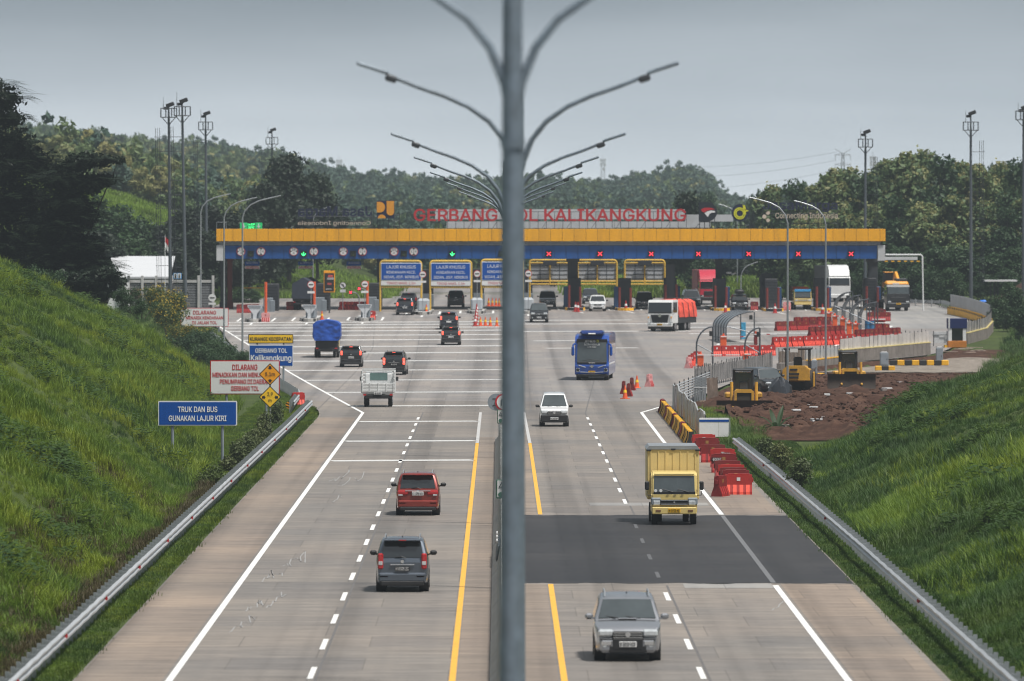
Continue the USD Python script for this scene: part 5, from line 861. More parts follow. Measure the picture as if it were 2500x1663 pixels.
t = lorry('small_truck', 'small yellow truck with light blue sun visor and orange load, in a right lane', 1958, 756, False, .06); axle(t, 0, 1.8, .4); axle(t, -2.8, 1.8, .4, True); cab(t, 1.85, .65, 2.15, -.8, .9, mTruckY, 1.25, 1.95, .18); fbox(t, 'sun_visor', (0, .78, 2.03), (1.75, .1, .26), pm('visor_blue', L(60, 160, 220), .45), .03); fbox(t, 'cargo_bed', (0, -2.9, 1.3), (1.95, 4, .8), pm('wood_brown', (.22, .14, .07), .8, 0, .25, 3), .02)
for k in range(4): fbox(t, 'side_board', (1.0, -2.9, 1.75 + .2 * k), (.05, 4, .13), pm('wood_brown', (.22, .14, .07), .8), .01)
fbox(t, 'load', (0, -2.6, 2.1), (1.8, 3.2, .6), mOrange, .2); fbox(t, 'bumper', (0, .92, .62), (1.8, .12, .22), mTruckY, .03); fbox(t, 'grille', (0, .93, .98), (1.0, .05, .12), mChrome, .02)
for s in (-1, 1): fbox(t, 'headlight', (s * .7, .9, .98), (.28, .1, .18), mLamp, .03)
# black truck carrying an excavator
mExc = pm('excavator_yellow', L(232, 160, 52), .45, 0, .08, 1, dirt=.25)
t = lorry('carrier_truck', 'black truck carrying a yellow excavator right of the gate', 2189, 759, False, .10); axle(t, 0, 2.3, .5, w=.3); axle(t, -5, 2.3, .5, True); mTB = pm('truck_black', (.02, .022, .027), .4, 0, .1, 1, coat=.4); cab(t, 2.4, .75, 2.75, -.9, 1.2, mTB, 1.7, 2.5, .12); fbox(t, 'grille', (0, 1.23, 1.2), (1.6, .06, .5), mTrim, .04); fbox(t, 'bumper', (0, 1.2, .6), (2.42, .3, .5), mTB, .08); fbox(t, 'bed', (0, -4.6, 1.0), (2.5, 7, .25), mUnder); pl = fbox(t, 'plate', (0, 1.37, .75), (.5, .02, .17), mPlateY); front_text(t, 'H 9136 FA', .1, .71, 1.385, .42, mPlateK, pl)
for s in (-1, 1): fbox(t, 'headlight', (s * .95, 1.28, .95), (.34, .1, .16), mLamp, .03)
g_ = gp(2185, 757); e = thing('excavator', 'yellow excavator riding on the black carrier truck', 'excavator', (g_[0] + .25, g_[1] + 4.5, g_[2] + 1.15), math.pi + .1)
m = MB(); [m.box((s * .95, 0, .4), (.5, 3.4, .75), b=.3) for s in (-1,)]; obj('track', m, mTB, e); m = MB(); m.box((.95, 0, .4), (.5, 3.4, .75), b=.3); obj('track', m, mTB, e); m = MB(); m.box((0, 0, 1.5), (2.5, 2.6, .8), b=.2); obj('house', m, mExc, e, smooth=30); fbox(e, 'counterweight', (0, 1.3, 1.45), (2.5, .5, .7), mExc, .2); fbox(e, 'label_panel', (.15, 1.57, 1.48), (.7, .02, .35), mSignW); m = MB(); m.box((.75, -.1, 2.2), (.9, 1.3, 1.1), b=.08); obj('cabin', m, mGlass, e); fbox(e, 'cabin_roof', (.75, -.1, 2.8), (.95, 1.4, .1), mExc, .03); m = MB(); m.cyl((-.3, .2, 1.9), (-.25, -1.2, 2.7), .22, n=6); m.cyl((-.25, -1.2, 2.7), (-.25, -2.8, 2.0), .2, n=6); obj('boom', m, mExc, e)
fbox(e, 'engine_hood', (-.5, .6, 2.0), (1.2, 1.2, .3), mDark, .05)
# ================================================================== street furniture
# ---- lamps: double arm lamps in the median, single arm lamps at the sides
ARM = [(.02, 11.55), (.10, 11.95), (.26, 12.35), (.52, 12.68), (.90, 12.95), (1.35, 13.15), (1.85, 13.32), (2.30, 13.50)]
def luminaire(t, s, x, z, sl=.42):
    m = MB(); c, sn = math.cos(sl), math.sin(sl); r = trimesh.transformations.rotation_matrix(-s * sl * .75, [0, 1, 0])[:3, :3]
    m.box((s * (x + .36), 0, z + .16), (.62, .20, .07), b=.03, m=r); l = obj('luminaire', m, mPole, t, smooth=30)
    m = MB(); m.box((s * (x + .02), 0, z - .03), (.22, .20, .13), b=.03, m=r); obj('gear_box', m, mDark, l)
def median_lamp(name, label, loc, lean=0.0, gold=0):
    t = thing(name, label, 'street lamp', loc, 0, 'double arm lamps along the median')
    m = MB(); m.cyl((lean * 6, 0, -2.5), (0, 0, 13.6), .155, .112, n=20); obj('pole', m, mPole, t, smooth=60)
    m = MB(); m.cyl((0, 0, 11.2), (0, 0, 11.3), .145, n=20); obj('collar', m, mPole, t)
    for s in (-1, 1): obj('arm', MB().tube([(s * x, 0, z) for x, z in ARM], np.linspace(.058, .034, len(ARM)), 10), mPole, t, smooth=60); luminaire(t, s, 2.30, 13.50)
    return t
lamps = [(85, 1252, 1.35), (135, 1264, .85), (185, 1241, .15), (235, 1236, 0), (285, 1236, -.15), (365, 1236, -.15), (460, 1236, -.2), (560, 1236, .0)]
for i, (D, px, dz) in enumerate(lamps):
    median_lamp('street_lamp', 'tall grey double arm lamp pole %s' % ('standing blurred in the centre of the view, nearest', 'with the highest pair of lamp heads in full view', 'with the second highest pair of lamp heads', 'with the third highest pair of lamp heads', 'with the fourth highest pair of lamp heads', 'with the fifth highest pair of lamp heads', 'with the sixth highest pair of lamp heads', 'far down the median, lowest pair of lamp heads')[i], (px2x(px, D) + (0 if i else 0), D, dz), -.009 if i == 0 else 0)
def side_lamp(px, D, s, label, tip, dz=0):
    g = float(G(D)) + dz; ht = py2z(tip[1], D) - g; xr = abs(px2x(tip[0], D) - px2x(px, D)); t = thing('street_lamp', label, 'street lamp', (px2x(px, D), D, g), 0, 'single arm lamps beside the plaza')
    obj('pole', MB().cyl((0, 0, -1.5), (0, 0, ht - 1.75), .09, .065, n=10), mSteel, t, smooth=60)
    obj('arm', MB().tube([(0, 0, ht - 1.76), (s * .06 * xr, 0, ht - 1.2), (s * .22 * xr, 0, ht - .68), (s * .45 * xr, 0, ht - .36), (s * .78 * xr, 0, ht - .12)], .055, 7), mSteel, t, smooth=60)
    m = MB(); m.box((s * .9 * xr, 0, ht - .04), (.24 * xr, .22, .09), b=.03, m=trimesh.transformations.rotation_matrix(-s * .22, [0, 1, 0])[:3, :3]); obj('luminaire', m, mSteel, t)
side_lamp(592, 585, 1, 'single arm lamp pole beside the green sign on the left roof end', (684, 479)); side_lamp(547, 630, 1, 'single arm lamp pole crossing the right end of the towing ban sign', (626, 483)); side_lamp(490, 715, 1, 'single arm lamp pole crossing the middle of the towing ban sign', (562, 474))
side_lamp(1923, 512, -1, 'single arm lamp pole rising from the dirt pit beside the roller', (1830, 483)); side_lamp(2016, 558, -1, 'single arm lamp pole left of the farther bulldozer', (1939, 491)); side_lamp(764, 870, 1, 'single arm lamp pole behind the gate roof at the reversed lettering', (806, 505)); side_lamp(1800, 880, -1, 'single arm lamp behind the round emblem on the roof', (1755, 499))
side_lamp(1809, 860, 1, 'thin lamp pole behind the gate in front of the yellowish grass', (1850, 640))
# ---- high masts
def mast(px, D, pyp, pyl, pyr, side, label, pxt=None):
    g = float(TZ(px2x(px, D), D, False)); zp, zl, zr = py2z(pyp, D) - g, py2z(pyl, D) - g, py2z(pyr, D) - g; lean = px2x(pxt or px, D) - px2x(px, D)
    t = thing('light_mast', label, 'light mast', (px2x(px, D), D, g), 0, 'high light masts'); X = lambda z: lean * z / zp
    obj('pole', MB().cyl((0, 0, -1), (lean, 0, zp), .21, .12, n=12).cyl((lean, 0, zp), (lean * 1.04, 0, zl - .2), .10, .08, n=8), mMast, t, smooth=60)
    m = MB(); c = X(zp)
    for z in (zp - .1, zp + .8):
        for a, b in (((-.8, -.6), (.8, -.6)), ((.8, -.6), (.8, .6)), ((.8, .6), (-.8, .6)), ((-.8, .6), (-.8, -.6))): m.cyl((c + a[0], a[1], z), (c + b[0], b[1], z), .035, n=4)
    for x_ in (-.8, -.3, .3, .8):
        for y_ in (-.6, .6): m.cyl((c + x_, y_, zp - .1), (c + x_, y_, zp + .8), .03, n=4)
    m.box((c, 0, zp - .12), (1.6, 1.2, .05)); m.cyl((c - .7, 0, zp - .1), (c, 0, zp - .9), .04, n=4); m.cyl((c + .7, 0, zp - .1), (c, 0, zp - .9), .04, n=4); obj('platform', m, mDark, t)
    m = MB(); m.box((c + .15, -.2, zl), (.85, .4, .40), b=.05, m=trimesh.transformations.rotation_matrix(-.35, [0, 1, 0])[:3, :3]); obj('floodlight', m, mBlack, t); m = MB(); m.box((c - .25, -.1, zl - .35), (.5, .3, .3), b=.05); obj('floodlight', m, mBlack, t)
    obj('lightning_rod', MB().cyl((c - side * .0 - .55, 0, zp + .7), (c - .55, 0, zr), .03, .015, n=4), mDark, t)
    m = MB(); x0_ = side * .95
    for dx in (0, .42): m.cyl((x0_ + dx * side, 0, 2), (x0_ + dx * side + lean * .92, 0, zp - 1.2), .025, n=4)
    m.cyl((x0_ + .2 * side, -.5, 2), (x0_ + .2 * side + lean * .92, -.5, zp - 1.2), .02, n=4)
    for z in np.arange(2.2, zp - 1.2, 1.45): xx_ = X(z) * .92; m.box((xx_ + x0_ + .2 * side, -.25, z), (.62, .5, .04)); m.cyl((xx_, 0, z), (xx_ + x0_, 0, z), .025, n=4)
    obj('ladder_cage', m, mDark, t)
mast(417, 748, 284, 256, 238, -1, 'high light mast with ladder cage, leftmost of the pair by the white roof', 412); mast(454, 738, 280, 246, 225, -1, 'high light mast, right one of the pair by the white roof', 445); mast(505, 850, 315, 277, 267, -1, 'high light mast rising behind the dark bushes left of the gate', 502); mast(664, 1010, 350, 317, 310, -1, 'thin high light mast in front of the tall dark tree behind the gate')
mast(2112, 835, 357, 322, 314, 1, 'high light mast seen through the right end of the gate', 2113); mast(2371, 800, 316, 276, 270, 1, 'high light mast in front of the right woodland', 2370); mast(2499, 760, 290, 262, 250, 1, 'high light mast cut by the right picture edge')
# ---- guardrails
mRail = pm('guardrail_zinc', (.52, .54, .56), .38, .35, .10, .6, dirt=.12); mReflR = pm('red_reflector', L(170, 24, 24), .3, coat=.6)
def guardrail(label, pts, side, step=2.0, reflect=None, h=.75):
    """pts: ground polyline; side +1: the road lies towards +x"""
    p = np.array(pts, float); s = np.concatenate([[0], np.cumsum(np.linalg.norm(np.diff(p, axis=0), axis=1))]); t = thing('guardrail', label, 'guardrail', (0, 0, 0), 0, 'guardrails')
    at = lambda q: np.array([np.interp(q, s, p[:, 0]), np.interp(q, s, p[:, 1])])
    def frame_(q): d = at(min(q + .3, s[-1])) - at(max(q - .3, 0)); d /= np.linalg.norm(d) + 1e-9; return d, np.array([d[1], -d[0]]) * side
    prof = [(.0, h), (.075, h - .05), (.075, h - .10), (.01, h - .15), (.01, h - .17), (.075, h - .22), (.075, h - .27), (.0, h - .32)]
    if side < 0: pass
    k = 0; q = 0.0
    while q < s[-1] - .5:
        q1 = min(q + 4, s[-1]); m = MB(); V = []
        for qq in np.linspace(q, q1, 3):
            c = at(qq); d, n = frame_(qq); g = float(G(c[1])); jig = .012 * math.sin(qq * 1.7)
            V.append([(c[0] + n[0] * o, c[1] + n[1] * o, g + z + jig) for o, z in prof])
        V = np.array(V); m.add(V.reshape(-1, 3), grid(3, len(prof), 0, 0)); obj('rail', m, mRail, t, smooth=40); q = q1
    for q in np.arange(.4, s[-1], step):
        c = at(q); d, n = frame_(q); g = float(G(c[1])); an = math.atan2(d[0], d[1]); m = MB()
        m.box((c[0] - n[0] * .20, c[1] - n[1] * .20, g + .36), (.11, .06, .9), rz=-an); m.box((c[0] - n[0] * .09, c[1] - n[1] * .09, g + h - .16), (.17, .09, .34), rz=-an); obj('post', m, mSteel, t)
    if reflect:
        for q in np.arange(reflect[0], s[-1], reflect[1]):
            c = at(q); d, n = frame_(q); g = float(G(c[1])) + h - .16; m = MB(); m.cyl((c[0] + n[0] * .03, c[1] - .03, g), (c[0] + n[0] * .03, c[1] + .03, g), .085, n=14); obj('reflector', m, mReflR, t)
    return t
A = lambda px, py, h=.75: (px2x(px, dist(py, h)), dist(py, h))
guardrail('long left guardrail with round red reflectors at the foot of the left bank', [(-11.75, 150), (-11.6, 300), (-11.5, 400), (-11.55, 452)], 1, 2.0, (28, 19.7))
guardrail('left guardrail curving away along the widening plaza edge', [A(716, 980), A(730, 962), A(728, 950), A(706, 936), A(687, 924.5), A(606, 872), A(560, 840), A(518, 809)], 1, 2.0, None)
guardrail('long right guardrail along the foot of the right bank', [(12.35, 150), (12.3, 250), (12.1, 330), (11.85, 374)], -1, 2.0, (66, 60))
guardrail('far guardrail across the upper right edge of the plaza', [(px2x(2216, 800), 800), (px2x(2300, 792), 792), (px2x(2320, 782), 782)], -1, 2.0, None, .7)
# ---- median barrier
mb = thing('median_barrier', 'long concrete median barrier between the two roads', 'concrete barrier'); pr = [(-.42, 0), (-.42, .08), (-.24, .30), (-.14, .88), (.14, .88), (.24, .30), (.42, .08), (.42, 0)]
for k in range(82):
    y0 = 64 + 4.0 * k; m = MB(); m.prism(Polygon(pr), y0, y0 + 3.97, off=(.16 + R.uniform(-.006, .006), 0, R.uniform(-.006, .006))); obj('segment', m, mConc, mb)
for i, (D, tx) in enumerate(((283, '4'), (388, '4'))):
    t = thing('median_sign', 'small green edged kilometre sign on the median barrier, %s' % ('nearer one', 'farther one')[i], 'road sign', (.16, D, .88), 0, 'median signs'); m = MB(); m.box((0, 0, .55), (.62, .05, .72), b=.02); obj('board', m, pm('median_green', L(30, 100, 70), .5), t); m = MB(); m.box((0, -.03, .56), (.54, .02, .64)); obj('white_panel', m, mSignW, t); m = MB(); m.text(tx, .26, -.12, -.045, .56); obj('lettering', m, mBlack, t); m = MB(); m.cyl((-.14, -.05, .34), (-.14, -.035, .34), .10, n=14); obj('green_dot', m, mGreenSign if 0 else pm('median_green', L(30, 100, 70)), t); m = MB(); m.cyl((0, .05, -.1), (0, .05, .3), .03, n=6); obj('post', m, mSteel, t)
t = thing('u_turn_sign', 'round no U-turn sign and grey disc at the median barrier end behind the pole', 'traffic sign', (.05, 396, 0)); m = MB(); m.cyl((-.1, .06, 0), (-.1, .06, 2.4), .04, n=6); obj('post', m, mSteel, t); m = MB(); m.cyl((-.26, .04, 2.0), (-.26, .07, 2.0), .46, n=28); obj('grey_disc', m, mGrey, t); m = MB(); m.cyl((.14, -.02, 2.0), (.14, .02, 2.0), .46, n=28); obj('rim', m, mRedT, t); m = MB(); m.cyl((.14, -.035, 2.0), (.14, -.02, 2.0), .37, n=28); obj('disc', m, mSignW, t); m = MB(); m.tube([(.02, -.05, 1.8), (.02, -.05, 2.1), (.14, -.05, 2.2), (.26, -.05, 2.1), (.26, -.05, 1.9)], .035, 4); obj('symbol', m, mBlack, t); m = MB(); [m.box((-.36, .03, 2.0 + s * .18), (.2, .02, .03)) for s in (-1, 1)]; obj('clamp', m, mBlack, t)
t = thing('hazard_marker', 'dark striped hazard marker with round reflectors on the median barrier face', 'road sign', (-.065, 253, .05)); m = MB(); m.box((0, 0, .45), (.06, 9, .55), m=trimesh.transformations.rotation_matrix(.17, [0, 1, 0])[:3, :3]); obj('board', m, mDark, t)
for k in range(5): m = MB(); m.box((-.04, -3.6 + 1.8 * k, .45), (.02, .6, .5), m=trimesh.transformations.rotation_matrix(.17, [0, 1, 0])[:3, :3]); obj('stripe', m, mGrey, t)
for k in range(3): m = MB(); m.cyl((-.02, -3 + 3 * k, .82), (-.06, -3 + 3 * k, .82), .08, n=10); obj('reflector', m, mSignW, t)
# ---- big roadside signs on the left
def board(name, label, px0, px1, py0, py1, D, fill, edge, lines, ink, posts, cat='road sign', ground=True, corner=None, bold=True):
    xc = px2x((px0 + px1) / 2, D); t = thing(name, label, cat, (xc, D, 0)); Z0, Z1 = py2z(py1, D), py2z(py0, D); w = px2x(px1, D) - px2x(px0, D); h = Z1 - Z0
    q = sbox(-w / 2, Z0, w / 2, Z1).buffer(-.06).buffer(.06); 
    if corner: q = q.difference(Polygon([(w / 2 - corner, Z0 - .1), (w / 2 + .1, Z0 - .1), (w / 2 + .1, Z0 + corner)]))
    m = MB(); m.prism(q, -.03, .03); obj('board', m, edge, t); m = MB(); m.prism(q.buffer(-.055), -.045, -.031); obj('panel', m, fill, t)
    m = MB()
    for s_, fz, fh, fw in lines: m.text(s_, fh * h, 0, -.047, Z0 + fz * h, fw * w if fw else None, bold=bold)
    obj('lettering', m, ink, t)
    for p in posts:
        x_ = px2x(p, D) - xc; g = float(TZ(px2x(p, D), D)) if ground else 0; m = MB(); m.cyl((x_, .08, g - .5), (x_, .08, Z1 - .1), .075, n=10); obj('post', m, mGrey, t)
    return t
board('road_sign', 'blue sign TRUK DAN BUS GUNAKAN LAJUR KIRI on two posts at the left bank', 386, 579, 979, 1040, 342, mSignB, mSignW, [('TRUK DAN BUS', .56, .21, .50), ('GUNAKAN LAJUR KIRI', .20, .21, .73)], mSilver, (421, 543), corner=.16)
board('road_sign', 'white red edged sign forbidding to pick up or drop passengers, behind the yellow diamonds', 513, 683, 880, 963, 440, mSignW, mRedT, [('DILARANG', .72, .155, .36), ('MENAIKKAN DAN MENURUNKAN', .51, .13, .93), ('PENUMPANG DI DAERAH', .31, .13, .72), ('GERBANG TOL', .11, .13, .40)], mRedT, (553, 650))
board('road_sign', 'blue sign GERBANG TOL Kalikangkung on a post at the plaza edge', 608, 716, 842, 895, 515, mSignB, mSignW, [('GERBANG TOL', .64, .19, .72), ('Kalikangkung', .26, .27, .92)], mSilver, (692, 632))
t = board('road_sign', 'yellow sign KURANGI KECEPATAN above the blue toll gate name sign', 606, 716, 816, 838.5, 515, mSignY, mBlack, [('KURANGI KECEPATAN', .30, .36, .92)], mBlack, (), bold=True); m = MB(); [m.box((x_, .05, py2z(840, 515)), (.1, .04, .35)) for x_ in (-.95, .9)]; obj('bracket', m, mDark, t)
board('road_sign', 'white red edged towing ban sign DILARANG MENARIK KENDARAAN, farthest left', 441, 558, 752, 798, 690, mSignW, mRedT, [('DILARANG', .66, .19, .48), ('MENARIK KENDARAAN', .40, .155, .78), ('DI JALAN TOL', .14, .155, .52)], mRedT, (470, 534))
def diamond(pyc, fill, label, lines, kind):
    D = 402; xc, zc, r = px2x(659.3, D), py2z(pyc, D), .61; t = thing('diamond_sign', label, 'traffic sign', (xc, D, 0)); q = Polygon([(0, zc + r), (r, zc), (0, zc - r), (-r, zc)]).buffer(-.04).buffer(.04); m = MB(); m.prism(q, -.02, .02); obj('board', m, mBlack, t); m = MB(); m.prism(q.buffer(-.045), -.032, -.021); obj('panel', m, fill, t)
    m = MB(); [m.text(s_, hh, 0, -.034, zc + z_, w_) for s_, hh, z_, w_ in lines]; obj('lettering', m, mBlack, t)
    for s in (-1, 1):
        a = Polygon([(-.13, .02), (.13, .02), (.13, .09), (.07, .09), (.07, .18), (-.07, .18), (-.07, .09), (-.13, .09)]) if 0 else Polygon([(0, 0), (.14, .10), (.07, .10), (.07, .2), (-.07, .2), (-.07, .10), (-.14, .10)])
        a = affinity.rotate(a, {('h', 1): 0, ('h', -1): 180, ('w', 1): -90, ('w', -1): 90}[(kind, s)], origin=(0, 0)); off = (0, s * .25) if kind == 'h' else (s * .24, 0); m = MB(); m.prism(affinity.translate(a, off[0], zc + off[1] + (0 if kind == 'h' else -.02)), -.034, -.0325); obj('arrow', m, mBlack, t)
    return t
t = diamond(914, mSignO, 'orange yellow diamond height sign 5,1m, upper of the two on the post', [('5,1m', .20, -.09, .52)], 'h'); m = MB(); m.cyl((0, .06, -.4), (0, .06, py2z(890, 402)), .05, n=8); obj('post', m, mSteel, t)
diamond(969.5, mSignY, 'yellow diamond width sign 2,9 m, lower of the two on the post', [('2,9', .19, .07, .30), ('m', .17, -.26, .17)], 'w')
t = thing('hazard_disc', 'round orange and black striped disc at the guardrail end on the left', 'road sign', (px2x(706.5, 452), 452, 0)); zc = py2z(989, 452); m = MB(); m.cyl((0, -.02, zc), (0, .02, zc), .23, n=22); obj('disc', m, mBlack, t)
for k in range(3): m = MB(); m.prism(Polygon([(-.3, zc - .10 + .17 * k - .06), (.3, zc - .32 + .17 * k - .06), (.3, zc - .24 + .17 * k - .06), (-.3, zc - .02 + .17 * k - .06)]).intersection(Point(0, zc).buffer(.225)), -.034, -.021); obj('orange_stripe', m, mSignO, t)
m = MB(); m.cyl((0, .05, 0), (0, .05, zc), .04, n=6); obj('post', m, mSteel, t)
# ---- water barriers and cones (classes, then one copy per piece)
def barrier_proto(name, mat, mat2, refl):
    p = proto(name); pf = Polygon([(-.24, 0), (.24, 0), (.23, .12), (.12, .42), (.10, .86), (-.10, .86), (-.12, .42), (-.23, .12)])
    m = MB(); m.prism(pf, -.58, .58, 'yz'); m.v = [v for v in m.v]; obj('body', m, mat, p)
    for k in range(4): m = MB(); m.prism(Polygon([(-.255, 0), (-.245, .12), (-.13, .42), (-.115, .42), (-.10, .3), (-.10, 0)]), -.52 + .28 * k, -.36 + .28 * k, 'yz'); obj('foot_rib', m, mat2, p)  # on red barriers the lit lower slope is painted as a brighter colour
    for s in (-1, 1): m = MB(); m.box((s * .60, 0, .62), (.06, .16, .20), b=.02); obj('joint_lug', m, mat, p)
    m = MB(); m.box((0, -.116, .66), (.15, .012, .15)); obj('reflector', m, refl, p); m = MB(); m.box((0, 0, .875), (.9, .1, .03), b=.01); obj('top_lip', m, mat, p); return p
BR = barrier_proto('water_barrier', mRedB, mRedB2, pm('dull_reflector', L(150, 110, 60), .5)); BB = barrier_proto('bright_barrier', mRedB2, pm('barrier_orange', L(240, 90, 70), .5, 0, .1, 2), mSignW); BY = proto('yellow_barrier'); _pf = Polygon([(-.24, 0), (.24, 0), (.23, .12), (.12, .42), (.10, .86), (-.10, .86), (-.12, .42), (-.23, .12)]); obj('yellow_half', MB().prism(_pf, -.20, .22, 'yz'), mKYel, BY); obj('black_half', MB().prism(affinity.scale(_pf, .93, .96, origin=(0, 0)), -.46, -.20, 'yz'), mKBlk, BY); BP = barrier_proto('pale_barrier', pm('pink_faded', L(214, 150, 150), .6, 0, .2, 2), mRedB2, mRedB2)
def cone_proto(name, c):
    p = proto(name); m = MB(); m.cyl((0, 0, .05), (0, 0, .78), .15, .03, n=14); obj('cone', m, c, p, smooth=40); m = MB(); m.cyl((0, 0, .36), (0, 0, .52), .108, .076, n=14); m.v = [v * np.array([1.04, 1.04, 1]) for v in m.v]; obj('band', m, mSignY if c is mOrange else mSignW, p); m = MB(); m.box((0, 0, .025), (.42, .42, .05), b=.015); obj('base', m, c, p); return p
CO = cone_proto('traffic_cone', mOrange); CR = cone_proto('red_cone', mRedB2)
def row(pr_, a, b, label, n=None, face=None, gap=.86, h=0, jit=.03):
    """a, b: pixels of the row's foot"""
    p, q = gp(*a), gp(*b); d = q[:2] - p[:2]; Ld = np.linalg.norm(d); n = n or max(1, int(round(Ld / gap))); an = math.atan2(d[1], d[0]) if face is None else face
    if face is None and math.cos(an) < 0: an += math.pi
    for k in range(n):
        f = (k + .5) / n; x_, y_ = p[:2] + d * f; use(pr_, 'water_barrier', label, 'barrier', (x_ + R.uniform(-jit, jit), y_, float(G(y_)) + h), an + R.uniform(-.05, .05), label[:60], (.69, 1, 1))
row(BR, (1738, 870), (1893, 868), 'red water barrier in the bright front row beside the narrow arched shelters', None) if 0 else row(BB, (1738, 870), (1893, 868), 'bright red water barrier in the front row between the two narrow arched shelters')
row(BB, (1886, 848), (2087, 840), 'red water barrier in the long row right of the arched shelters, above the roller'); row(BR, (2088, 829), (2197, 823), 'dark red water barrier at the far end of the long row by the fence')
row(BR, (1976, 822), (2060, 818), 'red water barrier in the row just below the orange gate boxes'); row(BR, (1893, 808), (1975, 806), 'red water barrier in the loose row right of the big arched shelter'); row(BR, (1938, 797), (2030, 795), 'red water barrier in the rear loose row left of the orange gate boxes'); row(BR, (1975, 804), (2030, 804), 'red water barrier in the short middle row left of the orange gate boxes')
row(BR, (2118, 784), (2174, 784), 'red water barrier in the row at the corner below the black carrier truck'); row(BR, (2130, 771), (2160, 778), 'red water barrier at the foot of the right end column'); row(BR, (2135, 815), (2172, 814), 'red water barrier in the short row under the white booms on the right'); row(BR, (2133, 805), (2160, 806), 'red water barrier behind the short row under the white booms')
row(BR, (829, 757), (895, 757), 'red water barrier closing the lane with red cross lights', 8, 1.25); row(BR, (578, 764), (634, 764), 'red water barrier across the leftmost lane'); row(BR, (700, 757), (717, 757), 'red water barrier right of the first orange post'); row(BB, (894, 781), (921, 781), 'red water barrier at the nose of the third island', 1); row(BP, (641, 786), (657, 786), 'pink faded barrel barrier at the nose of the first island', 1)
for k in range(4): row(BP if k == 0 else BB, (1672 + 6 * k, 899 - 5 * k), (1690 + 6 * k, 899 - 5 * k), 'pinkish red barrier end on, in the short line left of the first narrow shelter', 1, 1.2)
for k, (x_, y_) in enumerate(((1523, 962), (1536, 968), (1542, 953))): row(BR, (x_ - 8, y_), (x_ + 8, y_), 'red water barrier standing end on beside the two cones, %s' % ('left one', 'front one', 'rear one')[k], 1, 1.45)
row(BP, (1576, 944), (1597, 944), 'pink faded barrier end on, right of the two cones on the plaza', 1, 1.3); row(BB, (722, 992), (736, 992), 'red barrier standing at the gap between the left guardrails', 1, .3); row(BR, (1834, 757), (1850, 757), 'red and white barrier right of the roof luggage car', 1); row(BP, (1911, 758), (1930, 758), 'pale red barrier right of the standing person', 1)
for k, (D, px) in enumerate(((316, 1803), (321.5, 1796), (324.5, 1790), (328.5, 1785), (334, 1776), (343.5, 1767), (351, 1764), (358, 1741), (369, 1726), (375, 1718))):
    w = use(BR if k % 3 else BB, 'water_barrier', 'red water barrier crosswise in the shoulder stack behind the yellow truck, %s' % ('front one', 'second', 'third', 'fourth', 'fifth', 'sixth with chevrons', 'seventh with chevrons', 'eighth', 'ninth', 'rearmost')[k], 'barrier', (px2x(px, D), D, 0), R.uniform(-.06, .06), 'crosswise barriers on the right shoulder')
    if k in (5, 6):
        t = thing('chevron_plate', 'black and white chevron plate on the %s crosswise red barrier' % ('sixth' if k == 5 else 'seventh'), 'chevron plate', (px2x(px - (18 if k == 5 else -6), D), D - .14, .62)); m = MB(); m.box((0, 0, 0), (.42, .02, .17)); obj('board', m, mBlack, t)
        for j in range(5): m = MB(); m.prism(Polygon([(-.18 + j * .08, 0), (-.13 + j * .08, .075), (-.10 + j * .08, .075), (-.15 + j * .08, 0), (-.10 + j * .08, -.075), (-.13 + j * .08, -.075)]), -.02, -.012); obj('chevron', m, mSignW, t)
D = 315; use(BR, 'water_barrier', 'red barrier with a round hole standing left of the shoulder stack, nearest', 'barrier', (px2x(1757, D), D - 1, 0), 1.25)
for k in range(100):
    D = 386 + .69 * k; r_ = k % 26 in (22, 23, 24) or k > 94; lab = 'red barrier among the yellow ones along the metal sheet fence' if r_ else 'yellow and black barrier in the line along the metal sheet fence'; use(BR if r_ else BY, 'water_barrier', lab, 'barrier', (9.95 + .05 * (k % 2), D, 0), 1.5708 + R.uniform(-.12, .12), lab, (.58, 1, .88) if r_ else (1, 1, .85))
for pr_, nm, lst in ((CO, 'orange traffic cone', [(1555, 948, 'right of the three end on barriers'), (1526, 974, 'in front of the three end on barriers'), (1173, 796, 'first from left in the front line right of the second blue sign'), (1185, 796, 'second from left in the front line'), (1197, 797, 'third from left in the front line'), (1213, 797, 'fourth in the front line beside the tall pole'), (1041, 765, 'left of the second gantry foot'), (1193, 748, 'first in the far line under the third gantry'), (1202, 748, 'second in the far line under the third gantry'), (1211, 748, 'third in the far line under the third gantry'), (1219, 748, 'fourth in the far line under the third gantry'), (786, 781, 'at the nose of the second island')]), (CR, 'red traffic cone', [(1160, 797, 'nearest of the receding line at the third gantry'), (1161, 789, 'second of the receding line at the third gantry'), (1162, 781, 'third of the receding line at the third gantry'), (1163, 773, 'fourth of the receding line at the third gantry'), (1164, 766, 'farthest of the receding line at the third gantry'), (1287, 761, 'just right of the tall lamp pole at the gate'), (1405, 761, 'left of the white car'), (1411, 762, 'left of the white car, in front'), (1528, 758, 'on the striped kerb right of the white car'), (1771, 763, 'in front of the dark column'), (1892, 765, 'in front of the round grille island'), (2008, 767, 'in front of the island left of the white truck')])):
    for px, py, w in lst: p = gp(px, py); use(pr_, 'traffic_cone', '%s %s' % (nm, w), 'traffic cone', p, R.uniform(0, 1), 'traffic cones', 1.35 if nm[0] == 'r' else 1.15)
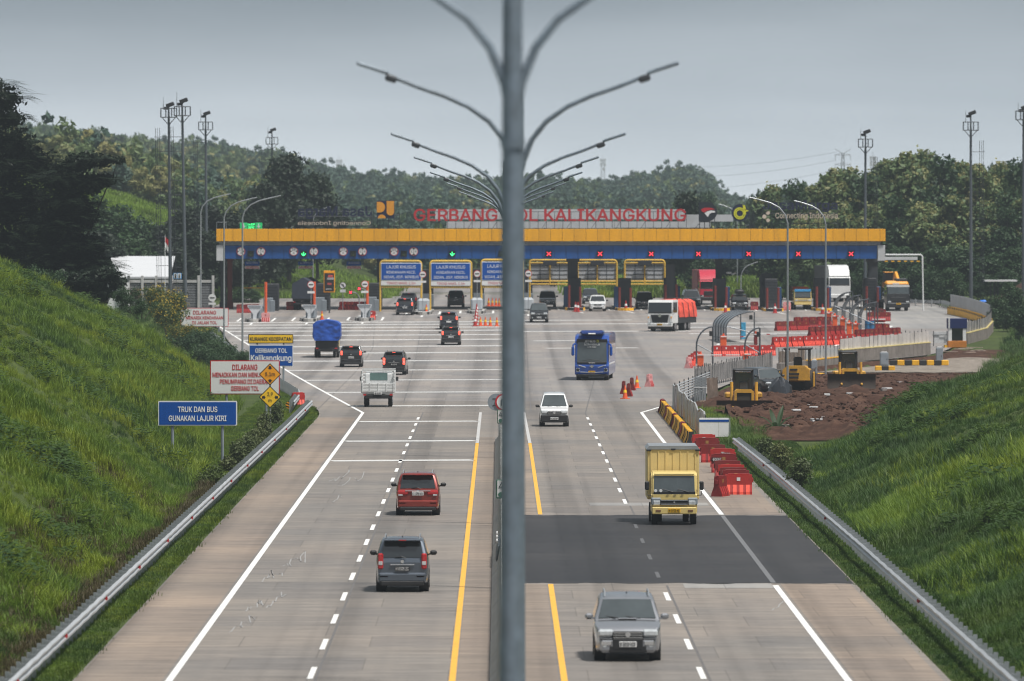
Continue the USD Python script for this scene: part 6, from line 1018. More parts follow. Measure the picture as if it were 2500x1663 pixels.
# ---- arched shelters, gate boxes with booms
mShel = pm('shelter_steel', (.10, .11, .125), .45, .3, .1, 2); mShP = pm('shelter_sheet', (.40, .42, .44), .5, 0, .12, 1, dirt=.25)
def shelter(px, py, n, step, W_, H_, label, yaw=0.0, sheets=True):
    p = gp(px, py); t = thing('arched_shelter', label, 'shelter', p, yaw, 'arched shelters'); a = np.linspace(0, 1.5, 9); arc = [(0, 0), (0, H_ * .5)] + [(W_ * (1 - math.cos(q)), H_ * .5 + H_ * .5 * math.sin(q)) for q in a]
    for k in range(n): obj('rib', MB().tube([(x_, k * step, z_) for x_, z_ in arc], .055, 5), mShel, t)
    for z_, x_ in ((.5, 0), (H_ * .5, 0), (H_ * .86, W_ * .42)): obj('rail', MB().cyl((x_, 0, z_), (x_, (n - 1) * step, z_), .03, n=4), mShel, t)
    if sheets:
        for k in range(n - 1): 
            for nm_, ar, mt_ in (('wall_sheet', arc[:4], mShP), ('roof_sheet', arc[3:], mGrey)): V = np.array([[(x_ + .03, k * step + .1, z_), (x_ + .03, (k + 1) * step - .1, z_)] for x_, z_ in ar]); m = MB(); m.add(V.reshape(-1, 3), grid(len(ar), 2, 0, 0)); obj(nm_, m, mt_, t, smooth=50)
    for y_ in (0, (n - 1) * step): obj('post', MB().cyl((W_ * .96, y_, 0), (W_ * .96, y_, H_ * .99), .06, n=6), mShel, t)
    obj('brace', MB().cyl((.02, 0, H_ * .55), (W_ * .95, 0, H_ * .33), .045, n=5), mShel, t); m = MB(); m.box((W_ * .84, -.12, H_ * .83), (.28, .22, .40), b=.03); obj('lamp_box', m, mBlack, t); m = MB(); m.box((W_ * .5, (n - 1) * step * .5, .06), (W_ * 1.15, (n - 1) * step + .8, .16)); obj('base_slab', m, mConc, t); return t
shelter(1701, 893, 2, 1.1, 1.35, 3.1, 'narrow arched steel shelter frame, leftmost, beside the pinkish barriers', 0, False); shelter(1773, 840, 6, 2.6, 2.6, 2.85, 'larger arched shelter with grey sheets behind the narrow frames', .06); shelter(1819, 892, 2, 1.1, 1.25, 3.0, 'narrow arched steel shelter frame right of the larger shelter', 0, False)
for k, (px, py) in enumerate(((2095, 817), (2076, 808), (2056, 797), (2036, 787))): shelter(px, py, 6, 1.1, 1.6, 2.95, 'arched shelter with grey ribs in the right cluster, %s' % ('nearest', 'second', 'third', 'farthest')[k], -.10)
def boombox(px, py, w, label, boom=1.6, col=mOrange, h=1.0, br=1):
    p = gp(px, py); t = thing('gate_box', label, 'barrier gate', p, 0, 'orange gate boxes'); m = MB(); m.box((0, 0, h / 2), (w, .4, h), b=.04); obj('box', m, col, t); m = MB(); m.box((br * boom * .42, -.24, h * .93), (boom, .05, .085)); obj('boom', m, mSignW, t); obj('lamp', MB().cyl((0, 0, h), (0, 0, h + .2), .09, n=8), mOrange, t); m = MB(); m.box((br * boom * .55, -.27, h * .93), (.3, .01, .085)); obj('red_band', m, mRedT, t); return t
boombox(1710, 895, .5, 'orange gate box with long white boom in front of the leftmost narrow shelter', 3.4); boombox(1820, 893, .35, 'orange gate box with short boom at the right narrow shelter', 1.1); boombox(1766, 848, .55, 'orange gate box with white boom before the larger arched shelter', 2.9); boombox(1845, 842, .3, 'small gate box with white boom beside the larger arched shelter', 2.0, mRedB)
for k, (px, py) in enumerate(((2024, 791), (2038, 799), (2057, 806), (2073, 817), (2089, 819))): boombox(px, py, .46, 'tall orange gate box in the row before the right shelters, %s' % ('farthest', 'fourth', 'third', 'second', 'nearest')[k], .7, mOrange, 1.15, .6)
for k, (px, py, w) in enumerate(((2140, 803, 22), (2133, 812, 40))): t = thing('boom_bar', 'white boom bar %s the blue drums on the right' % ('behind' if k == 0 else 'in front of'), 'barrier bar', gp(px, py) + np.array([0, 0, .9])); m = MB(); m.cyl((-w / 52, 0, 0), (w / 26, 0, 0), .05, n=6); obj('bar', m, mSignW, t); m = MB(); m.cyl((0, 0, -.9), (0, 0, .05), .05, n=6); obj('post', m, mSteel, t)
for k, px in enumerate((2118, 2128)): t = thing('blue_drum', 'blue drum beside the right shelters, %s one' % ('left', 'right')[k], 'drum', gp(px, 812)); m = MB(); m.cyl((0, 0, 0), (0, 0, 1.1), .26, n=14); obj('drum', m, pm('drum_blue', L(40, 110, 160), .5, dirt=.2), t); m = MB(); [m.cyl((0, 0, z), (0, 0, z + .05), .28, n=14) for z in (.3, .72)]; obj('hoop', m, mDark, t)
t = thing('blue_poster', 'blue patterned poster leaning in the larger arched shelter', 'panel', gp(1815, 832) + np.array([0, -.1, 0])); m = MB(); m.box((0, 0, .9), (.42, .06, 1.5), b=.02); obj('panel', m, pm('panel_cyan', L(60, 150, 190), .5, 0, .5, 5), t)
# ================================================================== work site on the right, buildings, towers, person
# corrugated sheet fence along the road with its white end panel
mZinc = pm('fence_zinc', (.44, .45, .46), .5, .2, .12, .7, dirt=.32)
fn = thing('sheet_fence', 'sagging grey metal sheet fence along the right road edge behind the yellow barriers', 'fence')
for k in range(35):
    y0 = 389 + 2.0 * k; xf = 10.75 + .05 * math.sin(k * .9); h0 = 1.46 + .0022 * (y0 - 389) + .10 * math.sin(k * .7) + .05 * math.sin(k * 2.1); n = 12; V = []
    for j in range(n + 1): V += [(xf + .035 * (j % 2), y0 + 1.97 * j / n, .12), (xf + .035 * (j % 2) + .03, y0 + 1.97 * j / n, h0 + .03 * math.sin(k + j * .5))]
    obj('sheet', (np.array(V), [(2 * j, 2 * j + 2, 2 * j + 3, 2 * j + 1) for j in range(n)]), mZinc, fn); m = MB(); m.box((xf + .08, y0, .7), (.05, .05, 1.5)); obj('fence_post', m, mDark, fn)
m = MB(); m.tube([(10.78 + .05 * math.sin(k * .9), 389 + 2.0 * k, 1.50 + .0044 * k + .10 * math.sin(k * .7) + .05 * math.sin(k * 2.1)) for k in range(36)], .05, 5); obj('top_rail', m, mZinc, fn)
t = thing('end_panel', 'white panel with blue stripe closing the end of the metal sheet fence', 'panel', (0, 388, 0)); X0, X1 = px2x(1707, 388), px2x(1779, 388); z0, z1 = py2z(1067, 388), py2z(1020.5, 388)
for a, b in ((X0, X0 + (X1 - X0) * .66), (X0 + (X1 - X0) * .66 + .01, X1)): m = MB(); m.box(((a + b) / 2, 0, (z0 + z1) / 2), (b - a, .04, z1 - z0), b=.01); obj('sheet', m, mWhite, t)
m = MB(); m.box(((X0 + X1) / 2, -.028, z1 - .15), (X1 - X0, .01, .11)); obj('blue_stripe', m, mSignB, t); m = MB(); m.box((X1 + .06, .05, .6), (.05, .05, 1.5)); m.box((X1 - 1.0, .05, .2), (.05, .05, .5)); obj('post', m, mSteel, t)
# second fence line and leaning sheets
t = thing('rail_fence', 'thin dark rail fence behind the corner of the metal sheet fence', 'fence')
P0, P1 = np.array([10.9, 460.0]), np.array([14.2, 500.0])
for k in range(9): q = P0 + (P1 - P0) * k / 8; g = float(G(q[1])); m = MB(); m.cyl((*q, g - .3), (*q, g + 1.65), .035, n=5); obj('post', m, mDark, t)
for z in (.45, .62, .79, .96, 1.13, 1.3, 1.45): m = MB(); m.cyl((*P0, z), (*P1, z + .02), .05, n=4); obj('rail', m, mSheet, t)
t = thing('zinc_sheets', 'upright grey corrugated zinc sheets leaning at the corner of the pit', 'metal sheets', (px2x(1709, 480), 480, -.05))
for k in range(5): V = []; [V.extend([(-.40 + .16 * k + .02 * j, -.05 * (j % 2) - .02 * k, 0), (-.36 + .16 * k + .02 * j, .38 - .05 * (j % 2), 1.62)]) for j in range(8)]; obj('sheet', (np.array(V), [(2 * j, 2 * j + 2, 2 * j + 3, 2 * j + 1) for j in range(7)]), mSheet, t)
m = MB(); m.box((.05, .16, .95), (.85, .03, .05)); m.cyl((-.75, -.3, 0), (-.45, .25, 1.7), .03, n=5); obj('batten', m, mWhite, t)
mRust = pm('rusty_sheets', (.19, .14, .11), .75, .1, .35, 2)
t = thing('sheet_bundle', 'rusty brown bundle of bent roofing sheets beside the zinc sheets', 'metal sheets', (px2x(1737, 481), 481, -.05))
for k in range(8): a = -.3 + .09 * k; V = [(a + .02 * math.sin(3 * z + k), .3 * z / 1.6 + .03 * k, z) for z in np.linspace(0, 1.55, 6)]; V2 = [(x_ + .10, y_ - .02, z_ * (1 + .04 * math.sin(k * 2))) for x_, y_, z_ in V]; obj('sheet', (np.array(V + V2), [(i, i + 1, i + 7, i + 6) for i in range(5)]), mRust, t)
t = thing('plank_pile', 'scattered planks and rubble left of the nearest bulldozer', 'plank pile', (px2x(1760, 470), 472, .0))
for k in range(12): m = MB(); an = R.uniform(-.6, .6); m.box((R.uniform(-.9, .7), R.uniform(-3, 3), .08 + .03 * k), (R.uniform(.7, 1.5), .10, .04), rz=an); obj('plank', m, pm('plank_wood', (.30, .22, .16), .85, 0, .3, 3), t)
m = MB(); m.box((.55, 1, .55), (.35, .3, .5), b=.06); obj('red_box', m, mRedB, t)
# retaining line: concrete base blocks with slatted fence
mBlockC = pm('stained_concrete', (.20, .175, .16), .9, 0, .3, 1.0, dirt=.5, bump=.4)
def edge_fence(label, pts, base_h, h, slat, zoff=0, mat=mShP, block=1.25, top=None):
    t = thing('edge_fence', label, 'fence'); p = np.array(pts, float); s = np.concatenate([[0], np.cumsum(np.linalg.norm(np.diff(p, axis=0), axis=1))]); at = lambda q: np.array([np.interp(q, s, p[:, 0]), np.interp(q, s, p[:, 1])])
    q = 0
    while q < s[-1] - .2 and base_h:
        a, b = at(q), at(min(q + block, s[-1])); c = (a + b) / 2; d = b - a; an = math.atan2(d[1], d[0]); m = MB(); m.box((c[0], c[1], float(G(c[1])) - .65 + base_h / 2 + zoff), (np.linalg.norm(d) - .03, .35, base_h + 1.3), rz=an, b=.03); obj('block', m, mBlockC, t)
        if top: m = MB(); m.box((c[0], c[1] - .0, float(G(c[1])) + base_h + zoff + .04), (np.linalg.norm(d) - .03, .38, .08), rz=an); obj('yellow_cap', m, top, t)
        q += block
    q = 0
    while q < s[-1] - .1:
        a, b = at(q), at(min(q + slat, s[-1])); c = (a + b) / 2; d = b - a; an = math.atan2(d[1], d[0]); g = float(G(c[1])) + base_h + zoff; m = MB(); m.box((c[0], c[1], g + h / 2 + R.uniform(-.03, .05)), (np.linalg.norm(d) * (.93 if slat > .6 else .62), .03, h + R.uniform(-.05, .05)), rz=an + (0 if slat > .6 else R.uniform(-.1, .1))); obj('panel', m, mat, t); q += slat
    for q in np.arange(0, s[-1], max(1.0, slat * (1 if slat > .6 else 4))): c = at(q); g = float(G(c[1])) + base_h + zoff; m = MB(); m.cyl((c[0], c[1] + .05, g - .3), (c[0] + R.uniform(-.04, .04), c[1] + .05, g + h + R.uniform(.1, .3)), .03, n=4); obj('post', m, mDark, t)
    return t
mSlatF = pm('grey_fence_slats', (.30, .29, .29), .6, .1, .3, 1.2, dirt=.35)
edge_fence('row of leaning grey fence slats along the plaza edge behind the nearest bulldozer', [(13.6, 515), (18.2, 549), (21.2, 574)], .0, 1.15, .32, .25, mSlatF)
edge_fence('low fence of brown stakes on dark concrete blocks behind the roller', [(21.8, 577), (24.2, 586)], .5, .9, .34, .0, pm('brown_stakes', (.17, .13, .10), .8, 0, .3, 2))
edge_fence('pale grey panel fence on concrete blocks left of the farther bulldozer', [(24.3, 586.5), (27.4, 598)], .45, .85, 1.3, .0, mShP, top=mKYel)
edge_fence('long white panel fence on stained concrete blocks right of the farther bulldozer', [(27.6, 599), (32, 611), (36.2, 622.5)], .95, .95, 1.15, .05, pm('pale_fence_panel', (.52, .49, .48), .6, 0, .12, 1, dirt=.35), top=pm('cap_cream', L(216, 200, 140), .7, 0, .2, 2))
edge_fence('dark fence of stakes and posts right of the blue kiosk', [(41.2, 652), (44.0, 668), (46.0, 690)], .8, .95, .55, .15, mSlatF, top=pm('cap_cream', L(216, 200, 140), .7))
t = thing('wall_segment', 'white low wall panels with dark posts left of the blue kiosk', 'wall', (0, 646, 0)); 
for k in range(4): m = MB(); m.box((px2x(2286 + 12.5 * k, 646), .05 * k, py2z(824, 646)), (.44, .12, py2z(810, 646) - py2z(838, 646)), b=.01); obj('panel', m, mOff, t)
for px in (2279, 2312): m = MB(); m.cyl((px2x(px, 646), -.1, py2z(848, 646)), (px2x(px, 646), -.1, py2z(808, 646)), .04, n=5); obj('post', m, mDark, t)
m = MB(); m.cyl((px2x(2275, 646), -.1, py2z(818, 646)), (px2x(2346, 646), -.1, py2z(817, 646)), .03, n=4); obj('rail', m, mDark, t)
kp = gp(2336, 848); t = thing('kiosk', 'small guard kiosk with dark blue top, dark window and orange base', 'kiosk', kp); m = MB(); m.box((0, 0, 2.08), (1.7, 1.6, .88), b=.03); obj('blue_top', m, pm('kiosk_navy', L(8, 30, 84), .5, 0, .08, 1), t)
for x_ in (-.62, .62): m = MB(); m.box((x_, 0, 1.10), (.28, 1.5, 1.1)); obj('side_wall', m, mWhite, t)
m = MB(); m.box((0, .05, 1.10), (1.0, 1.3, 1.1)); obj('window', m, mGlass, t); m = MB(); m.box((0, 0, .28), (1.6, 1.6, .58), b=.02); obj('orange_base', m, pm('kiosk_orange', L(196, 120, 34), .6, 0, .12, 1.5, dirt=.2), t); m = MB(); m.box((-.72, -.1, 2.1), (.14, 1.65, .9)); obj('pale_edge', m, mOff, t); m = MB(); m.box((-.7, 0, .05), (.8, 1.4, .3)); obj('step', m, mKYel, t)
# parapet with yellow skirt at the upper right
t = thing('parapet', 'grey panel parapet on a yellow black concrete skirt at the upper right plaza edge', 'parapet'); pts = [(px2x(2321, 757), 757.0), (px2x(2360, 742), 742.0), (px2x(2395, 724), 724.0), (px2x(2420, 708), 708.0)]; pp_ = np.array(pts); ss = np.concatenate([[0], np.cumsum(np.linalg.norm(np.diff(pp_, axis=0), axis=1))])
for k in range(24):
    a, b = [np.array([np.interp(ss[-1] * j / 24, ss, pp_[:, i]) for i in (0, 1)]) for j in (k, k + 1)]; c = (a + b) / 2; d = b - a; an = math.atan2(d[1], d[0]); g = float(G(c[1])); Ld = np.linalg.norm(d)
    m = MB(); m.box((c[0] - .12, c[1], g + .35), (Ld - .04, .5, .8), rz=an, b=.05); obj('yellow_block', m, mKYel, t); m = MB(); m.box((c[0] - .14, c[1] - .04, g + .66), (Ld * .4, .52, .16), rz=an); obj('black_slot', m, mKBlk, t); m = MB(); m.box((c[0], c[1], g + 1.35), (Ld - .02, .06, 1.15), rz=an); obj('panel', m, mShP, t); m = MB(); m.cyl((a[0], a[1], g + 1.95), (b[0], b[1], g + 1.95), .07, n=6); obj('cap', m, mSteel, t)
t = thing('awning', 'white sloping awning roof on thin posts at the far right', 'awning', (0, 800, 0)); m = MB(); m.box((px2x(2442, 800), 0, py2z(685.5, 800)), (px2x(2481, 800) - px2x(2403, 800), 3.0, .18), m=trimesh.transformations.rotation_matrix(-.10, [0, 1, 0])[:3, :3] if 0 else None); obj('roof', m, mWhite, t)
for px in (2418, 2428, 2436): m = MB(); m.cyl((px2x(px, 800), 0, 2), (px2x(px, 800), 0, py2z(687, 800)), .09, n=6); obj('post', m, mDark, t)
t = thing('blue_cover', 'blue covered object at the foot of the far right slope', 'cover', (px2x(2400, 795), 795, py2z(745, 795))); m = MB(); m.box((0, 0, .3), (.8, .8, .5), b=.15); m.box((.1, 0, .0), (.6, .9, .4), b=.1); obj('cover', m, pm('cover_blue', L(40, 120, 220), .5), t, smooth=40)
# kerb blocks and cabinets
def kerbline(label, px0, px1, py, n, D, first=0, h=.42):
    t = thing('striped_kerb', label, 'kerb', (0, D, 0)); zb = py2z(py, D)
    for k in range(n): a, b = px2x(px0 + (px1 - px0) * k / n, D), px2x(px0 + (px1 - px0) * (k + 1) / n, D); m = MB(); m.box(((a + b) / 2, 0, zb + h / 2), (b - a - .015, .5, h), b=.04); obj('block', m, (mKYel, mKBlk)[(k + first) % 2], t)
kerbline('long black and yellow kerb blocks in front of the stained concrete wall', 2172, 2316, 892, 8, 604, 1); kerbline('short yellow and black kerb beside the farther bulldozer', 2136, 2185, 905, 3, 590, 0, .38); kerbline('yellow and black kerb foot of the cabinet left of the farther bulldozer', 1976, 2014, 919, 2, 570, 1, .25)
for px0, px1, py0, py1, D, lb in ((1980, 1995, 880, 915, 571, 'left of the lamp pole by the farther bulldozer'), (2148, 2169, 861, 893, 602, 'right of the farther bulldozer'), (2285, 2302, 849, 889, 606, 'at the right end of the striped kerb')):
    t = thing('cabinet', 'grey metal cabinet %s' % lb, 'cabinet', (px2x((px0 + px1) / 2, D), D, py2z(py1, D))); w, h = (px1 - px0) * D / FPX, (py1 - py0) * D / FPX; m = MB(); m.box((0, 0, h / 2), (w, .5, h), b=.03); obj('body', m, mGrey, t); m = MB(); m.box((0, -.26, h * .52), (w * .86, .02, h * .86), b=.005); obj('door', m, pm('cabinet_door', (.24, .27, .31), .5), t); m = MB(); m.box((w * .3, -.28, h * .5), (.03, .03, .12)); obj('handle', m, mBlack, t); m = MB(); m.box((0, 0, h + .04), (w * .7, .4, .08), b=.02); obj('cap', m, mOff, t)
t = thing('planks', 'loose pale planks beside the kiosk at the edge of the right bank', 'planks', (px2x(2350, 622), 622, py2z(862, 622)))
for k in range(7): m = MB(); m.box((R.uniform(-1.2, 1.4), R.uniform(-.8, .8), .05 + .07 * k), (R.uniform(1.0, 2.0), .14, .05), rz=R.uniform(-.5, .5)); obj('plank', m, pm('plank_pale', (.40, .33, .28), .85, 0, .25, 3), t)
# ---- bulldozers and roller
mCat = pm('dozer_yellow', L(206, 154, 52), .5, 0, .15, 1.4, dirt=.55); mBlade = pm('muddy_blade', (.036, .024, .019), .75, .1, .35, 2, dirt=.5)
def dozer(loc, rz, sc, label, bz=0.0):
    t = thing('bulldozer', label, 'bulldozer', loc, rz, 'bulldozers'); s = sc      # local: blade towards -y
    m = MB(); n = 12; V = [( -.18 * math.cos(a) * s, z * s) for a, z in zip(np.linspace(-.9, .9, n), np.linspace(.0, 1.18, n))]
    P = np.array([[(x_, -2.3 * s + (-.25 * s + .25 * s * math.cos(a) * 1.6), z_) for x_ in (-1.72 * s, 1.72 * s)] for (q, z_), a in zip(V, np.linspace(-.9, .9, n))]); m.add(P.reshape(-1, 3), grid(n, 2, 0, 0)); m.add(P.reshape(-1, 3) + np.array([0, .10, 0]), grid(n, 2, 0, 0)[:, ::-1]); m.v = [v + np.array([0, 0, bz]) for v in m.v]; obj('blade', m, mBlade, t, smooth=True); obj('cutting_edge', MB().box((0, -2.32 * s, .05 + bz), (3.44 * s, .05, .14)), pm('worn_edge', (.16, .09, .055), .5, .4, .3, 3), t)
    for sx in (-1, 1):
        m = MB(); m.prism(Polygon([(-1.5 * s, .15 * s), (-1.2 * s, 0), (1.5 * s, 0), (1.8 * s, .3 * s), (1.6 * s, .72 * s), (-1.2 * s, .72 * s), (-1.55 * s, .45 * s)]), sx * 1.0 * s - .24 * s, sx * 1.0 * s + .24 * s, 'yz'); obj('track', m, mUnder, t)
        obj('track_frame', MB().box((sx * 1.0 * s, 0, .38 * s), (.50 * s, 2.4 * s, .3 * s), b=.05), mCat, t)
        obj('fender', MB().box((sx * .92 * s, .2 * s, 1.18 * s), (.45 * s, 1.7 * s, .36 * s), b=.08), mCat, t, smooth=30); obj('lift_cylinder', MB().cyl((sx * .76 * s, -1.15 * s, .75 * s), (sx * .76 * s, -1.0 * s, 2.0 * s), .10 * s, n=10), mCat, t); obj('cylinder_rod', MB().cyl((sx * .76 * s, -1.35 * s, .25 * s), (sx * .76 * s, -1.15 * s, .78 * s), .045 * s, n=8), mChrome, t); obj('push_arm', MB().box((sx * .72 * s, -1.4 * s, .45 * s), (.16 * s, 1.7 * s, .18 * s), b=.04), mCat, t)
    m = MB(); m.prism(Polygon([(-.60 * s, .3 * s), (.60 * s, .3 * s), (.60 * s, 1.42 * s), (.42 * s, 1.56 * s), (-.42 * s, 1.56 * s), (-.60 * s, 1.42 * s)]).difference(sbox(-.45 * s, .3 * s, .45 * s, 1.34 * s)), -1.35 * s, -1.2 * s); obj('radiator_frame', m, mCat, t); obj('radiator_grille', MB().box((0, -1.24 * s, .82 * s), (.9 * s, .08, 1.04 * s)), pm('radiator', (.05, .04, .03), .7, .2, .2, 8), t)
    obj('hood', MB().box((0, -.5 * s, 1.2 * s), (1.1 * s, 1.4 * s, .66 * s), b=.08), mCat, t, smooth=30)
    c = [(x_, y_) for x_ in (-.56 * s, .56 * s) for y_ in (.2 * s, 1.35 * s)]
    for x_, y_ in c: obj('cab_pillar', MB().box((x_, y_, 2.05 * s), (.13 * s, .13 * s, 1.3 * s)), mBlack, t)
    obj('cab_glass', MB().box((0, .8 * s, 2.0 * s), (1.0 * s, 1.0 * s, 1.15 * s)), mGlassL, t); obj('cab_roof', MB().box((0, .75 * s, 2.72 * s), (1.26 * s, 1.5 * s, .14 * s), b=.06), mBlack, t); obj('seat', MB().box((0, .28 * s, 1.75 * s), (.5 * s, .1, .5 * s), b=.04), mDark, t); obj('roof_lamp', MB().box((.0, .02 * s, 2.70 * s), (1.0 * s, .12, .12 * s), b=.03), mDark, t); obj('exhaust', MB().cyl((.35 * s, -.6 * s, 1.5 * s), (.35 * s, -.6 * s, 2.2 * s), .06 * s, n=8), mUnder, t)
dozer((px2x(1817, 452), 453.5, -.15), 0, 1.0, 'yellow bulldozer with muddy blade facing the camera, nearest one in the dirt pit', -.28); dozer((px2x(2076, 515), 517, -.1), .04, .98, 'yellow bulldozer with muddy blade, farther right one before the panel fence')
for k in (0,):
    r_ = np.random.default_rng(77); n_ = 9000; yy = r_.uniform(400, 582, n_); x0_, x1_ = XR(yy) + 1.2, TOER(yy) + 2.2; xx = x0_ + (x1_ - x0_) * r_.random(n_); kk = (xx > 13.5) & (xx < .0712 * yy + 2) & (meshkit.noise(np.stack([xx * .5, yy * .15, 0 * xx], -1), 13) > .33); xx, yy = xx[kk], yy[kk]
    rocks = []
    for q in range(3): ic = trimesh.creation.icosphere(1, .5); ic.vertices *= 1 + .5 * (meshkit.noise(np.array(ic.vertices) * 3 + q * 9, 3)[:, None] - .5); rocks.append(((np.array(ic.vertices) * [1, .8, .6], np.array(ic.faces)), M_dirt))
    scatter('dirt_clods', rocks, np.stack([xx, yy, dirtz(xx, yy) + .01], 1), r_.integers(0, 3, len(xx)), r_.uniform(0, 6.28, len(xx)), .06 + .42 * r_.random(len(xx)) ** 3.5, 'clods of red brown earth scattered over the dirt pit', 'dirt')
t = thing('road_roller', 'yellow road roller seen from behind with big tyres and black canopy, behind the lamp pole', 'road roller', (px2x(1945, 512), 513, -.10), -.12)
m = MB(); m.prism(Polygon([(-1.0, .75), (1.0, .75), (.92, 1.5), (.62, 1.75), (-.62, 1.75), (-.92, 1.5)]), -.2, 1.6); obj('engine_hood', m, mCat, t, smooth=25)
for z, w in ((.95, .9), (1.2, 1.0), (1.5, .7)): obj('vent', MB().box((-.15, -.22, z), (w * .75, .05, .13)), mBlack, t)
for s in (-1, 1): m = MB(); m.cyl((s * .62, .6, .72), (s * 1.12, .6, .72), .74, n=22); obj('tyre', m, pm('muddy_tyre', (.035, .027, .022), .85, 0, .3, 3), t, smooth=35); obj('fender', MB().box((s * 1.2, .4, .75), (.12, .5, 1.2), b=.05), mCat, t)
for x_ in (-.8, .8):
    for y_ in (1.0, 2.3): obj('canopy_post', MB().box((x_, y_, 2.2), (.09, .09, 1.4)), mBlack, t)
obj('canopy', MB().box((0, 1.6, 2.92), (1.9, 1.9, .14), b=.05), mBlack, t); obj('plate', MB().box((-.2, .64, 2.82), (.55, .03, .26)), mSignW, t); obj('seat', MB().box((0, 1.6, 2.0), (.6, .3, .7), b=.1), mBlack, t); m = MB(); m.cyl((-1.0, 4.0, .75), (1.0, 4.0, .75), .76, n=24); obj('drum', m, mBlade, t); obj('frame', MB().box((0, 2.6, .8), (1.4, 2.6, .4)), mCat, t)
t = thing('tarp_heap', 'heap under black plastic sheet beside the parked pickup', 'heap', (px2x(1908, 500), 503, -.15)); a = np.linspace(0, 6.28, 25)[:-1]; V = []
for k, r_ in enumerate((.85, .75, .5, .25, .02)): V += [(r_ * math.cos(q) * (1 + .12 * math.sin(3 * q + k)), r_ * math.sin(q) * 1.6, (0, .55, .95, 1.15, 1.2)[k] + .10 * math.sin(5 * q + 2 * k)) for q in a]
obj('sheet', (np.array(V), [(k * 24 + i, k * 24 + (i + 1) % 24, (k + 1) * 24 + (i + 1) % 24, (k + 1) * 24 + i) for k in range(4) for i in range(24)]), pm('black_plastic', (.022, .024, .03), .35, 0, .2, 2, bump=1), t, smooth=30)
for k in range(26):
    px, py = R.uniform(1880, 2230), R.uniform(935, 1075); p = gp(px, py); 
    if p[0] > float(TOER(p[1])) - 1 or p[0] < float(XR(p[1])) + 2: continue
    t = thing('debris', 'small pale piece of rubble lying on the red dirt', 'rubble', (p[0], p[1], float(dirtz(p[0:1], p[1:2])[0]) + .02), R.uniform(0, 3), 'rubble pieces on the dirt'); m = MB(); m.box((0, 0, .03), (R.uniform(.2, .7), R.uniform(.2, .5), R.uniform(.06, .16)), b=.02); obj('piece', m, mOff if k % 3 else mBlockC, t)
p = gp(1935, 975); t = thing('long_plank', 'long pale plank lying on the dirt in front of the roller', 'plank', (p[0] + .6, p[1], float(dirtz(p[0:1], p[1:2])[0]) + .12), -.15); obj('plank', MB().box((0, 0, 0), (1.7, .14, .06)), pm('plank_pale', (.40, .33, .28), .85), t)
# ---- white roofed building with slatted wall, house, flag, notice board
DB = 765; zq = lambda p: py2z(p, DB); xq = lambda p: px2x(p, DB); b_ = thing('service_building', 'building with long white roof at the left end of the toll gate', 'building', (0, DB, 0))
mRoofW = pm('white_roof', (.60, .61, .63), .4, 0, .03, 1)
m = MB(); m.prism(Polygon([(2.0, zq(676)), (14, zq(634) + .3), (14, zq(634) + .1), (2.0, zq(676) - .2)]), xq(255), xq(413), 'yz'); obj('roof', m, mRoofW, b_); m = MB(); m.box((xq(334), 8, 4), (xq(410) - xq(258), 10, 4)); obj('wall', m, mOff, b_); obj('roof_joint', MB().prism(Polygon([(1.95, zq(676) + .05), (13.9, zq(634) + .36), (13.9, zq(634) + .31), (1.95, zq(676))]), xq(295), xq(297), 'yz'), mOff, b_)
w_ = thing('slatted_wall', 'fence wall with pale pillars and dark slatted bays in front of the white roof', 'wall', (0, DB, 0)); pil = [314, 347.5, 381.5, 418, 452, 485, 520]
for p in pil: m = MB(); m.box((xq(p), 0, (zq(673) + 2) / 2), (.26, .34, zq(673) - 2), b=.02); obj('pillar', m, mConcL, w_)
for a, c in zip(pil[:-1], pil[1:]):
    m = MB(); m.box((xq((a + c) / 2), .02, zq(687)), (xq(c) - xq(a) - .26, .2, .28)); obj('beam', m, mConcL, w_); m = MB(); m.box((xq((a + c) / 2), .15, zq(722)), (xq(c) - xq(a) - .26, .05, zq(692) - zq(752))); obj('dark_bay', m, mBlack, w_)
    for k in range(15): m = MB(); m.box((xq((a + c) / 2), .05, zq(695 + 4 * k)), (xq(c) - xq(a) - .34, .06, .07)); obj('slat', m, pm('slat_grey', (.30, .31, .33), .6, 0, .1), w_)
h_ = thing('small_house', 'small white house with a low gabled roof left of the slatted wall', 'house', (0, 760, 0)); x3 = lambda p: px2x(p, 760); z3 = lambda p: py2z(p, 760)
m = MB(); m.box((x3(286), 2.5, (z3(690) + 2) / 2), (x3(310) - x3(262), 5, z3(690) - 2)); obj('wall', m, mWhite, h_); m = MB(); m.prism(Polygon([(x3(252), z3(650)), (x3(316), z3(669)), (x3(316), z3(672)), (x3(252), z3(653))]), -.6, 6); obj('roof', m, mRoofW, h_); m = MB(); m.prism(Polygon([(x3(254), z3(654)), (x3(308), z3(671)), (x3(296), z3(674)), (x3(262), z3(664))]), -.3, -.2); obj('gable', m, pm('gable_brown', (.10, .06, .05), .7), h_)
for p in (298, 306): obj('porch_post', MB().box((x3(p), -.5, (z3(672) + 2) / 2), (.14, .14, z3(672) - 2)), mConcL, h_)
t = thing('flag', 'red and white flag on a pole beside the high masts', 'flag', (px2x(403, 755), 755, 2)); obj('flag_pole', MB().cyl((0, 0, 0), (0, 0, py2z(574, 755) - 2), .035, n=6), mWhite, t); zt = py2z(578, 755) - 2
